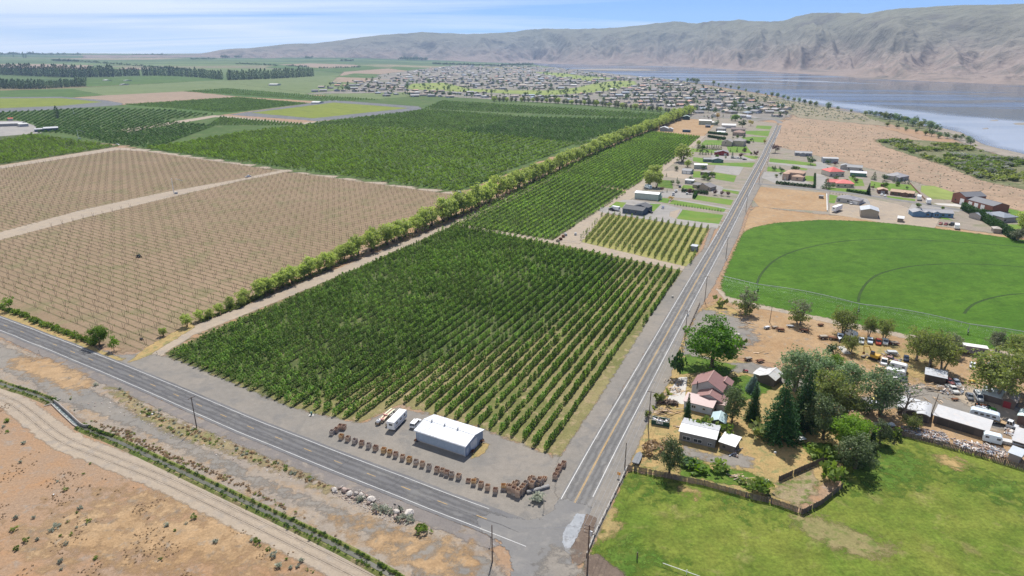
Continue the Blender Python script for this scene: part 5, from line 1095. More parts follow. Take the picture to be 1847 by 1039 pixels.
for x_ in (2.5, 7., 11.5): part('roof_vent', MB().tube((0, 0, 0), (0, 0, .45), .22, .22, 8).tube((0, 0, .45), (0, 0, .6), .34, .1, 8).mesh('roof_vent', M_galv), shed, (x_, 4.65, 4.62))
part('gutter', MB().box((L_/2, -.45, 3.33), (L_+.7, .14, .12)).mesh('gutter', paint((.55, .57, .6))), shed)
for x_ in (.15, L_-.15): part('downspout', MB().box((0, 0, 1.65), (.1, .1, 3.3)).mesh('downspout', paint((.55, .57, .6))), shed, (x_, -.1, 0))
part('base_trim', MB().box((L_/2, -.03, .15), (L_, .05, .3)).mesh('base_trim', M_concrete), shed)
# the pink-roofed farmhouse
PR = (.27, .15, .135); PR2 = (.37, .25, .235)
fh, L_ = house('old farmhouse with stepped dusty pink metal roofs beside the north road', (1233, 736.5), (1283, 749.3), [(0, 0, -1, 4.6, 2.7, 'mono', .12, (.46, .49, .52), PR2), (.3, 4.6, .9, 4.6, 2.9, 'y', .42), (-.2, 9.2, 9.6, 8., 4.1, 'y', .55), (9.2, 4., 2.6, 5, 2.4, 'x', .12), (6.6, 15.2, 4.2, 3.4, 3.9, 'y', .5)], (.42, .40, .39), PR, 'house', 'farmhouse', rough=.5, near=True,
  wins=[(.72, -.03, 1.5, .9, .8, 'f'), (.35, -.03, 1.5, 1.3, 1., 'f')], chim=(1.6, 8.6, 3.4, 2.6))
# outbuildings of the farmstead
house('long low grey shed with bleached metal roof below the farmhouse', (1224.7, 793.5), (1288.8, 808.5), [(0, 0, -1, 7.6, 3.0, 'x', .16)], (.21, .205, .20), (.56, .575, .60), 'shed', 'long_shed', rough=.45, near=True, rdirt=(.44, .43, .42), wins=[(.2, -.03, 1.1, 2.2, 1.2, 'f'), (.52, -.03, 1.1, 2.4, 1.1, 'f'), (.86, -.03, .9, 1.2, .8, 'f')])
house('small dark shed with bright white roof right of the long low shed', (1297, 809), (1323.5, 818), [(0, 0, -1, 4.6, 2.3, 'mono', .1)], (.15, .13, .11), (.75, .75, .74), 'shed', 'garden_shed', rough=.4, wins=[(.3, -.03, 1.2, .8, .8, 'f')], doors=[(.65, -.03, 1., 1.9, 'f', (.12, .10, .09))])
house('pale turquoise peaked canopy tent among bushes behind the sheds', (1281.5, 769), (1306, 774.5), [(0, 0, -1, 5., 2.1, 'y', .42)], (.07, .09, .09), (.52, .68, .71), 'canopy', 'canopy_tent', rough=.5)
house('weathered barn with patched white roof behind the blue spruce', (1370, 690), (1396, 698.5), [(0, 0, -1, 6.5, 2.7, 'y', .5), (-2.6, 1, 2.6, 5.5, 2.2, 'x', .1)], (.12, .10, .085), (.70, .70, .69), 'barn', 'barn', rough=.5, rdirt=(.42, .36, .30), doors=[(.5, -.03, 2.2, 2.2, 'f', (.09, .075, .065))])
# junk yard buildings
house('long open-fronted shed with pale ribbed roof along the junk yard', (1682, 762.5), (1778, 792), [(0, 0, -1, 6.2, 2.7, 'mono', .10), (19.6, -1.4, 5., 7.2, 2.9, 'mono', .10)], (.095, .08, .07), (.62, .62, .62), 'shed', 'long_shed', rough=.5, rdirt=(.5, .46, .43), doors=[(.18, -.03, 3., 2.1, 'f', (.05, .045, .04)), (.42, -.03, 3., 2.1, 'f', (.05, .045, .04)), (.66, -.03, 3, 2.1, 'f', (.05, .045, .04))])
house('arched white-roofed workshop at the left end of the long shed', (1650, 758), (1675, 764.5), [(0, 0, -1, 8.5, 2.4, 'arch', .14), (-5, 2, 5, 7, 2.2, 'mono', .06)], (.10, .085, .075), (.66, .67, .68), 'workshop', 'workshop', rough=.45, rdirt=(.5, .5, .5), doors=[(.5, -.03, 2.6, 2.1, 'f', (.05, .045, .04))])
house('dark tumbledown shed with sheet metal roof in the middle of the junk yard', (1667, 687), (1704, 695), [(0, 0, -1, 4.6, 2.6, 'mono', .08), (.72, 4.6, .28, 2.4, 2.2, 'mono', .05)], (.075, .06, .05), (.40, .42, .45), 'shed', 'old_shed', rough=.5, rdirt=(.25, .2, .17))
house('rusty barn with a red door and a grey lean-to roof', (1805, 733), (1829, 740), [(0, 0, -1, 6.5, 2.9, 'y', .4, (.13, .10, .085), (.27, .23, .20)), (-5.6, .6, 5.6, 5.6, 2.4, 'mono', .1, (.11, .09, .08), (.46, .50, .54))], (.13, .10, .085), (.27, .23, .20), 'barn', 'barn', doors=[(.4, -.03, 2., 2.2, 'f', (.26, .03, .04))])
house('small rusty shed with pale green roof at the right edge of the junk yard', (1833, 763), (1862, 772), [(0, 0, -1, 5, 2.7, 'y', .3)], (.15, .09, .07), (.50, .60, .57), 'shed', 'old_shed')
house('little boxy shed with blue-grey roof by the board fence corner', (1817, 829), (1837, 836.5), [(0, 0, -1, 3.6, 2.3, 'mono', .1)], (.27, .25, .23), (.42, .46, .50), 'shed', 'old_shed', rough=.5)
house('narrow shed roofed with pale sheet metal behind the little boxy shed', (1826, 812), (1856, 819), [(0, 0, -1, 3.4, 2.1, 'mono', .08)], (.2, .18, .16), (.55, .57, .59), 'shed', 'old_shed', rough=.5)
# houses of the north road, west side
N = lambda n, z=1.5, w=1.4, h=1.1: wn(n, -.03, z, w, h)
house('dark slate-blue house with a long charcoal roof above the young orchard', (1122.5, 384), (1158.7, 389), [(0, 0, -1, 10.5, 3.3, 'x', .30), (3.2, 10.5, 11., 9., 3.3, 'y', .30)], (.075, .10, .135), (.075, .08, .09), wins=[(.32, -.03, 1.7, 1.2, 1.2, 'f'), (.66, -.03, 1.7, 1.2, 1.2, 'f')], doors=[(14.75, 5, 3., 2.3, 'r', (.6, .6, .6))])
house('big pale green-grey metal shop with white roof behind the slate-blue house', (1144.5, 358), (1187, 362), [(0, 0, -1, 9, 4.6, 'x', .18)], (.42, .475, .43), (.8, .8, .8), 'shop', 'metal_shop', rough=.4, doors=[(19.8, 4.5, 3.4, 3.4, 'r', (.6, .63, .6))])
house('grey garage house with two white doors beside the north lane', (1229.5, 313.2), (1246, 314.6), [(0, 0, -1, 9, 3.0, 'x', .3)], (.33, .345, .36), (.27, .27, .28), 'garage', 'garage', doors=[(.3, -.03, 3.2, 2.5, 'f', (.78, .78, .76)), (.72, -.03, 3.2, 2.5, 'f', (.78, .78, .76))])
house('white-roofed shed behind the grey double garage', (1252, 304.2), (1275, 305), [(0, 0, -1, 8, 3.8, 'x', .2)], (.40, .42, .38), (.82, .82, .8), 'shed', 'metal_shed', rough=.4)
house('small white-roofed cabin between the garage and the brown-roofed house', (1235, 331), (1250, 332.3), [(0, 0, -1, 5, 3.0, 'mono', .05)], (.40, .42, .42), (.75, .76, .77), 'cabin', 'cabin', wins=N(2))
house('tan house with a broad grey-brown gable roof and red trees in front', (1256, 341), (1280.5, 344.8), [(0, 0, -1, 10, 2.9, 'y', .33), (-5.5, 3, 6, 9, 2.7, 'x', .3)], (.31, .255, .20), (.17, .16, .165), wins=N(2))
house('low brown house half hidden by garden trees beyond the garage', (1263, 315.5), (1277, 317), [(0, 0, -1, 9, 2.8, 'hip', .3)], (.22, .19, .16), (.24, .22, .205), wins=N(2))
house('teal green house with two low grey gables on a wide lawn', (1284, 293.3), (1304.5, 293.8), [(0, 0, -1, 10, 3., 'y', .26), (-8, 3, 8.5, 8, 2.9, 'x', .28)], (.12, .195, .20), (.25, .26, .265), wins=N(2))
house('dark red house with grey gable roof behind the teal house', (1293, 280), (1313, 281), [(0, 0, -1, 11, 3.4, 'y', .32), (-3, 2, 4, 6, 3., 'x', .3)], (.23, .028, .032), (.215, .21, .215), wins=N(2), doors=[(.75, -.03, 3., 2.4, 'f', (.55, .54, .52))])
house('beige two-storey house with steep grey roof above the lawn', (1301, 263), (1319.5, 264.2), [(0, 0, -1, 12, 5.0, 'y', .42), (12, 6, 13., 14, 6.2, 'hip', .5)], (.40, .35, .285), (.25, .235, .225), wins=[(.4, -.03, 3.8, 1.6, 1.3, 'f')])
house('brown hip-roofed house uphill of the beige two-storey house', (1321, 244.5), (1341, 245.6), [(0, 0, -1, 14, 4.4, 'hip', .42)], (.33, .27, .22), (.24, .145, .115), wins=N(3))
house('low house with dark umber roof behind the brown hip roof', (1319, 237.3), (1344, 238), [(0, 0, -1, 12, 3.4, 'x', .3)], (.35, .31, .27), (.14, .10, .095), wins=N(3))
house('long shed with brilliant white roof near the road bend', (1302, 230.8), (1327, 231.4), [(0, 0, -1, 14, 4.2, 'x', .22)], (.5, .48, .45), (.84, .83, .81), 'shed', 'metal_shed', rough=.4)
house('grey-roofed house left of the umber roof with clipped hedge', (1291, 236.4), (1306.5, 237.2), [(0, 0, -1, 13, 3.6, 'hip', .4)], (.4, .38, .36), (.29, .28, .27), wins=N(2))
house('pale aqua-roofed shed beside the clipped hedge', (1293, 242), (1307, 242.6), [(0, 0, -1, 9, 3., 'x', .25)], (.42, .46, .46), (.58, .68, .70), 'shed', 'metal_shed', rough=.4)
house('pale green barn with cream roof on the bare yard', (1260, 224.8), (1282.6, 225.5), [(0, 0, -1, 13, 6.2, 'x', .2), (.98, 1, 10, 10, 4., 'x', .2)], (.36, .40, .33), (.68, .66, .61), 'barn', 'metal_barn', rough=.5)
house('dark green gabled barn at the end of the windbreak', (1231.5, 216), (1244, 216.3), [(0, 0, -1, 12, 5., 'y', .35)], (.045, .085, .085), (.30, .38, .36), 'barn', 'metal_barn')
house('grey shed with pale roof in the corner of the bare yard', (1190, 236.4), (1204, 236.9), [(0, 0, -1, 11, 4.4, 'y', .32), (.98, -2, 7.6, 8, 3.6, 'y', .4)], (.34, .345, .36), (.50, .51, .52), 'shed', 'metal_shed')
house('blue steel container on the bare yard beside the orchard', (1230.7, 238.3), (1245, 238.9), [(0, 0, -1, 3, 3.2, 'mono', .0)], (.05, .09, .13), (.12, .17, .22), 'container', 'container')
house('dark container shed in front of the pale green barn', (1272, 230), (1281, 230.3), [(0, 0, -1, 5, 3.2, 'mono', .05)], (.09, .10, .12), (.2, .2, .24), 'container', 'container')
house('white peaked shed among trees near the road bend', (1282, 211), (1293, 211.5), [(0, 0, -1, 10, 4., 'y', .3)], (.55, .54, .5), (.8, .8, .8), 'shed', 'metal_shed')
house('long pale-roofed house across the bend of the north road', (1330, 212.3), (1349, 212.8), [(0, 0, -1, 10, 4, 'x', .2)], (.45, .44, .42), (.58, .56, .55), wins=N(3))
house('white house with blue-grey roof at the bend of the north road', (1346, 214.3), (1354, 214.6), [(0, 0, -1, 9, 4, 'x', .3)], (.6, .6, .6), (.42, .46, .52))
# east side
TAN = (.46, .33, .255); TILE = (.40, .255, .17)
house('two-storey stucco house with terracotta tile roofs in a walled garden', (1427, 325), (1448, 327), [(0, 0, -1, 9, 3.4, 'hip', .38), (-6.5, 5, 15., 11., 5.8, 'hip', .38), (-7.5, -1.5, 5, 8, 5.4, 'hip', .45)], TAN, TILE, wins=[(.5, -.03, 1.8, 1.4, 1.2, 'f'), (-4, 4.9, 4.2, 1.3, 1.2, 'f')], doors=[(-5., -1.53, 1.5, 2.6, 'f', (.5, .45, .4))])
house('sprawling cream house with bright red roof, nearer of two', (1508, 337.5), (1540, 338.8), [(0, 0, -1, 12, 3.2, 'hip', .42), (-6, 5, 9, 9, 3.2, 'x', .4)], (.47, .415, .33), (.60, .15, .135), wins=N(3))
house('cream house with vivid red hip roof behind its red twin', (1496, 318.5), (1522, 318), [(0, 0, -1, 14, 4.2, 'hip', .5)], (.47, .42, .36), (.60, .115, .10), wins=N(3))
house('grey ranch house alone at the edge of the sage range', (1433.5, 280.6), (1464, 282), [(0, 0, -1, 10, 3.2, 'x', .25), (.28, -3.5, .35, 5, 3., 'y', .3)], (.26, .275, .30), (.28, .28, .29), wins=N(3))
house('grey metal barn with pale roof behind purple and green trees', (1484, 293.6), (1511.5, 294.6), [(0, 0, -1, 10, 4.6, 'x', .12)], (.30, .32, .345), (.52, .52, .51), 'barn', 'metal_barn', rough=.5)
house('low grey-roofed house behind the red roofs', (1527, 307), (1554, 309), [(0, 0, -1, 11, 3.2, 'x', .3), (-6, 4, 8, 9, 3.4, 'y', .35)], (.36, .345, .33), (.27, .275, .28), wins=N(2))
house('long green-walled shed with white roof behind the red house', (1533, 317.5), (1562, 319.5), [(0, 0, -1, 8, 3.2, 'mono', .06)], (.10, .21, .16), (.84, .84, .83), 'shed', 'metal_shed', rough=.4)
house('large grey hip-roofed house behind a row of small firs', (1594, 322.5), (1623, 327), [(0, 0, -1, 14, 3.4, 'hip', .42), (.58, -3, .42, 8, 3.2, 'y', .45)], (.33, .31, .30), (.27, .265, .275), wins=N(2))
house('small brown-walled house with tan roof on the side street', (1583, 348.8), (1601, 350), [(0, 0, -1, 8, 2.9, 'y', .28)], (.15, .075, .055), (.42, .29, .195), wins=N(2), doors=[(.5, -.03, 2.6, 2.2, 'f', (.3, .3, .32))])
house('long low brown house with orange-tan roof on the side street', (1605, 351.5), (1647, 356), [(0, 0, -1, 9, 2.9, 'x', .28), (.5, -1.5, .28, 6, 2.8, 'y', .3)], (.145, .08, .06), (.43, .295, .20), wins=N(4))
house('grey hip-roofed house beside the white cargo trailer', (1508, 363.5), (1550, 369.5), [(0, 0, .72, 11, 3., 'hip', .38), (.7, -1, .3, 9, 3., 'hip', .4)], (.40, .385, .37), (.22, .215, .235), wins=N(3), doors=[(.82, -1.04, 3.6, 2.3, 'f', (.7, .7, .69))])
house('tall tan shop with silver-white gable roof above the alfalfa circle', (1551, 390.8), (1583.5, 393.6), [(0, 0, -1, 13, 4.6, 'y', .26)], (.36, .305, .245), (.62, .645, .655), 'shop', 'metal_shop', rough=.4, doors=[(-.03, 5, 3.4, 3.4, 'l', (.55, .5, .43))])
BR = (.22, .095, .065)
house('long red-brick workshop with slate roof and white garage doors', (1715.5, 364), (1786, 383.5), [(0, 0, .34, 17, 6.4, 'y', .36), (.34, 1.2, .66, 13, 4.6, 'x', .3)], BR, (.135, .14, .155), 'workshop', 'brick_workshop', doors=[(.27, -.04, 3.6, 4.4, 'f', (.78, .78, .77)), (.45, 1.16, 3.4, 3.6, 'f', (.78, .78, .77)), (.60, 1.16, 3.4, 3.6, 'f', (.78, .78, .77)), (.76, 1.16, 3.4, 3.6, 'f', (.78, .78, .77))], wins=[(.1, -.04, 2.4, 1.2, 1.2, 'f')])
house('long sky-blue house with grey roof and two front gables', (1665, 390.2), (1719, 393), [(0, 0, -1, 9.5, 3., 'x', .28), (.02, -1.6, .2, 6, 3.2, 'y', .42), (.30, -1.6, .22, 6, 3.2, 'y', .42), (-7.5, -2.5, 8, 9, 3., 'y', .32)], (.13, .23, .36), (.29, .29, .30), wins=[(.12, -1.64, 1.7, 1.6, 1.3, 'f'), (.38, -1.64, 1.7, .9, 1.5, 'f'), (.45, -1.64, 1.7, .9, 1.5, 'f'), (.66, -.04, 1.6, 1.4, 1.1, 'f'), (.86, -.04, 1.6, 1.4, 1.1, 'f')])
house('grey house with broad blue-grey roof behind the tall hedge', (1809, 401.5), (1835, 400), [(0, 0, -1, 15, 3.2, 'hip', .36), (-10, 8, 11, 9, 3., 'x', .28)], (.33, .305, .29), (.20, .225, .265), wins=N(2))
house('small tan hip-roofed hut in the corner below the tall hedge', (1791, 420), (1805.5, 421.2), [(0, 0, -1, 5.5, 2.6, 'hip', .5)], (.32, .27, .23), (.36, .32, .285), 'hut', 'hut')
house('white-roofed animal shelter beside the dirt lane', (1618, 399.8), (1628.5, 401), [(0, 0, -1, 4.5, 2.4, 'mono', .14)], (.22, .18, .15), (.82, .82, .8), 'shelter', 'animal_shelter', rough=.4)
house('little grey shed standing in the dry plot', (1476.5, 357.6), (1484, 358.4), [(0, 0, -1, 2.6, 2., 'x', .25)], (.2, .185, .175), (.33, .32, .315), 'shed', 'garden_shed')
# farm buildings at far left and on the plateau
house('dark blue farm house beside the lone dark tree at left', (80, 237.5), (106, 236), [(0, 0, -1, 12, 4.4, 'x', .25), (-11, 2, 12, 10, 3.6, 'x', .2)], (.11, .15, .19), (.48, .49, .51), 'house', 'farm_house', wins=N(3, 2., 1.8, 1.4))
house('long grey packing shed in the left farm yard', (-30, 229.5), (40, 227), [(0, 0, -1, 26, 4., 'x', .1)], (.34, .33, .31), (.42, .41, .40), 'shed', 'packing_shed')
house('low white-roofed shed at the end of the left packing shed', (36, 229), (52, 228), [(0, 0, -1, 12, 4, 'mono', .04)], (.4, .4, .4), (.7, .7, .68), 'shed', 'metal_shed')
house('red-roofed hut behind the left packing shed', (15, 218), (24, 217.6), [(0, 0, -1, 9, 3.6, 'x', .2)], (.5, .45, .4), (.55, .14, .09), 'hut', 'hut')
for i, (x, y, w) in enumerate([(492, 154.5, 15), (345, 118.5, 11), (255, 107.8, 9), (272, 108.5, 5), (124, 102.5, 5), (302, 104, 8), (378, 109.5, 4), (412, 109.3, 5), (578, 112.5, 7), (618, 115.5, 5), (568, 187, 14), (188, 146, 6), (224, 146.3, 3), (217, 153.5, 3), (708, 108.2, 10), (846, 113.2, 12), (500, 210, 0)][:16]):
    house('white-roofed farm building far out on the plateau, %s in order of note' % ordw(i+1) if i not in (0, 10) else ('white-roofed packing shed in front of the far poplars', 'white-roofed sheds beyond the netted yellow-green field')[i > 0], (x-w/2, y), (x+w/2, y+.1), [(0, 0, -1, 30, tall(x, y, max(1.3, w*.16)), 'x', .1)], (.5, .5, .48), (.82, .82, .8), 'farm building', 'farm_building', group='distant farm buildings')
# ------------------------------------------------------------------ the town
T_poly = [(562, 166), (600, 150), (640, 147), (700, 136), (750, 127), (830, 119), (900, 117), (950, 119.5), (1010, 124.5), (1060, 131), (1110, 136.5), (1184, 142.5), (1258, 153.5), (1330, 170), (1400, 184), (1436, 198), (1415, 214), (1380, 208), (1340, 206), (1250, 205), (1215, 198), (1130, 191), (1000, 184), (930, 180), (890, 178), (790, 176), (700, 174), (640, 166)]
GOLF = [[(733, 161), (742, 150), (800, 148), (845, 159), (930, 162), (1000, 162), (1040, 157), (1075, 149), (1105, 145), (1148, 145), (1150, 152), (1120, 161), (1070, 168), (980, 173), (860, 167), (780, 165)], [(560, 140), (640, 132), (718, 136), (700, 147), (600, 148)], [(960, 131), (1010, 132), (1060, 138), (1105, 142), (1060, 145), (1000, 137)]]
hr_ = random.Random(3); spots = []
y = 118.; row = 0
while y < 216:
    dyy = 1.9+max(0, (y-117))*.062; x = 555.; row += 1
    while x < 1440:
        s_ = 5.4+max(0, (y-117))*.125
        px, py = x+hr_.uniform(-1.5, 1.5)*s_*.2, y+hr_.uniform(-.3, .3)*dyy
        x += s_*hr_.uniform(1.0, 1.55)
        a = np.array([[px, py]])
        if inside(a, T_poly)[0] and not any(inside(a, g)[0] for g in GOLF) and hr_.random() < (.9 if px > 740 else .75): spots.append((px, py))
    y += dyy
spots.sort(key=lambda s: -s[1])
RC = {'dark grey': (.15, .15, .165), 'mid grey': (.27, .275, .29), 'brown': (.23, .175, .145), 'white': (.5, .5, .49), 'tan': (.38, .31, .25), 'terracotta': (.42, .215, .15), 'blue-grey': (.24, .30, .37)}
WC = [(.42, .40, .38), (.32, .28, .23), (.30, .32, .34), (.38, .34, .28)]
hp = []
for ci, (cn, c) in enumerate(RC.items()):
    for sh in range(3):
        rg_, D, l, h = [('x', 11, 17, 3.2), ('hip', 13, 15, 3.2), ('y', 15, 11, 3.4)][sh]
        w, r = block_meshes(-l/2, -D/2, l, D, h, rg_, .32, .4, paint(WC[(ci+sh) % 4], .8), paint(c, .7)); gm = MB().box((-l*.25, -D/2-.05, 1.2), (3.6, .08, 2.3)).mesh('garage_door', M_trim)
        hp.append((cn, sh, w, r, gm))
P_far = []
for i, (px, py) in enumerate(spots):
    p = at(px, py); pr = hp[hr_.choices(range(len(hp)), [3 if h[0] in ('mid grey', 'dark grey') else 2 if h[0] in ('brown', 'tan') else .7 for h in hp])[0]]; sc = hr_.uniform(.9, 1.25)*(1+max(0, p.y-1500)/9000); rz = hr_.choice([0, 0, math.pi/2])+hr_.uniform(-.25, .25)+.2
    if i < 300:
        dist_ = 'at the near edge of town' if i < 100 else 'in the middle of town' if i < 200 else 'in the farther streets'
        t = thing('town_house', '%s %s-roofed town house %s' % (('single-storey', 'hip-built', 'gable-fronted')[pr[1]], pr[0], dist_), 'house', p, rz, 'town houses, %s roofs, %s' % (pr[0], dist_), sc)
        part('wall', pr[2], t); part('roof', pr[3], t)
        if i < 120: part('garage_door', pr[4], t)
    else: P_far.append((p.x, p.y, p.z, rz, sc))
fh_m = []
for cn, sh, w, r, g in hp[::2]:
    mb = MB()
    for me_, mi in ((w, 0), (r, 1)): mb.add([v.co for v in me_.vertices], [tuple(f.vertices) for f in me_.polygons], mi)
    fh_m.append(mb.mesh('far_house', [w.materials[0], r.materials[0]]))
PF = np.array(P_far)
if len(PF): scatter('far_town_houses', PF[:, :3], PF[:, 3], PF[:, 4], fh_m, label='small roofs of the farthest town streets')
for i in range(295):
    while True:
        px, py = hr_.uniform(560, 1440), 117+97*hr_.random()**1.25
        if inside(np.array([[px, py]]), T_poly)[0]: break
    zone = 'left part' if px < 850 else 'middle' if px < 1120 else 'right part'
    tree('town', px, py, 1.6+(py-110)*.095*hr_.uniform(.7, 1.5), 'round dark tree between houses in the %s of the town' % zone, group='town trees, %s' % zone, wide=1.1, seed=i % 4)
_tq = []
while len(_tq) < 520:
    px, py = hr_.uniform(560, 1440), hr_.uniform(118, 214)
    if inside(np.array([[px, py]]), T_poly)[0]: p = at(px, py); _tq.append((p.x, p.y, p.z, hr_.uniform(.35, .8)*(1+p.y/4000)))
_tq = np.array(_tq); scatter('town_greenery', _tq[:, :3], RG.uniform(0, 6.28, len(_tq)), np.c_[_tq[:, 3]*1.3, _tq[:, 3]*1.3, _tq[:, 3]], tms, label='small garden trees and bushes all through the town')
for i, (x, y, h) in enumerate([(767, 161.5, 5), (774, 161.5, 5), (789, 165, 6), (736, 154, 9), (774, 152, 9), (728, 148, 6), (845, 160, 6), (892, 167, 6), (896, 183, 12), (842, 177, 11), (1073, 155, 7), (1085, 161, 6), (1097, 160, 7), (1108, 154, 9), (1119, 155, 7), (1036, 154, 5), (1020, 171, 7), (1130, 177, 9), (1145, 177, 9), (1172, 165, 9), (1195, 165, 9), (1065, 141, 7), (1075, 141, 7), (1055, 141, 6), (1085, 140, 6)]):
    tree('town', x, y, h, 'dark tree standing out on or beside the golf course, %s from the left' % ordw(i+1), group='trees around the golf course', wide=1.2 if h < 10 else .6, seed=i % 4)
# pale willows along the far end of the orchards
for i, x in enumerate(np.linspace(893, 1238, 46)):
    y = np.interp(x, [893, 960, 1060, 1140, 1238], [183.5, 184.5, 190, 197.5, 206]); tree('grey' if i % 3 else 'willow', x+rnd.uniform(-2, 2), y, rnd.uniform(8, 12), 'pale green tree in the ragged row between orchards and town, %s from the left' % ordw(i+1), group='row of pale trees before the town', wide=1.2, name='row_tree')
# ------------------------------------------------------------------ farmstead and garden trees
for a in [
 ('maple', 1283, 664, 92, 'large round bright-green maple beside the north road above the farmhouse', 1.12, 0),
 ('spruce', 1405, 789, 106, 'biggest dark spruce, broad at the foot, beside the garden lawn', 1.0, 0),
 ('spruce', 1446, 768, 104, 'tall dark spruce standing behind the biggest one', .85, 1),
 ('spire', 1357, 758, 70, 'narrow dark spruce left of the biggest spruce', 1.0, 2),
 ('pine', 1320, 762, 66, 'open-crowned pine left of the narrow spruce', .78, 1),
 ('blue', 1357, 706, 32, 'small blue spruce beside the weathered barn', 1.25, 1),
 ('spire', 1239, 757, 48, 'thin young conifer at the corner of the farmhouse', .75, 1),
 ('silver', 1432, 705, 72, 'silvery poplar, leftmost of the pale clump behind the barn', 1.2, 0),
 ('silver', 1470, 700, 66, 'silvery poplar in the middle of the pale clump', 1.15, 1),
 ('silver', 1522, 712, 62, 'silvery poplar at the right of the pale clump', 1.25, 2),
 ('silver', 1587, 747, 80, 'lone silvery poplar at the junk yard drive', 1.15, 1),
 ('olive', 1490, 742, 76, 'brownish olive tree between the dark spruces and the pale clump', 1.0, 1),
 ('pine', 1484, 792, 82, 'dull olive pine right of the tall dark spruce', .95, 0),
 ('olive', 1520, 752, 62, 'green broad tree behind the bright-green one', 1.25, 0),
 ('bright', 1528, 812, 66, 'vivid light-green tree at the edge of the pasture', 1.15, 1),
 ('pine', 1542, 845, 62, 'dome-shaped dark pine casting shade on the pasture', 1.3, 2),
 ('spire', 1571, 807, 42, 'slim bluish conifer at the fence by the pasture', 1.0, 0),
 ('pine', 1586, 799, 40, 'small black-green pine at the corner of the pasture', 1.1, 1),
 ('bare', 1630, 752, 58, 'half-leafless spreading tree before the white workshop roof', 1.3, 0),
 ('olive', 1641, 776, 30, 'dark bushy shrub tree under the leafless tree', 1.3, 2),
 ('pine', 1207, 853, 62, 'upright dark green tree beside the board fence and old trailer', .85, 1),
 ('twotone', 1345, 567, 48, 'two-tone tree, grey above and green below, by the alfalfa edge', 1.15, 0),
 ('twotone', 1440, 585, 48, 'pale-topped tree at the alfalfa edge, second from the road', 1.05, 1),
 ('olive', 1521, 602, 50, 'leafy olive tree over the white boat in the junk yard', 1.15, 2),
 ('olive', 1566, 608, 40, 'slender olive tree above the parked pickups', .8, 0),
 ('olive', 1594, 613, 40, 'twin-trunked olive tree above the red pickup', 1.0, 1),
 ('olive', 1533, 636, 32, 'low dark tree beside the junk yard light pole', 1.2, 1),
 ('olive', 1652, 650, 62, 'left tree of the shady grove in the junk yard', 1.0, 2),
 ('olive', 1677, 662, 72, 'tallest dark tree of the shady junk yard grove', .85, 0),
 ('olive', 1700, 668, 62, 'middle tree of the shady junk yard grove', 1.05, 0),
 ('grey', 1718, 640, 40, 'greyish tree left of the lettered container', 1.0, 1),
 ('olive', 1790, 722, 92, 'massive dark tree hanging over the rusty barn', 1.2, 1),
 ('olive', 1822, 706, 80, 'olive tree right of the massive one', 1.2, 0),
 ('grey', 1798, 636, 40, 'grey-topped tree right of the lettered container', 1.2, 2),
 ('olive', 1838, 650, 50, 'olive tree at the right edge above the junk yard', 1.2, 1),
 ('round', 1500, 650, 30, 'dark shrub-like tree in the bare dirt above the pale clump', 1.1, 0),
 ('bright', 1504, 668, 30, 'small bright-green tree behind the pale clump', 1.2, 1),
]: tree(a[0], a[1], a[2], a[3], a[4], wide=a[5], seed=a[6])
for a in [
 ('hedge', 1219, 680, 44, 'tall clipped dark shrub beside the road near the farmhouse', .42), ('olive', 1190, 726, 24, 'round shrub on the road bank by the farmhouse yard', .75), ('weed', 1265, 781, 24, 'yellow-green bush behind the long grey shed', 1.3), ('weed', 1305, 787, 22, 'yellow-green bush right of the turquoise canopy', .9), ('olive', 1169, 752, 18, 'dark shrub round the foot of a utility pole', .7),
 ('olive', 1299, 554, 18, 'small dark bush at the corner of the alfalfa circle', .9), ('olive', 1336, 624, 16, 'lone small bush in the bare dirt by the maple', .8), ('dry', 1178, 812, 16, 'heap of brown cut brush by the sheds', 1.5), ('dry', 1205, 806, 14, 'smaller brown brush heap beside the long shed', 1.2),
 ('weed', 1500, 868, 34, 'leafy bush in the fence corner by the dirt heap', .8), ('olive', 1365, 790, 26, 'shrub at the foot of the biggest spruce', 1.0), ('weed', 1300, 850, 14, 'sprawling green weeds along the inside of the board fence', 1.8), ('weed', 1370, 890, 20, 'green bush against the board fence', 1.3), ('hedge', 1240, 838, 10, 'low green garden patch by the board fence', 2.5), ('bright', 1258, 848, 12, 'bright green nettle patch by the board fence', 2.), ('weed', 1480, 826, 22, 'green shrub beneath the dome-shaped pine', 1.5), ('olive', 1345, 870, 10, 'rough herb patch among the garden planks', 2.),
 ('olive', 1605, 700, 14, 'scrubby bush at the junk yard drive', 1.2), ('hedge', 1562, 742, 14, 'dark low bush left of the silvery poplar', 1.2), ('weed', 1611, 790, 20, 'yellow-green bush at the pasture corner', .9),
]: shrub(a[0], a[1], a[2], a[3], a[4], wide=a[5])
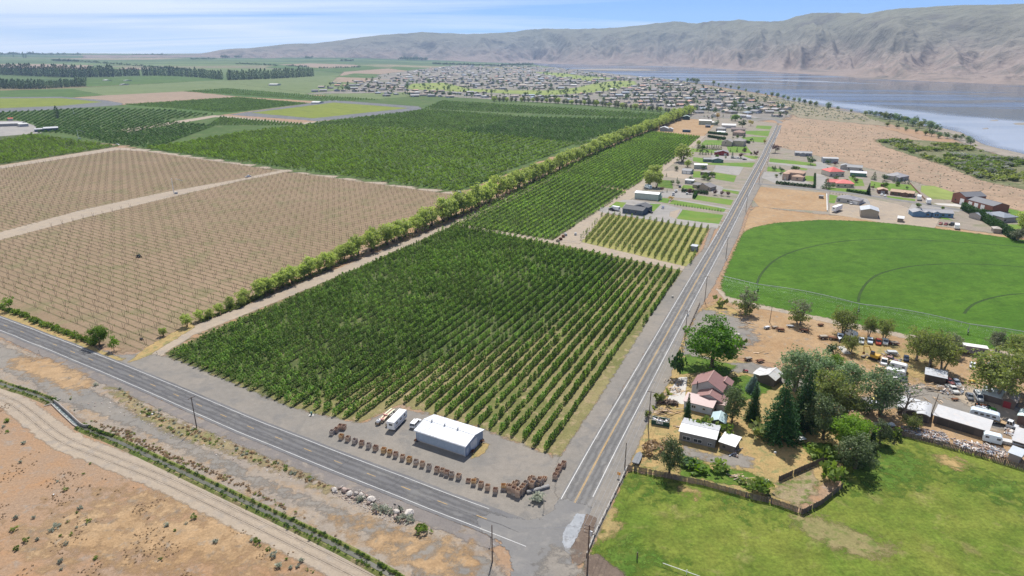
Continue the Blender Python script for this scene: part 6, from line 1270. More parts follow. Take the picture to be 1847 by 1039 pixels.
for i, (k, x, y, h, w) in enumerate([('willow', 1171, 337, 30, 1.1), ('willow', 1184, 338, 30, .9), ('willow', 1180, 322, 26, 1.1), ('willow', 1231, 292, 32, 1.3), ('willow', 1240, 301, 13, 1.1), ('yellow', 1354, 227, 10, 1.3), ('orange', 1294, 214, 10, 1.2), ('round', 1339, 231, 14, 1.5), ('bright', 1326, 218, 12, 1.5), ('round', 1293, 226, 9, 1.2), ('purple', 1398, 276, 15, 1.4), ('purple', 1336, 285, 9, 1.3), ('purple', 1342, 277, 8, 1.2), ('purple', 1363, 283, 11, 1.1), ('conifer', 1321, 284, 10, 1.1), ('conifer', 1329, 274, 9, 1.1), ('conifer', 1317, 274, 7, 1.1), ('purple', 1289.5, 352, 10, 1.2), ('purple', 1301.7, 353, 9, 1.2), ('purple', 1313, 354, 9, 1.2), ('orange', 1210, 362, 8, 1.6), ('round', 1462, 297, 15, 1.3), ('round', 1493, 296, 8, 1.6), ('purple', 1506, 299, 8, 1.4), ('conifer', 1491, 314, 13, 1.9), ('conifer', 1490, 340, 19, 2.2), ('conifer', 1576, 324, 15, 1.6), ('round', 1595, 326, 11, 1.5), ('spire', 1565.5, 351, 22, 1.1), ('willow', 1845, 415, 34, 1.2), ('grey', 1835, 434, 22, 1.6), ('willow', 1260, 262, 9, 1.2), ('round', 1341, 251, 7, 1.2), ('round', 1355, 255, 6, 1.3), ('yellow', 1379, 259, 7, 1.2), ('bright', 1268, 270, 9, 1.3), ('purple', 1194, 346, 9, 1.), ('conifer', 1203, 347, 7, .8), ('round', 1213, 333, 8, 1.3), ('bright', 1270, 324, 9, 1.5), ('bright', 1285, 319, 9, 1.5), ('bright', 1278, 326, 7, 1.4), ('grey', 1220, 308, 9, 1.3), ('round', 1396, 308, 8, 1.6), ('round', 1410, 310, 7, 1.6), ('bright', 1656, 374, 8, 1.3), ('bright', 1700, 378, 6, 1.2), ('bright', 1538, 322, 7, 1.), ('round', 1268, 306, 8, 1.4)]):
    nmk = {'willow': 'large yellow-green willow', 'yellow': 'golden-leaved tree', 'orange': 'amber-leaved tree', 'round': 'round dark green tree', 'bright': 'fresh green garden tree', 'purple': 'dark purple-leaved tree', 'conifer': 'dark cone-shaped conifer', 'spire': 'slim tall conifer', 'grey': 'grey-green bushy tree'}[k]
    tree(k, x, y, h, '%s in the gardens along the north road, %s along the road' % (nmk, ordw(i+1)), group='garden trees along the north road', wide=w)
lots = [[(1190, 320), (1240, 290), (1280, 300), (1300, 340), (1250, 360)], [(1255, 268), (1320, 268), (1370, 275), (1350, 290), (1260, 290)], [(1290, 236), (1345, 236), (1380, 256), (1330, 262), (1280, 256)], [(1392, 302), (1440, 306), (1450, 318), (1400, 322)], [(1480, 305), (1530, 318), (1560, 335), (1500, 345)], [(1570, 325), (1640, 335), (1640, 352), (1565, 345)], [(1260, 208), (1330, 208), (1350, 222), (1290, 222)]]
gk = ['round', 'bright', 'conifer', 'round', 'purple', 'olive', 'bright', 'conifer']; gn = {'round': 'round dark green garden tree', 'bright': 'fresh green garden tree', 'conifer': 'small dark garden conifer', 'purple': 'purple-leaved garden tree', 'olive': 'olive green garden tree'}
for li, lot in enumerate(lots):
    for i, q in enumerate(fill(lot, 13, 90+li)):
        k = gk[(i*5+li) % 8]; sc_ = rnd.uniform(2.2, 5.0); nm = 'garden_tree'; kk = (k, i % 3)
        if kk not in TREES: TREES[kk] = build_tree(k, i % 3*13+len(k))
        h_, tm, cm_ = TREES[kk]; t = thing(nm, '%s among the houses, %s cluster' % (gn[k], ordw(li+1)), 'tree', (q[0], q[1], 0), rnd.uniform(0, 6.28), 'garden trees between the houses', (sc_/h_*1.2, sc_/h_*1.2, sc_/h_)); part('trunk', tm, t); part('crown', cm_, t)
kx = 0
for x0, y0, x1, y1, n, h, lab in [(1258, 268, 1300, 270.5, 11, 9, 'dark conifer in the row behind the teal and red houses'), (1262, 279, 1283, 279.5, 5, 8, 'dark conifer in the short row left of the red house'), (1612, 329, 1638, 332, 5, 9, 'small fir in the row before the large grey house'), (1217, 370, 1300, 381.5, 17, 4.5, 'tiny clipped conifer lining the lawn strip'), (1410, 333.5, 1422, 333.5, 4, 7, 'small conifer in the gravel by the stucco house'), (1497, 349, 1536, 354, 8, 3, 'tiny shrub in the line along the side street')]:
    for i in range(n):
        t = i/(n-1); kx += 1; tree('conifer', x0+(x1-x0)*t, y0+(y1-y0)*t, h*rnd.uniform(.8, 1.15), lab+', %s from the left' % ordw(i+1), group=lab, wide=1.2)
def hedge(label, P, h, w):
    P = [at(*p) for p in P]; V_, F_ = [], []; rg = np.random.default_rng(len(label)); o = P[0]
    Q = []
    for a, b in zip(P, P[1:]):
        n = int((b-a).length*h*w*14)+20; t = rg.uniform(0, 1, n)[:, None]; d = np.array(b-a)[:2]; d /= np.linalg.norm(d); nn = np.array([-d[1], d[0]])
        q = np.array(a)[:2]*(1-t)+np.array(b)[:2]*t+nn*rg.uniform(-w/2, w/2, n)[:, None]; Q.append(np.c_[q, rg.uniform(.1, 1., n)*h*(1+.12*np.sin(t[:, 0]*60))])
    Q = np.vstack(Q); return obj('hedge', crown('hedge', Q-np.array(o)*np.array([1, 1, 0]), .7, rg, LM['hedge'], None, .4), None, (o.x, o.y, 0), label=label, category='hedge')
hedge('clipped dark hedge in front of the stucco house along the side street', [(1399, 331.5), (1469, 339)], 2.4, 2.); hedge('hedge running back from the street beside the stucco garden', [(1469, 339), (1469.5, 318)], 3., 1.5); hedge('low dark hedge before the red-roofed house', [(1527, 345), (1562, 351)], 2., 2.2)
hedge('tall dense evergreen hedge running from the brick workshop to the alfalfa', [(1736, 378), (1770, 396), (1800, 414), (1828, 432)], 5., 3.5); hedge('square-cut hedge round the lawn of the grey-roofed house', [(1277, 241), (1312, 244.5)], 3.2, 3.); hedge('second square-cut hedge below the first', [(1277, 247.5), (1308, 252.5)], 3.2, 3.)
hedge('hedge in front of the tan house with red trees', [(1229, 346), (1262, 349), (1277, 351)], 2.6, 2.2); hedge('short hedge beside the parked camper on the gravel', [(1251, 358), (1256, 350.5)], 3., 2.); hedge('dark hedge beside the brown hip-roofed house', [(1333, 256), (1352, 259)], 3., 3.); hedge('row of dark bushes by the grey house', [(1770, 385), (1786, 388)], 3., 3.)
# ------------------------------------------------------------------ vehicles
M_tyre = mat('tyre', (.02, .02, .02), .9); M_chrome = mat('bright_metal', (.55, .56, .58), .3, .8); M_lamp = mat('lamp_lens', (.7, .7, .66), .2)
WHEEL = {}
def wheel_mesh(r, w):
    k = (r, w)
    if k not in WHEEL:
        mb = MB().tube((0, -w/2, 0), (0, w/2, 0), r, r, 14); 
        for s in (-1, 1): mb.tube((0, s*w/2, 0), (0, s*(w/2+.015), 0), r*.58, r*.5, 10, 1)
        WHEEL[k] = mb.mesh('wheel', [M_tyre, M_chrome])
    return WHEEL[k]
CARS = {}
SPEC = { # length, width, belt height, height, cabin (x from front at belt, x end at belt, front slope, rear slope), wheel r
 'sedan': (4.6, 1.8, .92, 1.45, 1.25, 3.95, .65, .45, .32), 'suv': (4.8, 1.92, 1.05, 1.78, 1.25, 4.7, .6, .22, .37), 'pickup': (5.6, 1.95, 1.08, 1.82, 1.5, 3.45, .5, .12, .39), 'van': (5.4, 2.0, 1.2, 2.15, .75, 5.3, .6, .1, .37), 'truck': (6.6, 2.2, 1.25, 2.3, 1.3, 2.9, .35, .08, .48), 'hatch': (4.1, 1.75, .95, 1.5, 1.1, 4.0, .6, .3, .31)}
def car_meshes(kind, c):
    k = (kind, c)
    if k in CARS: return CARS[k]
    L_, W, zb, H, c0, c1, fs, rs, r = SPEC[kind]; m = paint(c, .3, 0, .06); mb = MB(); hw = W/2
    def ring(x, w, z0, z1): return [(x, -w*.94, z0), (x, -w, (z0+z1)/2), (x, -w*.9, z1), (x, w*.9, z1), (x, w, (z0+z1)/2), (x, w*.94, z0)]
    hood = zb-.02; x0 = L_/2
    if kind in ('pickup', 'truck'):
        mb.loft([ring(x0, hw*.86, .42, hood-.22), ring(x0-.15, hw*.95, .32, hood-.1), ring(x0-c0+.1, hw, .3, zb), ring(x0-c1-.02, hw, .3, zb)])
        if kind == 'pickup':
            xb = x0-c1-.08
            mb.box(((xb-x0)/2-.0+(xb-L_/2-xb)/2+.0 if False else (xb-L_/2)/2, 0, .48), (xb+L_/2, W*.96, .3))
            for s in (-1, 1): mb.box(((xb-L_/2)/2, s*(hw-.06), .82), (xb+L_/2, .1, .46))
            mb.box((-L_/2+.04, 0, .82), (.08, W*.94, .46))
        else: mb.box(((x0-c1-L_/2)/2, 0, .62), (L_-c1-.1, .8, .2), 1); mb.box(((x0-c1-L_/2)/2, 0, 1.02), (L_-c1-.15, W*1.05, .14), 2)
    else:
        mb.loft([ring(x0, hw*.84, .40, hood-.25), ring(x0-.12, hw*.93, .30, hood-.14), ring(x0-c0+.15, hw, .26, zb), ring(0, hw, .25, zb), ring(-L_/2+.25, hw*.97, .27, zb), ring(-L_/2, hw*.88, .42, zb-.12)])
    xa, xb_ = x0-c0, x0-c1; wt = hw*.78
    g = MB().loft([[(xa, -hw*.9, zb), (xa, hw*.9, zb), (xb_, hw*.9, zb), (xb_, -hw*.9, zb)], [(xa-fs, -wt, H-.06), (xa-fs, wt, H-.06), (xb_+rs, wt, H-.06), (xb_+rs, -wt, H-.06)]])
    mb.box(((xa-fs+xb_+rs)/2, 0, H-.03), (abs(xb_+rs-xa+fs)+.08, wt*2+.06, .07))
    for s in (-1, 1):
        for p, q in (((xa, s*hw*.905, zb), (xa-fs, s*wt*1.01, H-.05)), ((xb_, s*hw*.905, zb), (xb_+rs, s*wt*1.01, H-.05)), (((xa*.45+xb_*.55), s*hw*.91, zb), ((xa-fs)*.45+(xb_+rs)*.55, s*wt*1.015, H-.05))): mb.tube(p, q, .05, .05, 4)
    me = mb.mesh('body', [m, M_dark, M_woodo]); CARS[k] = (me, g.mesh('window', M_glass)); return CARS[k]
CPROTO = {}
def car(kind, px, py, hx, hy, c, label, group=None, name=None, cat='car', sc=1.):
    p = at(px, py); rz = az_of((px, py), (hx, hy))
    L_, W, zb, H, c0, c1, fs, rs, r = SPEC[kind]
    t = thing(name or {'pickup': 'pickup_truck', 'truck': 'flatbed_truck', 'van': 'van'}.get(kind, 'parked_car'), label, {'pickup': 'pickup', 'truck': 'truck', 'van': 'van'}.get(kind, cat), (p.x, p.y, 0), rz, group, sc)
    b, g = car_meshes(kind, c); part('body', b, t); part('window', g, t)
    for sx in (L_/2-.85, -L_/2+.9):
        for sy in (-1, 1): part('wheel', wheel_mesh(r, .22), t, (sx, sy*(W/2-.09), r))
    for sy in (-1, 1): part('headlight', MB().box((0, 0, 0), (.06, .3, .14)).mesh('headlight', M_lamp), t, (L_/2-.07, sy*(W/2-.35), zb-.32))
    return t
def trailer(px, py, hx, hy, c, label, L_=6., W=2.3, H=2.2, z0=.55, name='camper_trailer', cat='trailer', stripe=None, rounded=True, wins=2, group=None, axles=1):
    p = at(px, py); rz = az_of((px, py), (hx, hy)); t = thing(name, label, cat, (p.x, p.y, 0), rz, group)
    m = paint(c, .4, 0, .07); k = .3 if rounded else .06
    cs = [(-L_/2, z0), (-L_/2, z0+H-k*2), (-L_/2+k, z0+H-k*.5), (-L_/2+2*k, z0+H), (L_/2-2*k, z0+H), (L_/2-k*.5, z0+H-k), (L_/2, z0+H-3*k), (L_/2, z0+.2), (L_/2-.3, z0)]
    mb = MB(); n = len(cs); vs = [(x, -W/2, z) for x, z in cs]+[(x, W/2, z) for x, z in cs]
    mb.add(vs, [tuple(range(n-1, -1, -1)), tuple(range(n, 2*n))]+[(i, (i+1) % n, n+(i+1) % n, n+i) for i in range(n)])
    part('body', mb.mesh('body', m), t)
    for s in (-1, 1):
        for i in range(wins): part('window', MB().box((0, 0, 0), (.9, .05, .6)).mesh('window', M_glass), t, (-L_*.3+L_*.6*i/max(1, wins-1), s*(W/2+.005), z0+H*.62))
        if stripe: part('stripe', MB().box((0, 0, 0), (L_*.94, .03, .22)).mesh('stripe', paint(stripe)), t, (0, s*(W/2+.004), z0+.55))
        for a in range(axles): part('wheel', wheel_mesh(.36, .22), t, (-.35-a*.85+.4*(axles-1), s*(W/2-.2), .36))
    part('window', MB().box((0, 0, 0), (.05, 1.1, .6)).mesh('window', M_glass), t, (-L_/2-.01, 0, z0+H*.62))
    part('drawbar', MB().tube((L_/2-.1, -.5, z0-.05), (L_/2+1.2, 0, z0-.05), .05, .05, 5).tube((L_/2-.1, .5, z0-.05), (L_/2+1.2, 0, z0-.05), .05, .05, 5).mesh('drawbar', M_dark), t)
    return t
def boat(px, py, hx, hy, c, label, L_=6.):
    p = at(px, py); t = thing('boat', label, 'boat', (p.x, p.y, 0), az_of((px, py), (hx, hy))); rings = []
    for u in (0, .25, .55, .8, 1.):
        w = 1.15*(1-u**3*.96); x = -L_/2+L_*u; zk = .45+.5*u**3; rings.append([(x, -w, 1.35+.15*u), (x, -w*.75, zk+.3), (x, 0, zk), (x, w*.75, zk+.3), (x, w, 1.35+.15*u)])
    part('hull', MB().loft(rings).mesh('hull', paint(c, .35)), t); part('windscreen', MB().box((.2, 0, 1.72), (.9, 1.6, .5), 0, 0, .7).mesh('windscreen', M_glass), t); part('cabin_top', MB().box((-.5, 0, 1.9), (1.6, 1.7, .08)).mesh('cabin_top', paint(c, .35)), t)
    for s in (-1, 1): part('wheel', wheel_mesh(.33, .2), t, (-.5, s*.9, .33))
    part('trailer_frame', MB().box((0, 0, .42), (L_, .2, .1)).box((-.5, 0, .38), (.1, 1.8, .08)).mesh('trailer_frame', M_galv), t); return t
def tractor(px, py, hx, hy, c, label, s=1.):
    p = at(px, py); t = thing('tractor', label, 'tractor', (p.x, p.y, 0), az_of((px, py), (hx, hy)), None, s)
    part('body', MB().box((.75, 0, 1.05), (1.7, .7, .65), 0, 0, .9).box((-.3, 0, .85), (1.2, .8, .5)).box((-.75, 0, 1.15), (.8, 1.5, .12)).mesh('body', paint(c, .5)), t); part('seat', MB().box((-.7, 0, 1.35), (.45, .5, .35)).mesh('seat', M_dark), t)
    part('roll_bar', MB().path([(-.95, -.55, 1.1), (-.95, -.55, 2.2), (-.95, .55, 2.2), (-.95, .55, 1.1)], .05).mesh('roll_bar', M_dark), t); part('exhaust', MB().tube((.8, .2, 1.3), (.8, .2, 2.1), .05).mesh('exhaust', M_dark), t)
    for sy in (-1, 1): part('wheel', wheel_mesh(.72, .42), t, (-.7, sy*.75, .72)); part('wheel', wheel_mesh(.42, .26), t, (1.25, sy*.6, .42))
    return t
trailer(717, 766, 741, 741, (.78, .78, .76), 'white box camper trailer parked near the orchard rows', 8., 2.5, 2.5, .7, rounded=False, wins=3, stripe=(.3, .32, .36), axles=2)
car('suv', 750, 767, 764, 752, (.78, .79, .8), 'white suv parked tight against the end of the metal shed')
def tank(px, py, hx, hy, label, c, r=.65, L_=2.2, frame=True, name='spray_tank'):
    p = at(px, py); t = thing(name, label, 'tank trailer', (p.x, p.y, 0), az_of((px, py), (hx, hy)))
    n = 12; rings = [[(x, math.cos(2*math.pi*i/n)*q, .55+r+math.sin(2*math.pi*i/n)*q) for i in range(n)] for x, q in ((-L_/2, r*.55), (-L_/2+.2, r*.95), (L_/2-.2, r*.95), (L_/2, r*.55))]
    part('tank', MB().loft(rings).mesh('tank', paint(c, .35), True), t); part('frame', MB().box((0, 0, .5), (L_+.4, 1.0, .14)).box((L_/2+.8, 0, .45), (1.3, .12, .1)).mesh('frame', M_woodo), t); part('lid', MB().tube((0, 0, .55+2*r-.02), (0, 0, .62+2*r), .25, .22, 10).mesh('lid', M_dark), t)
    for s in (-1, 1): part('wheel', wheel_mesh(.38, .25), t, (-.3, s*.75, .38))
tank(683, 765, 690, 757, 'round white spray tank nearest the bins in the row of orchard machines', (.78, .78, .77), .6, 1.5); tank(702, 766, 712, 755, 'white and brown sprayer beside the box camper trailer', (.7, .66, .6), .6, 2.6); tank(707, 754, 714, 747, 'grey sprayer tank behind the white and brown one', (.45, .42, .38), .5, 1.7)
def platform(px, py, hx, hy, label, c, L_=4.):
    p = at(px, py); t = thing('orchard_platform', label, 'farm machine', (p.x, p.y, 0), az_of((px, py), (hx, hy))); part('deck', MB().box((0, .55, .9), (L_, .5, .12)).box((0, -.55, .9), (L_, .5, .12)).mesh('deck', paint(c)), t); part('frame', MB().box((0, 0, .7), (L_*.9, .3, .2)).box((-L_/2+.3, 0, 1.), (.5, 1.4, .5)).mesh('frame', paint((.45, .2, .17))), t)
    for sx in (-1, 1):
        for sy in (-1, 1): part('wheel', wheel_mesh(.35, .2), t, (sx*L_*.36, sy*.6, .35))
platform(702, 748, 714, 738, 'pale yellow picking platform farthest back in the machine row', (.62, .62, .42), 4.6); platform(692, 758, 700, 749, 'pale wooden machine trailer beside the round white tank', (.62, .50, .34), 3.2)
# parked along the north road
for a in [
 ('pickup', 1214.5, 352, 1217, 343, (.64, .65, .67), 'white pickup with a boat behind it on the gravel lot'), ('hatch', 1239, 350.5, 1239, 343, (.64, .65, .66), 'small white car alone on the gravel lot'), ('sedan', 1195.5, 376, 1197, 370, (.08, .12, .25), 'dark blue car standing on the round gravel drive'), ('suv', 1172, 384, 1180, 386, (.012, .012, .014), 'black suv beside the slate-blue house'), ('pickup', 1102.5, 379.5, 1096, 377, (.03, .03, .035), 'black pickup hitched to the white van trailer'), ('pickup', 1330, 286.5, 1345, 287.5, (.64, .65, .67), 'white pickup on the drive of the teal house'), ('sedan', 1322, 286, 1336, 287, (.05, .055, .06), 'dark car behind the white pickup at the teal house'), ('sedan', 1343, 288.5, 1358, 289, (.06, .07, .08), 'dark car nearer the road at the teal house'), ('suv', 1226, 338, 1226, 330, (.10, .10, .11), 'dark suv on the drive by the white-roofed cabin'),
 ('sedan', 1696.5, 404.5, 1701, 401, (.40, .11, .07), 'rusty red car, first of the row below the blue house'), ('sedan', 1706, 405.5, 1711, 402, (.30, .04, .045), 'dark red car beside the rusty red one'), ('pickup', 1717, 406, 1724, 404, (.04, .045, .05), 'dark pickup next to the white trailer below the blue house'), ('suv', 1777, 384.5, 1786, 385, (.64, .65, .66), 'white suv on the drive of the grey house'), ('sedan', 1556, 366.5, 1562, 366, (.64, .65, .66), 'white car beside the grey house by the tan shop'), ('pickup', 1535, 368, 1534, 372, (.6, .6, .6), 'silver pickup before the grey house by the tan shop'), ('hatch', 1590, 352.5, 1590, 356, (.7, .71, .72), 'white car at the small brown house'), ('sedan', 1596, 354, 1596, 358, (.72, .72, .73), 'second white car at the small brown house'), ('sedan', 1793, 398.5, 1800, 399.5, (.14, .2, .26), 'blue-grey car beside the tall hedge'), ('pickup', 1467, 290.5, 1474, 291.5, (.05, .05, .055), 'black pickup beside the pale barn drive'),
 ('pickup', 448, 319.5, 456, 318, (.74, .75, .76), 'white pickup driving on the lane across the trellis field'), ('van', 828, 349.5, 835, 350.5, (.6, .6, .6), 'small pale van by the windbreak at the field corner'), ('pickup', 212, 261.5, 218, 262, (.7, .7, .7), 'white pickup at the left corner of the trellis field'),
 ('pickup', 1553, 617, 1553, 627, (.62, .64, .66), 'white-and-black flat-nosed truck, leftmost in the junk yard row'), ('pickup', 1569, 617, 1569, 627, (.50, .58, .66), 'pale blue pickup, second in the junk yard row'), ('pickup', 1584, 619, 1584, 629, (.36, .06, .035), 'rusty red pickup, third in the junk yard row'), ('pickup', 1596.5, 619, 1596.5, 629, (.68, .68, .66), 'white pickup, fourth in the junk yard row'),
 ('truck', 1594, 655, 1593, 665, (.70, .71, .72), 'big white flatbed truck beside the yellow excavator'), ('truck', 1596, 669, 1606, 672, (.07, .07, .08), 'dark stripped truck in front of the white flatbed'), ('sedan', 1613.5, 686, 1620, 686, (.66, .66, .65), 'white old car beside the campers'), ('sedan', 1631, 687, 1631, 694, (.05, .05, .055), 'black old car right of the campers'), ('sedan', 1634, 649, 1634, 657, (.03, .045, .085), 'dark blue car in the shade of the grove'), ('sedan', 1610, 658, 1618, 660, (.42, .40, .2), 'yellowish car behind the white flatbed truck'), ('sedan', 1606, 650, 1614, 652, (.30, .18, .15), 'faded brown car behind the flatbed'),
 ('pickup', 1717, 705, 1723, 710, (.55, .55, .53), 'pale battered pickup before the tumbledown shed'), ('sedan', 1748.5, 718, 1752, 724, (.16, .17, .19), 'dark grey car in the open gravel of the junk yard'), ('van', 1763.5, 719, 1768, 726, (.64, .65, .66), 'white van beside the dark grey car'), ('truck', 1812, 768, 1824, 772, (.64, .65, .66), 'white flatbed truck with wooden bed near the long shed'), ('sedan', 1795, 661, 1803, 663, (.6, .6, .6), 'pale car half hidden under the trees by the container'), ('sedan', 1753.5, 661.5, 1753, 668, (.66, .67, .68), 'white car beyond the grove near the container'), ('sedan', 1711, 690, 1716, 694, (.4, .16, .14), 'faded red car beside the tumbledown shed'), ('sedan', 1724, 692, 1729, 697, (.3, .33, .37), 'grey-blue wrecked car right of the tumbledown shed'), ('sedan', 1578, 732, 1588, 733, (.55, .57, .6), 'silver car under the lone silvery poplar'), ('sedan', 1585, 722, 1595, 722, (.7, .62, .2), 'yellow car beside the lone silvery poplar'),
]: car(*a)
trailer(1110.5, 379.5, 1102, 378, (.78, .79, .8), 'white cargo trailer behind the black pickup by the slate-blue house', 6., 2.4, 2.4, .6, 'cargo_trailer', rounded=False, wins=0); trailer(1169, 340, 1160, 337, (.62, .72, .76), 'pale blue camper behind the pale green shop', 7.5, 2.4, 2.5); boat(1219, 346.5, 1216, 352, (.64, .65, .67), 'white boat on a trailer behind the white pickup', 6.5)
trailer(1509, 381, 1530, 373, (.84, .84, .85), 'long white cargo trailer beside the grey hip-roofed house', 12., 2.7, 3.2, .9, 'cargo_trailer', rounded=False, wins=0, axles=2); trailer(1657, 360.5, 1657, 370, (.82, .82, .82), 'white motor camper, left of two by the brown house', 7., 2.6, 3.0); trailer(1674, 367, 1678, 374, (.82, .82, .82), 'white motor camper, right of two by the brown house', 7., 2.6, 3.0); trailer(1725, 412.5, 1727, 420, (.84, .84, .84), 'white rounded camper below the blue house', 6., 2.5, 2.7)
boat(1514.5, 612, 1512, 622, (.74, .77, .8), 'white boat upturned-looking under the olive tree', 7.); trailer(1535, 607, 1541, 610, (.7, .71, .72), 'small white camper under the trees behind the boat', 4.5, 2.1, 2.)
trailer(1613.5, 680, 1598, 677, (.62, .63, .63), 'white round-edged camper, nearer of two in the junk yard', 6., 2.4, 2.4); trailer(1619, 668, 1605, 664.5, (.64, .65, .66), 'white camper behind the nearer one', 5.5, 2.3, 2.3); trailer(1774, 756, 1790, 760, (.55, .63, .70), 'pale blue bus-like stock trailer with a dark window band', 7.5, 2.5, 2.3, .6, 'stock_trailer', stripe=(.05, .08, .12), wins=4, axles=2); boat(1777, 745, 1787, 748, (.7, .71, .72), 'white boat beside the green tractor', 5.5)
tractor(1768, 736, 1774, 737, (.45, .13, .035), 'orange tractor near the rusty barn'); tractor(1785, 741, 1791, 743, (.07, .25, .04), 'green tractor beside the orange one'); tractor(251, 464, 258, 466, (.03, .05, .035), 'small dark tractor working in the trellis field'); tractor(1344, 671, 1350, 672, (.4, .03, .05), 'tiny red garden tractor before the barn', .6); tractor(255.5, 613, 259, 615, (.02, .025, .03), 'tiny dark quad bike at the field corner', .5)
trailer(1788, 798, 1800, 801, (.62, .70, .74), 'pale blue camper jammed against the end of the long shed', 4.5, 2.3, 2.3)
t_, _x = house('wheeled white utility trailer at the board fence right', (1806, 800), (1825, 804), [(0, 0, -1, 1.6, .9, 'mono', 0)], (.6, .6, .6), (.72, .72, .72), 'trailer', 'utility_trailer')
# the lettered container
a, b = at(1728, 637), at(1779, 644.5); rz = math.atan2(b.y-a.y, b.x-a.x); L_ = (b-a).length
t = thing('shipping_container', 'long grey shipping container with big dark letters at the alfalfa edge', 'container', (a.x, a.y, 0), rz)
part('body', MB().box((L_/2, 1.4, 2.0), (L_, 2.8, 2.6)).mesh('body', mat('car_side', (.27, .245, .25), .8, 0, .25, .8)), t); part('roof', MB().box((L_/2, 1.4, 3.38), (L_+.2, 3., .14)).mesh('roof', paint((.72, .70, .66), .6)), t); part('underframe', MB().box((L_/2, 1.4, .5), (L_*.9, 2., .35)).mesh('underframe', M_rust), t); part('door', MB().box((L_*.3, -.03, 2.), (2.4, .06, 2.4)).mesh('door', mat('car_door', (.25, .22, .23), .8)), t)
LETTERS.materials.clear(); LETTERS.materials.append(paint((.035, .035, .06), .7)); part('lettering', LETTERS, t, (L_*.42, -.02, 1.45)).rotation_euler = (R(90), 0, 0)
# yellow excavator
p = at(1576, 648); t = thing('excavator', 'yellow excavator on black tracks in the junk yard', 'excavator', (p.x, p.y, 0), 2.2); YE = paint((.50, .30, .03), .5)
for s in (-1, 1): part('track', MB().box((0, s*1.1, .45), (3.6, .55, .9), 0, 0, .8).mesh('track', M_dark), t)
part('body', MB().box((-.3, 0, 1.5), (2.8, 2.3, 1.0)).box((-1.3, 0, 1.9), (.9, 2.2, .5)).mesh('body', YE), t); part('cab', MB().box((.5, .6, 2.4), (1.4, 1., 1.5), 0, 0, .85).mesh('cab', M_glass), t); part('boom', MB().path([(1., -.3, 1.8), (2.6, -.3, 4.2), (4.4, -.3, 3.6)], .2, 4).mesh('boom', YE), t); part('stick', MB().path([(4.4, -.3, 3.6), (4.0, -.3, 1.4)], .15, 4).mesh('stick', YE), t); part('bucket', MB().box((4., -.3, 1.), (.7, .8, .7), 0, 0, .7).mesh('bucket', M_rust), t)
# green dumpster with a white sign
a, b = at(1174.6, 765), at(1206, 770.5); L_ = (b-a).length; t = thing('dumpster', 'dark green open dumpster full of rubbish with a white sign', 'dumpster', (a.x, a.y, 0), math.atan2(b.y-a.y, b.x-a.x)); GN = mat('green_paint', (.012, .065, .045), .5)
for nm_, c_, d_ in (('side_panel', (L_/2, 0, .8), (L_, .1, 1.5)), ('side_panel', (L_/2, 2.3, .8), (L_, .1, 1.5)), ('end_panel', (0, 1.15, .8), (.1, 2.2, 1.5)), ('end_panel', (L_, 1.15, .8), (.1, 2.2, 1.5)), ('floor_panel', (L_/2, 1.15, .12), (L_-.1, 2.2, .1))): part(nm_, MB().box(c_, d_).mesh(nm_, GN), t)
part('rim', MB().box((L_/2, -.03, 1.56), (L_+.1, .14, .1)).box((L_/2, 2.33, 1.56), (L_+.1, .14, .1)).mesh('rim', paint((.25, .3, .28))), t); part('sign', MB().box((L_*.47, -.07, 1.0), (2.0, .03, .75)).mesh('sign', paint((.75, .76, .77))), t); part('sign_mark', MB().tube((L_*.33, -.09, 1.0), (L_*.33, -.1, 1.), .2, .2, 10).box((L_*.55, -.092, 1.08), (.9, .02, .12)).box((L_*.55, -.092, .88), (.7, .02, .1)).mesh('sign_mark', paint((.12, .16, .16))), t)
q = MB()
for i in range(60): q.box((rnd.uniform(.3, L_-.3), rnd.uniform(.3, 2.), rnd.uniform(.7, 1.35)), (rnd.uniform(.2, .8), rnd.uniform(.2, .6), rnd.uniform(.1, .4)), rnd.randrange(3), rnd.uniform(0, 3))
o_ = part('rubbish', q.mesh('rubbish', [paint((.7, .7, .72)), paint((.2, .22, .3)), M_wood]), t); o_['kind'] = 'stuff'
# ------------------------------------------------------------------ wooden fruit bins
BIN = {}
WB = [mat('bin_wood_pale', (.52, .38, .27), .9, 0, .2, 2), mat('bin_wood_tan', (.58, .38, .19), .9, 0, .2, 2), mat('bin_wood_grey', (.44, .37, .31), .9, 0, .2, 2), mat('bin_wood_brown', (.42, .29, .21), .9, 0, .2, 2)]
def bin_proto(k):
    if k not in BIN:
        S, Hh = 1.22, .74; m = WB[k]; sl = MB()
        for z in (.2, .42, .64): sl.box((0, 0, z), (S, .035, .20))
        for x in (-.55, 0, .55): sl.box((x, .03, .42), (.09, .03, .64))
        sd = sl.mesh('side_panel', m); fl = MB()
        for i in range(6): fl.box((-.5+i*.2, 0, .1), (.18, S-.06, .03))
        for x in (-.52, 0, .52): fl.box((x, 0, .045), (.1, S, .09))
        BIN[k] = (sd, fl.mesh('floor_panel', m))
    return BIN[k]
bins_n = [0]
def fruit_bin(p, rz, k, label, group, z=0.):
    t = thing('fruit_bin', label, 'fruit bin', (p[0], p[1], z), rz, group); sd, fl = bin_proto(k); part('floor_panel', fl, t)
    for i in range(4): a = i*math.pi/2; part('side_panel', sd, t, (math.sin(a)*.6, -math.cos(a)*.6, 0), a)
    bins_n[0] += 1; return t
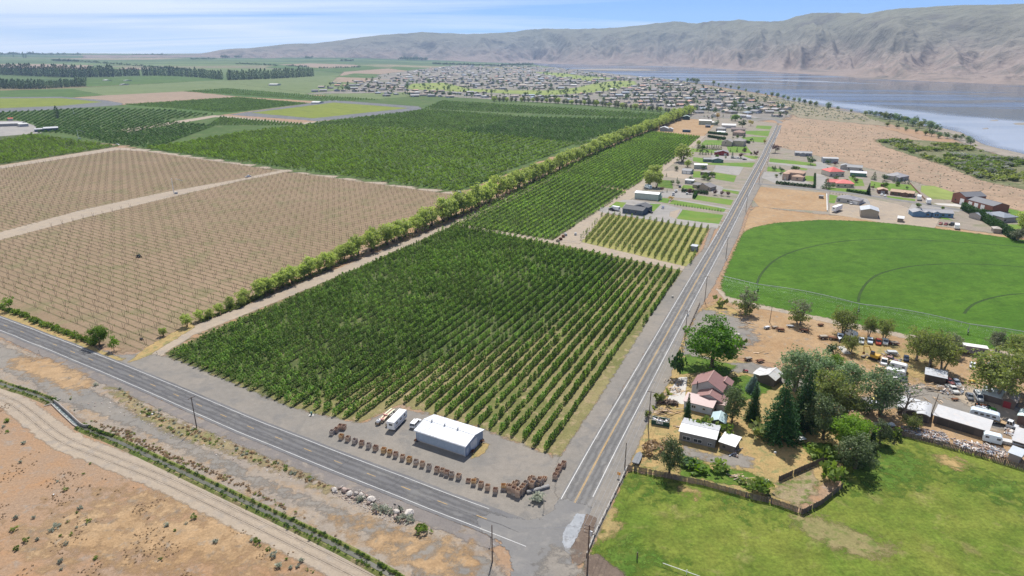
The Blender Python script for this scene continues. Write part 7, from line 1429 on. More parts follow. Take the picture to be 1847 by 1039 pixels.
row_ = zc(5.194, 560, 700, [(205, 425), (248, 402), (283, 372), (315, 376), (292, 466), (353, 484), (418, 507), (482, 527), (548, 549), (612, 572), (688, 594), (745, 615), (800, 635), (865, 661), (928, 679), (990, 706), (1050, 723), (1112, 750), (1187, 774), (1237, 790), (1280, 808), (1325, 823), (1390, 841), (1480, 868), (1530, 895), (1550, 862), (1598, 915), (1660, 942), (1733, 975)])+zc(7.994, 860, 800, [(385, 645)])
ck = [2, 3, 3, 3, 1, 0, 2, 3, 2, 3, 1, 1, 3, 0, 1, 2, 0, 2, 3, 0, 3, 2, 0, 3, 1, 0, 0, 0, 3, 1]
axb = math.atan2((hw[-1]-hw[0]).y, (hw[-1]-hw[0]).x); CN = ['pale', 'tan', 'grey', 'brown']
for i, (px, py) in enumerate(row_):
    p = at(px, py+2.); r_ = axb+rnd.uniform(-.14, .14)+.35
    for lv in range(2 if i not in (23, 25) else 1):
        fruit_bin(p, r_+rnd.uniform(-.03, .03), ck[i] if lv else rnd.choice([ck[i], 2, 0]), '%s wooden bin, %s of the %s stack in the roadside row from the left' % (CN[ck[i]], ('top', 'bottom')[1-lv] if i not in (23, 25) else 'only one', ordw(i+1)), 'fruit bins in the roadside row', lv*.76)
pile = [((480, 640), 3), ((540, 672), 3), ((598, 700), 3), ((640, 668), 3), ((672, 630), 3), ((708, 588), 3), ((455, 620), 2), ((765, 590), 2), ((795, 590), 3), ((828, 548), 3), ((880, 570), 2), ((905, 535), 3), ((935, 515), 2), ((580, 545), 1), ((545, 562), 1), ((800, 500), 2), ((770, 510), 2), ((975, 490), 1)]
axr = az_of((1130, 500), (1255, 320))
for i, ((zx, zy), n) in enumerate(pile):
    p = at(860+zx/7.994, 800+zy/7.994+1.5+n*2.2)
    for lv in range(n): fruit_bin(p, axr+.04*rnd.uniform(-1, 1), rnd.choice([0, 0, 3, 2]), 'wooden bin, %s up in stack %s of the corner pile by the sagebrush' % (ordw(lv+1), ordw(i+1)), 'fruit bins in the corner pile', lv*.76)
for i, (zx, zy) in enumerate([(1130, 480), (1165, 412), (1195, 352), (1253, 305)]):
    p = at(860+zx/7.994, 800+zy/7.994+3.)
    for lv in range(2): fruit_bin(p, axr+.05, 3 if lv else 0, 'brown bin, %s of the %s stack in the short row near the north road' % (('bottom', 'top')[lv], ordw(i+1)), 'fruit bins near the north road', lv*.76)
a, b = at(950, 890.5), at(990.5, 879); obj('steel_beam', MB().box((0, 0, .35), ((b-a).length, .9, .7)).box((0, 0, .74), ((b-a).length*.98, .5, .08)).mesh('steel_beam', mat('dusty_steel', (.27, .265, .26), .8)), None, (a+b)/2, math.atan2(b.y-a.y, b.x-a.x), label='long pale metal beam lying beside the corner pile of bins', category='beam')
# red and brown machines at the shed end, mower
for x, y, s_, lab in [(869, 798, 1., 'rusty implement with tines at the far corner of the metal shed'), (852, 817, .8, 'small wooden-topped cart beside the metal shed door'), (750, 796, .6, 'dark drum and bucket at the left corner of the metal shed')]:
    p = at(x, y); t = thing('farm_implement', lab, 'implement', (p.x, p.y, 0), rnd.uniform(0, 3), None, s_); part('frame', MB().box((0, 0, .6), (1.8, .25, .2)).box((0, 0, .6), (.25, 1.6, .2)).box((.5, .3, .8), (.7, .8, .4)).mesh('frame', M_rust), t)
    for sy in (-1, 1): part('wheel', wheel_mesh(.38, .2), t, (0, sy*.85, .38))
# wellhead at the orchard edge
p = at(562, 749); t = thing('wellhead', 'green pump wellhead with short dark posts at the orchard edge', 'pump', (p.x, p.y, 0)); part('pump', MB().tube((0, 0, 0), (0, 0, .9), .28, .22, 8).box((0, 0, 1.), (.6, .5, .3)).mesh('pump', paint((.03, .14, .11))), t); part('slab', MB().box((0, 0, .05), (1.8, 1.2, .12)).mesh('slab', M_concrete), t)
for x, y in ((-.9, .8), (.9, .7)): part('post', MB().tube((x, y, 0), (x, y, 1.5), .09, .09, 6).mesh('post', M_dark), t)
# ------------------------------------------------------------------ poles and wires
M_pole = mat('pole_wood', (.135, .10, .08), .9, 0, .2, 2)
def pole(px, py, h, label, arms=1, rz=0., group=None, lean=(0, 0), r=.17, name='utility_pole', trafo=False, arm_w=2.4):
    p = at(px, py); t = thing(name, label, 'utility pole' if name == 'utility_pole' else 'pole', (p.x, p.y, 0), rz, group); top = (lean[0]*h, lean[1]*h, h)
    part('shaft', MB().tube((0, 0, -.2), top, r, r*.65, 8).mesh('shaft', M_pole), t)
    for a in range(arms):
        z = h-.35-a*.9; part('crossarm', MB().box((top[0]*z/h, top[1]*z/h, z), (arm_w, .12, .14)).mesh('crossarm', M_pole), t)
        for s in (-1, 0, 1): part('insulator', MB().tube((s*arm_w*.44, 0, z+.07), (s*arm_w*.44, 0, z+.3), .06, .05, 6).mesh('insulator', paint((.5, .52, .54), .3)), t)
    if trafo: part('transformer', MB().tube((.42, 0, h-2.6), (.42, 0, h-1.5), .3, .3, 10).mesh('transformer', paint((.5, .52, .54), .4)), t)
    return Vector((p.x, p.y, 0)), h, rz
def wires(A_, B_, label, offs=(-1.05, 0, 1.05), sag=.6, r=.022):
    (pa, ha, ra), (pb, hb, rb_) = A_, B_; mb = MB()
    for o in offs:
        a = pa+Vector((math.cos(ra)*o, math.sin(ra)*o, ha)); b = pb+Vector((math.cos(rb_)*o, math.sin(rb_)*o, hb)); P = [a.lerp(b, i/10)-Vector((0, 0, sag*4*(i/10)*(1-i/10))) for i in range(11)]
        mb.path([p-pa for p in P], r, 4)
    obj('power_line', mb.mesh('power_line', M_galv), None, pa, label=label, category='wires')
rnorm = az_of((1130, 740), (1290, 450))-math.pi/2
pl = [pole(1059, 1036, 13, 'stout corner utility pole with many fittings at the road junction', 3, rnorm, trafo=True, r=.22)]
names = ['short pole by the orange marker at the fence corner', 'utility pole beside the green dumpster', 'utility pole left of the large maple', 'utility pole by the darkened road patch', 'utility pole at the corner of the alfalfa circle', 'utility pole at the end of the dry plot', 'utility pole at the side street corner', 'utility pole by the stucco garden wall', 'utility pole beside the dark purple tree', 'last utility pole before the road bend']
for i, (x, y, h) in enumerate([(1127, 842, 7.5), (1169, 772, 12.5), (1235, 613, 12.5), (1271, 543, 12), (1309, 466, 12), (1345, 383, 12), (1368.8, 332, 12), (1384.5, 298, 12), (1396, 268, 12), (1407, 241, 12)]): pl.append(pole(x, y, h, names[i], 1 if i else 0, rnorm, trafo=i == 2))
for i in range(len(pl)-1):
    if i != 1 and i != 0: wires(pl[i], pl[i+1], 'three overhead wires from the %s' % names[i-1])
wires(pl[0], pl[2], 'overhead wires from the corner pole to the pole by the dumpster')
p1 = pole(355, 772, 10.5, 'lone utility pole leaning over the south shoulder of the highway', 1, axb+1.57, lean=(0, 0.0)); p2 = pole(888, 1014, 10, 'bare utility pole in the gravel corner south of the highway', 0, axb+1.57); wires(p2, pl[0], 'thin dark wires crossing the junction', (-.4, .4), .8, .018)
for x, y, h, lab, ln in [(1388, 582, 7, 'yard light pole in the bare dirt below the alfalfa', (.02, 0)), (1527, 637, 9.5, 'junk yard light pole beside a pale slab', (.02, 0)), (1676, 757, 8.5, 'leaning reddish pole at the end of the long shed', (.16, .06)), (1824, 700, 9, 'pole standing before the massive tree by the rusty barn', (.1, 0)), (1844, 800, 6, 'short pole at the right edge by the pale roofs', (.05, 0)), (1227.5, 641, 4.5, 'guard post left of two under the maple pole', (0, 0)), (1230.5, 638, 5, 'guard post right of two under the maple pole', (0, 0))]: pole(x, y, h, lab, 0, 0, None, ln, .14, 'pole')
for x, y, h, lab in [(885, 982, 2.2, 'small dark sign post at the highway corner'), (891, 990, 1.4, 'white-topped marker post beside the bare utility pole'), (981, 920, 2.9, 'thin street sign post beside the round sagebrush'), (71, 637, 1.2, 'dark marker post on the south shoulder at left'), (284, 640, 1.2, 'short marker posts at the orchard corner')]:
    p = at(x, y); t = thing('sign_post', lab, 'sign post', (p.x, p.y, 0), axb); part('post', MB().tube((0, 0, -.1), (0, 0, h), .05, .05, 6).mesh('post', M_dark), t); part('plate', MB().box((0, -.05, h-.15), (.5, .03, .35)).mesh('plate', paint((.12, .12, .13)) if 'white' not in lab else M_trim), t)
for i, (x, y) in enumerate([(712.5, 917), (720.5, 920)]):
    p = at(x, y); t = thing('mailbox', 'black mailbox on a post above the boulders, %s of two' % ('left', 'right')[i], 'mailbox', (p.x, p.y, 0), axb); part('post', MB().box((0, 0, .5), (.1, .1, 1.1)).mesh('post', M_wood), t); part('box', MB().loft([[(math.cos(a)*.0-.3*s, math.cos(a)*.16, 1.15+max(-.12, math.sin(a)*.2)) for a in [k*math.pi/5 for k in range(10)]] for s in (-1, 1)]).mesh('box', M_dark), t)
p = at(1116, 862); t = thing('road_marker', 'orange round road marker at the fence by the north road', 'sign', (p.x, p.y, 0), rnorm); part('post', MB().tube((0, 0, 0), (0, 0, 1.2), .05).mesh('post', M_dark), t); part('plate', MB().box((0, -.06, 1.35), (.85, .04, .85), 0, 0).mesh('plate', paint((.8, .33, .03))), t)
# ------------------------------------------------------------------ fences
M_board = [mat('fence_board_grey', (.15, .125, .105), .9, 0, .25, 2), mat('fence_board_brown', (.125, .095, .075), .9, 0, .25, 2)]
bd = [MB().box((0, 0, .85), (w, .03, h)).mesh('board', M_board[i % 2]) for i, (w, h) in enumerate([(.27, 1.7), (.25, 1.62), (.28, 1.76), (.26, 1.55)])]; fp = MB().box((0, 0, .8), (.14, .14, 1.7)).mesh('post', M_board[1])
def fence(label, P, step=.3, cap=300):
    P = [at(*p) for p in P]; o = P[0]; t = thing('board_fence', label, 'fence', (o.x, o.y, 0)); k = 0; rails = MB()
    for a, b in zip(P, P[1:]):
        d = b-a; L_ = d.length; rz = math.atan2(d.y, d.x); u = d/L_; nn = Vector((-u.y, u.x, 0))
        for z in (.4, 1.3): rails.tube(a-o+Vector((0, 0, z)), b-o+Vector((0, 0, z)), .05, .05, 4)
        for s in np.arange(0, L_, 2.6): q = a+u*s-o+nn*.1; part('post', fp, t, (q.x, q.y, 0), rz)
        for s in np.arange(0, L_, step):
            if rnd.random() < .03 or k >= cap: continue
            q = a+u*s-o-nn*.06; part('board', bd[rnd.randrange(4)], t, (q.x, q.y, rnd.uniform(-.08, .03)), rz+rnd.uniform(-.05, .05)); k += 1
    part('rail', rails.mesh('rail', M_board[1]), t)
fence('long weathered board fence along the top of the pasture', [(1133, 848), (1146, 850), (1220, 866), (1270, 876), (1365, 903), (1392, 908), (1447, 928)], .33); fence('board fence closing the dirt heap corner of the pasture', [(1447, 928), (1482, 910), (1519, 880)], .3); fence('board fence cutting from the garden to the dome-shaped pine', [(1405, 868), (1450, 848), (1507, 823)], .3); fence('board fence between the pasture and the scrap heaps', [(1610, 782), (1700, 806), (1770, 825), (1850, 850), (1900, 866)], .36)
P = [at(*p) for p in [(1131, 846), (1101, 908), (1072, 968), (1058, 1004)]]; o = P[0]; t = thing('rail_fence', 'low pale pipe rail fence between the north road and the pasture', 'fence', (o.x, o.y, 0)); part('rail', MB().path([p-o+Vector((0, 0, .9)) for p in P], .13, 6).mesh('rail', M_concrete), t)
for a, b in zip(P, P[1:]):
    for s in np.linspace(0, 1, 5): q = a.lerp(b, s)-o; part('post', MB().box((0, 0, .5), (.2, .2, 1.1)).mesh('post', M_board[0]), t, (q.x, q.y, 0))
P = [at(*p) for p in [(1262, 549), (1250, 576), (1238, 604)]]; o = P[0]; t = thing('post_fence', 'rough dark post fence beside the road above the maple', 'fence', (o.x, o.y, 0)); part('rail', MB().path([p-o+Vector((0, 0, .9)) for p in P], .09, 5).mesh('rail', M_pole), t)
for a, b in zip(P, P[1:]):
    for s in np.linspace(0, 1, 9): q = a.lerp(b, s)-o; part('post', MB().tube((0, 0, 0), (0, 0, 1.2), .12, .1, 6).mesh('post', M_pole), t, (q.x, q.y, 0))
p = at(1149, 1008); obj('gate_post', MB().tube((0, 0, -.1), (0, 0, 1.8), .16, .14, 8).mesh('gate_post', M_pole), None, p, label='single dark wooden post in the pasture corner', category='post'); a, b = at(1195, 1021), at(1262, 1045); t = thing('pipe_fence', 'white pipe rail with an upright in the near pasture', 'fence', a); part('rail', MB().tube((0, 0, .8), b-a+Vector((0, 0, .8)), .07).mesh('rail', M_trim), t); part('post', MB().tube((0, 0, 0), (0, 0, 1.3), .08).mesh('post', M_trim), t, (b-a)*.65)
a, b = at(1492, 381), at(1491, 351); obj('white_fence', MB().path([(0, 0, .7), b-a+Vector((0, 0, .7))], .35, 4).mesh('white_fence', M_trim), None, a, label='white fence strip beside the dry plot', category='fence')
a, b = at(1641, 331), at(1668, 360); t = thing('wooden_fence', 'thin reddish fence across the lawn behind the brown house', 'fence', a); part('panel', MB().path([(0, 0, .6), b-a+Vector((0, 0, .6))], .4, 4).mesh('panel', M_rust), t)
# ------------------------------------------------------------------ pivot irrigation
feet = [at(*p) for p in [(1303, 512), (1364, 527), (1547.6, 563.5), (1745.5, 601), (1960, 643)]]; o = feet[0]; t = thing('pivot_irrigator', 'long centre pivot irrigation pipe on wheeled towers over the alfalfa', 'irrigator', (o.x, o.y, 0)); Hp = 4.
for i, (a, b) in enumerate(zip(feet, feet[1:])):
    mb = MB(); n = 14; P = [a.lerp(b, k/n)-o+Vector((0, 0, Hp+1.0*math.sin(math.pi*k/n)*(i > 0))) for k in range(n+1)]; mb.path(P, .13, 6); tr = MB()
    if i: 
        for k in range(n): lo = [P[j]-Vector((0, 0, .9*math.sin(math.pi*j/n)+.1)) for j in (k, k+1)]; tr.tube(lo[0], lo[1], .035, .035, 4); tr.tube(P[k], lo[1], .03, .03, 4)
        part('truss', tr.mesh('truss', M_galv), t)
    part('span_pipe', mb.mesh('span_pipe', M_galv), t)
    for k in range(1, n, 2): part('drop_hose', MB().tube((0, 0, 0), (0, 0, -1.6), .05, .05, 4).mesh('drop_hose', M_trim), t, P[k])
    if i < 4:
        d = (b-a).normalized(); nn = Vector((-d.y, d.x, 0)); q = b-o; tw = part('tower', MB().tube(q+nn*1.8+Vector((0, 0, .6)), q+Vector((0, 0, Hp)), .06).tube(q-nn*1.8+Vector((0, 0, .6)), q+Vector((0, 0, Hp)), .06).tube(q+nn*1.9+Vector((0, 0, .6)), q-nn*1.9+Vector((0, 0, .6)), .07).mesh('tower', M_galv), t)
        for s in (-1, 1): part('wheel', wheel_mesh(.62, .3), tw, q+nn*s*1.8+Vector((0, 0, .62)), math.atan2(nn.y, nn.x))
a = feet[1]; part('end_gun', MB().tube((0, 0, Hp), (0, 0, Hp+4), .06).mesh('end_gun', M_galv), t, a-o)
n = 9000; tt = RG.uniform(0, 1, n); fx = np.array([(f.x, f.y) for f in feet]); si = RG.integers(0, 4, n); c_ = fx[si]*(1-tt[:, None])+fx[si+1]*tt[:, None]; dv = np.array(feet[3]-feet[1])[:2]; dv /= np.linalg.norm(dv); nv2 = np.array([-dv[1], dv[0]]); off = RG.normal(0, 4.2, n)-1.5
P = np.c_[c_+nv2*off[:, None], np.clip(2.4-.07*off**2*RG.uniform(.5, 1.4, n), .15, 3.)]; V_, F_ = leaves(P, .085, RG, None, .5); wsp, b = newmat('water_spray'); out(b, b.n('ShaderNodeBsdfTranslucent', {'Color': (.9, .94, .96, 1)}).outputs[0]); o_ = obj('water_spray', npmesh('water_spray', V_, F_, wsp)); o_['kind'] = 'stuff'; o_['label'] = 'fine white spray under the irrigation pipe'
# wind machines
for x, y, h, lab in [(314, 350, 27, 'white orchard wind machine beside the lane in the trellis field'), (142, 251, 16, 'white wind machine at the edge of the dark orchard at left'), (133, 205, 9, 'far white wind machine in the dark orchard'), (207, 140, 5, 'tiny pale wind machine by the far poplars')]:
    p = at(x, y); H_ = tall(x, y, h); t = thing('wind_machine', lab, 'wind machine', (p.x, p.y, 0), .6); part('tower', MB().tube((0, 0, 0), (.0, 0, H_), .3, .2, 8).mesh('tower', M_trim), t); part('rotor', MB().box((0, -.4, H_), (5.6, .12, .35), 0, .0).mesh('rotor', M_trim), t).rotation_euler = (0, R(25), 0); part('gearbox', MB().box((0, -.1, H_), (.5, .8, .5)).mesh('gearbox', M_trim), t); part('engine', MB().box((1.6, 0, .8), (2.2, 1.2, 1.4)).mesh('engine', paint((.5, .5, .48))), t)
# ------------------------------------------------------------------ canal flume, boulders
fl = zc(10.39, 60, 700, [(345, 305), (420, 380), (520, 480), (640, 590), (750, 690), (840, 745), (890, 800)]); fr = zc(10.39, 60, 700, [(395, 265), (470, 315), (560, 400), (680, 505), (800, 620), (880, 690), (960, 735), (1050, 740)])
PL, PR_ = smooth_path(pts(fl), 4), smooth_path(pts(fr), 4); o = PL[0]; t = thing('concrete_flume', 'curved concrete flume with white water between two canal reaches', 'flume', (o.x, o.y, 0))
for Pw, h in ((PL, .35), (PR_, 1.0)):
    vs, fs = ribbon([p-o for p in Pw], [(-.12, -.1), (-.12, h), (.12, h), (.12, -.1)]); m_ = MB(); m_.add(vs, [f[::-1] for f in fs]); part('side_wall', m_.mesh('side_wall', mat('flume_wall', (.36, .33, .30), .9, 0, .2, 2.)), t)
for A_, B_ in (((345, 305), (200, 350)), ((395, 262), (520, 205))):
    a, b = [p-o for p in pts(zc(10.39, 60, 700, [A_, B_]))]; part('wing_wall', MB().tube(a+Vector((0, 0, .3)), b+Vector((0, 0, .3)), .16, .16, 4).mesh('wing_wall', M_concrete), t)
wf, b = newmat('rushing_water'); pos = b.n('ShaderNodeNewGeometry').outputs['Position']; out(b, b.n('ShaderNodeBsdfPrincipled', {'Base Color': b.mix(b.rng(b.noise(pos, 1.1, 5, .7), .5, .7), (.12, .15, .14), (.6, .66, .66)), 'Roughness': .2}).outputs[0])
nW = min(len(PL), len(PR_)); 
def along(P, n): return [P[int(i*(len(P)-1)/(n-1))] for i in range(n)]
A_, B_ = along(PL, 20), along(PR_[:-4], 20); m_ = MB(); m_.add([(*(p-o).xy, .12-.04*0) for p in A_]+[(*(p-o).xy, .12) for p in B_], [(i, i+1, 21+i, 20+i) for i in range(19)]); part('water', m_.mesh('water', wf), t)
def rock_mesh(seed):
    bm = bmesh.new(); bmesh.ops.create_icosphere(bm, subdivisions=2, radius=.5); rr = random.Random(seed); ax = [(Vector((rr.gauss(0, 1), rr.gauss(0, 1), rr.gauss(0, 1))).normalized(), rr.uniform(.3, .46)) for _ in range(9)]
    for v in bm.verts:
        for n_, d_ in ax:
            e = v.co.dot(n_)-d_
            if e > 0: v.co -= n_*e*.9
        v.co += Vector((rr.uniform(-1, 1), rr.uniform(-1, 1), rr.uniform(-1, 1)))*.02
    me = bpy.data.meshes.new('boulder'); bm.to_mesh(me); bm.free(); return me
RK = []
for i in range(8):
    me = rock_mesh(i); me.materials.append(mat('boulder_stone', [(.55, .50, .44), (.30, .235, .20), (.42, .38, .34), (.34, .26, .22)][i % 4], .9, 0, .25, 2.)); RK.append(me)
for i, (x, y, s_) in enumerate([(120, 225, 1.6), (205, 190, .9), (235, 170, .8), (270, 230, 1.7), (360, 285, 1.7), (300, 330, .7), (450, 280, 1.3), (440, 350, 1.), (535, 290, 1.2), (330, 215, 1.), (570, 340, 1.1), (620, 310, .9), (690, 380, 2.1), (650, 420, 1.2), (740, 370, .9), (760, 560, 1.), (910, 465, 1.), (1035, 530, .7), (1085, 575, 1.9), (1075, 640, 1.3), (1285, 605, 2.4), (1240, 690, 1.), (1250, 545, .9), (830, 580, .7), (700, 440, .8), (80, 200, .9), (150, 250, .7), (395, 330, .8)]):
    p = at(590+x/8.66, 860+y/8.66); obj('boulder', RK[[0, 1, 2, 3, 4, 5, 6, 7][i % 8] if i not in (18, 20, 4, 0, 8) else 0 if i % 3 else 4], None, (p.x, p.y, s_*.28), rnd.uniform(0, 6), (s_*1.1, s_*.95, s_*.8), label='%s boulder in the rubble line south of the highway, %s from the left' % (('great pale' if s_ > 1.8 else 'large' if s_ > 1.2 else 'small'), ordw(i+1)), category='boulder', group='boulders south of the highway')
n = 500; Q = fill([(597, 878), (650, 884), (745, 930), (740, 950), (690, 938), (600, 892)], n, 44); S = RG.uniform(.12, .45, n); scatter('rubble', np.c_[Q, np.full(n, .05)], RG.uniform(0, 6, n), np.c_[S, S, S*.8], RK[:4], label='small rubble among the boulders')
Q = fill(zc(2.977, 0, 690, [(560, 60), (900, 160), (1300, 330), (1700, 530), (1500, 520), (1000, 330), (700, 200), (450, 120), (380, 200), (500, 260), (420, 150)]), 160, 45); n = len(Q); S = RG.uniform(.15, .6, n); scatter('loose_stones', np.c_[Q, np.full(n, .04)], RG.uniform(0, 6, n), np.c_[S, S, S*.7], RK, label='loose stones on the gravel south of the highway')
# ------------------------------------------------------------------ yard clutter
pk = [MB().box((0, 0, .06), (l, w, .05)).mesh('plank', m) for l, w, m in ((3.4, .2, M_woodo), (2.6, .25, M_wood), (4.2, .18, M_woodo), (2., .3, M_wood), (1.4, .4, mat('pale_board', (.55, .42, .30), .9)))]
def heap(px, py, n, spread, label, name='lumber_pile', rz=None):
    p = at(px, py); t = thing(name, label, 'lumber pile', (p.x, p.y, 0))
    for i in range(n): o_ = part('plank', pk[rnd.randrange(5)], t, (rnd.gauss(0, spread*.4), rnd.gauss(0, spread*.25), .02+.05*i*.55), rnd.uniform(-.6, .6)+(rz or 0)); o_.rotation_euler = (rnd.uniform(-.1, .1), rnd.uniform(-.12, .12), o_.rotation_euler.z)
heap(1198, 745, 34, 4.6, 'big heap of orange split lumber behind the green dumpster'); heap(1221, 690, 22, 4., 'scattered yellow planks on the farmhouse pad', rz=1.2); heap(1217, 703, 16, 3.2, 'lower pile of boards beside the farmhouse pad', rz=1.); heap(1207, 712, 12, 3., 'loose boards at the edge of the concrete pad'); heap(1690, 703, 30, 6., 'spilled planks in front of the tumbledown shed'); heap(1702, 722, 8, 4., 'long beams lying on the junk yard gravel', rz=-1.); heap(1348, 583, 8, 3., 'pair of logs and boards in the bare dirt near the pole'); heap(1340, 592, 6, 3., 'pale split logs in the bare dirt'); heap(1365, 637, 7, 3.4, 'fallen pale trunk and sticks near the hay rakes'); heap(1225, 770, 8, 2., 'small plank stack beside the dumpster'); heap(1330, 862, 14, 3., 'garden planks strewn in the weeds'); heap(1352, 872, 10, 2.5, 'pale boards by the bee boxes'); heap(1820, 690, 12, 4., 'timber scraps under the massive tree'); heap(1326, 812, 10, 2.5, 'white pipes and boards beside the small dark shed')
def scrap(px, label, n, seed, hmax=.6, name='scrap_heap', cols=((.5, .45, .40), (.30, .2, .15), (.62, .58, .54), (.22, .2, .2), (.40, .28, .2), (.3, .34, .4))):
    Q = fill(px, n, seed); mb = MB(); o = at(*px[0])
    for q in Q: s_ = rnd.uniform(.15, .7); mb.box((q[0]-o.x, q[1]-o.y, rnd.uniform(.08, hmax)), (s_*rnd.uniform(.6, 3.), s_*.6, rnd.uniform(.08, .35)), rnd.randrange(len(cols)), rnd.uniform(0, 6.3), rnd.uniform(.5, 1), rnd.uniform(-.3, .3))
    ob = obj(name, mb.mesh(name, [paint(c, .85) for c in cols]), None, (o.x, o.y, 0), label=label, category='scrap'); ob['kind'] = 'stuff'
scrap([(1622, 772), (1650, 775), (1700, 783), (1712, 800), (1690, 800), (1640, 787)], 'great bleached heap of firewood and scrap behind the board fence', 620, 61, 1.0); scrap([(1715, 792), (1760, 800), (1812, 812), (1818, 828), (1770, 820), (1720, 805)], 'long heap of poles and scrap behind the fence at right', 420, 62, .7); scrap([(1690, 696), (1720, 700), (1735, 712), (1700, 712)], 'litter round the tumbledown shed', 120, 63); scrap([(1812, 774), (1832, 780), (1832, 790), (1810, 782)], 'rubbish by the white flatbed truck', 90, 64); scrap([(1316, 800), (1328, 800), (1330, 825), (1318, 822)], 'clutter beside the small dark shed', 60, 65, .4); scrap([(1725, 695), (1745, 700), (1735, 712), (1722, 706)], 'parts strewn round the wrecked car', 80, 66); scrap([(1185, 722), (1222, 727), (1222, 733), (1186, 728)], 'dark row of stacked firewood below the concrete pad', 220, 67, 1.1, 'firewood_stack', ((.12, .08, .06), (.16, .11, .08), (.09, .07, .055)))
scrap([(1500, 735), (1540, 738), (1540, 745), (1500, 742)], 'sparse litter by the junk yard drive', 50, 68); scrap([(1600, 700), (1640, 690), (1660, 700), (1640, 712)], 'scattered parts on the junk yard drive', 60, 69, .3); scrap([(1560, 640), (1620, 640), (1640, 665), (1600, 665)], 'machine parts among the trucks', 140, 70, .5); scrap([(1625, 740), (1660, 735), (1650, 750), (1628, 752)], 'junk against the white workshop', 90, 71); scrap([(1775, 640), (1840, 655), (1840, 690), (1780, 680)], 'litter under the right-hand trees', 120, 72)
# rusty farm implements in the yard
for i, (x, y, s_, c, lab) in enumerate([(1484, 611, 1.5, M_rust, 'rusty rake-like implement, left of the white boat'), (1501, 612, 1.5, M_rust, 'rusty trailer frame beside the white boat'), (1383, 593, 1.1, M_galv, 'pale box on skids in the bare dirt'), (1397, 592, 1.1, M_rust, 'rusty bin frame right of the pale box'), (1407, 597, 1.3, M_rust, 'long rusty implement in the bare dirt'), (1450, 598, 1.4, M_rust, 'tipped metal trough under the pale-topped tree'), (1349, 650, 1.2, M_rust, 'rusty hay rake on the gravel drive'), (1371, 653, 1.2, M_rust, 'rusty flat trailer right of the hay rake'), (1480, 588, 1., M_rust, 'brown metal box at the alfalfa lane'), (1611, 621, 1.5, mat('maroon_paint', (.25, .10, .10), .7), 'maroon flat trailer at the right of the pickup row'), (1607, 640, 1.7, M_galv, 'long pale flatbed trailer behind the trucks'), (1425, 590, 1.1, M_galv, 'grey tank frame in the shade by the alfalfa lane'), (1557, 645, .8, M_dark, 'small dark crate in the bare dirt'), (1722, 722, .9, M_rust, 'small red-brown machine on the junk yard gravel'), (1753, 690, .9, paint((.5, .32, .03)), 'small yellow machine beyond the wrecked car'), (1586, 768, 1.2, M_trim, 'white A-frame trailer tongue by the pines'), (1604, 770, 1.2, M_trim, 'second white trailer frame by the pines')]):
    p = at(x, y); t = thing('farm_implement', lab, 'implement', (p.x, p.y, 0), rnd.uniform(-.4, .4), None, s_)
    part('frame', MB().box((0, 0, .55), (2.6, .12, .14)).box((0, .6, .55), (2.6, .12, .14)).box((0, -.6, .55), (2.6, .12, .14)).box((-1.2, 0, .55), (.12, 1.3, .14)).box((1.2, 0, .55), (.12, 1.3, .14)).mesh('frame', c), t); part('bed', MB().box((.1, 0, .68), (1.9, 1.1, .12 if i % 2 else .5)).mesh('bed', c if i % 3 else M_wood), t)
    for sy in (-1, 1): part('wheel', wheel_mesh(.34, .18), t, (-.4, sy*.72, .34))
for x, y, d_, rz, lab in [(1522, 632, (2.6, 6.5, .25), -.1, 'pale concrete slab beside the junk yard light pole'), (1330, 604, (2., 1.4, .4), .3, 'pale bale in the bare dirt near the maple')]:
    p = at(x, y); obj('concrete_slab', MB().box((0, 0, d_[2]/2), d_).mesh('concrete_slab', M_concrete), None, p, rz, label=lab, category='slab')
a = at(1150, 830); t = thing('boat_trailer', 'grey aluminium boat hull on a trailer beside the north road pole', 'trailer', a, az_of((1148, 836), (1160, 810))); part('hull', MB().loft([[(x, -w, .9), (x, -w*.7, .5), (x, w*.7, .5), (x, w, .9)] for x, w in ((-2.8, .95), (0, 1.0), (2., .8), (3., .2))]).mesh('hull', mat('dull_aluminium', (.16, .17, .18), .7, 0)), t); part('frame', MB().box((.3, 0, .4), (6., .15, .1)).mesh('frame', M_dark), t)
for s in (-1, 1): part('wheel', wheel_mesh(.33, .2), t, (-.6, s*.9, .33))
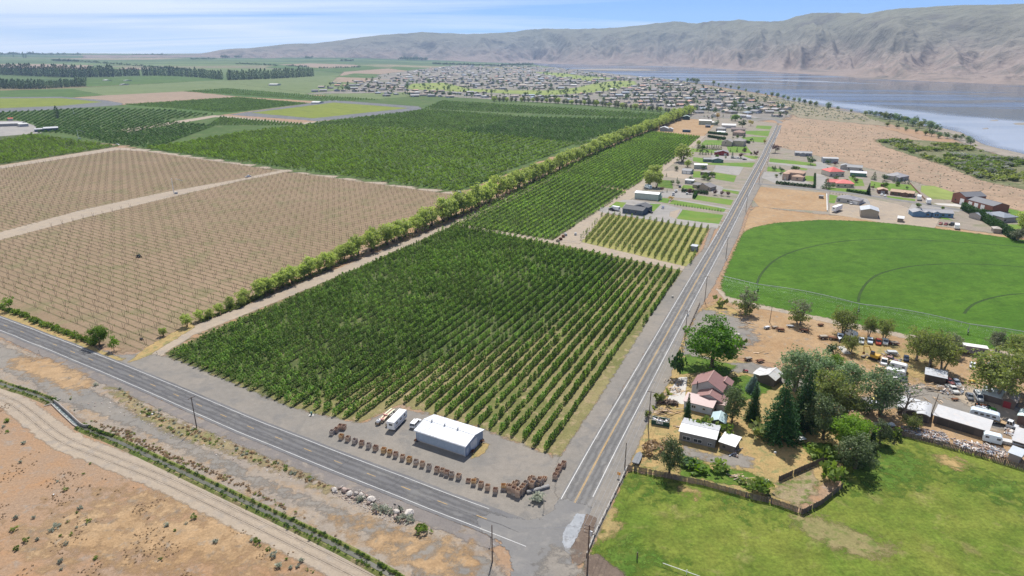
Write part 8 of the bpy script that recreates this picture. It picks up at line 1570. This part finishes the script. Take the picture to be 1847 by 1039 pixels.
p = at(1444, 797); t = thing('picnic_shelter', 'white-topped picnic table near the biggest spruce', 'table', p, .3); part('table_top', MB().box((0, 0, 1.25), (2.4, 1.7, .08)).mesh('table_top', M_trim), t); part('bench', MB().box((0, -1.0, .5), (2.2, .3, .06)).mesh('bench', M_woodo), t); part('bench', MB().box((0, 1.0, .5), (2.2, .3, .06)).mesh('bench', M_woodo), t)
for s in (-1, 1): part('leg', MB().box((s*.9, 0, .6), (.1, 1.4, 1.2), 0, 0, .6).mesh('leg', M_woodo), t)
for x, y, s_, lab in [(1398, 817, .5, 'white tub lying on the dry grass'), (1383, 868, .7, 'white bee box by the garden planks'), (1336, 868, .6, 'tipped white chair in the garden weeds'), (97, 893, .35, 'scrap of white paper on the dry ground at left'), (275, 748, .5, 'pale litter beside the verge stones')]:
    p = at(x, y); obj('white_box', MB().box((0, 0, s_*.4), (s_*1.3, s_, s_*.8), 0, 0, .8).mesh('white_box', M_trim), None, p, rnd.uniform(0, 3), label=lab, category='box')
for i, (x, y) in enumerate([(1020, 425), (1006, 436), (1011, 433), (1016, 428), (1038, 424)]):
    p = at(x, y); obj('equipment_box', MB().box((0, 0, .7), (2., 1.4, 1.3), 0, 0, .9).box((0, 0, 1.45), (.8, .8, .3)).mesh('equipment_box', [M_galv, M_wood, M_rust, M_rust, M_galv][i]), None, p, rnd.uniform(0, 3), label=('grey pump box at the lane corner by the young orchard', 'pale pallet stack on the lane between orchards', 'rusty box beside the pallet stack', 'rusty crate farther along the lane', 'white tank at the corner of the young orchard')[i], category='box')
house('small grey pump house at the corner of the young orchard', (1246, 452), (1255.5, 453.5), [(0, 0, -1, 2.6, 2.8, 'mono', .1)], (.26, .28, .31), (.42, .45, .48), 'pump house', 'pump_house')
p = at(1213, 537); obj('valve_box', MB().tube((0, 0, 0), (0, 0, .9), .5, .45, 10).mesh('valve_box', M_concrete), None, p, label='round concrete valve box beside the orchard rows', category='valve box')

# things that still share a description: say which by counting along the view
same = {}
for o in COL.objects:
    if o.parent is None and o.get('label') and o.get('category'): same.setdefault(o['label'], []).append(o)
for k, v in same.items():
    if len(v) > 1:
        for i, o in enumerate(sorted(v, key=lambda o: o.location.x/max(1., o.location.y))): o['label'] = '%s, %s from the left' % (k, ordw(i+1))
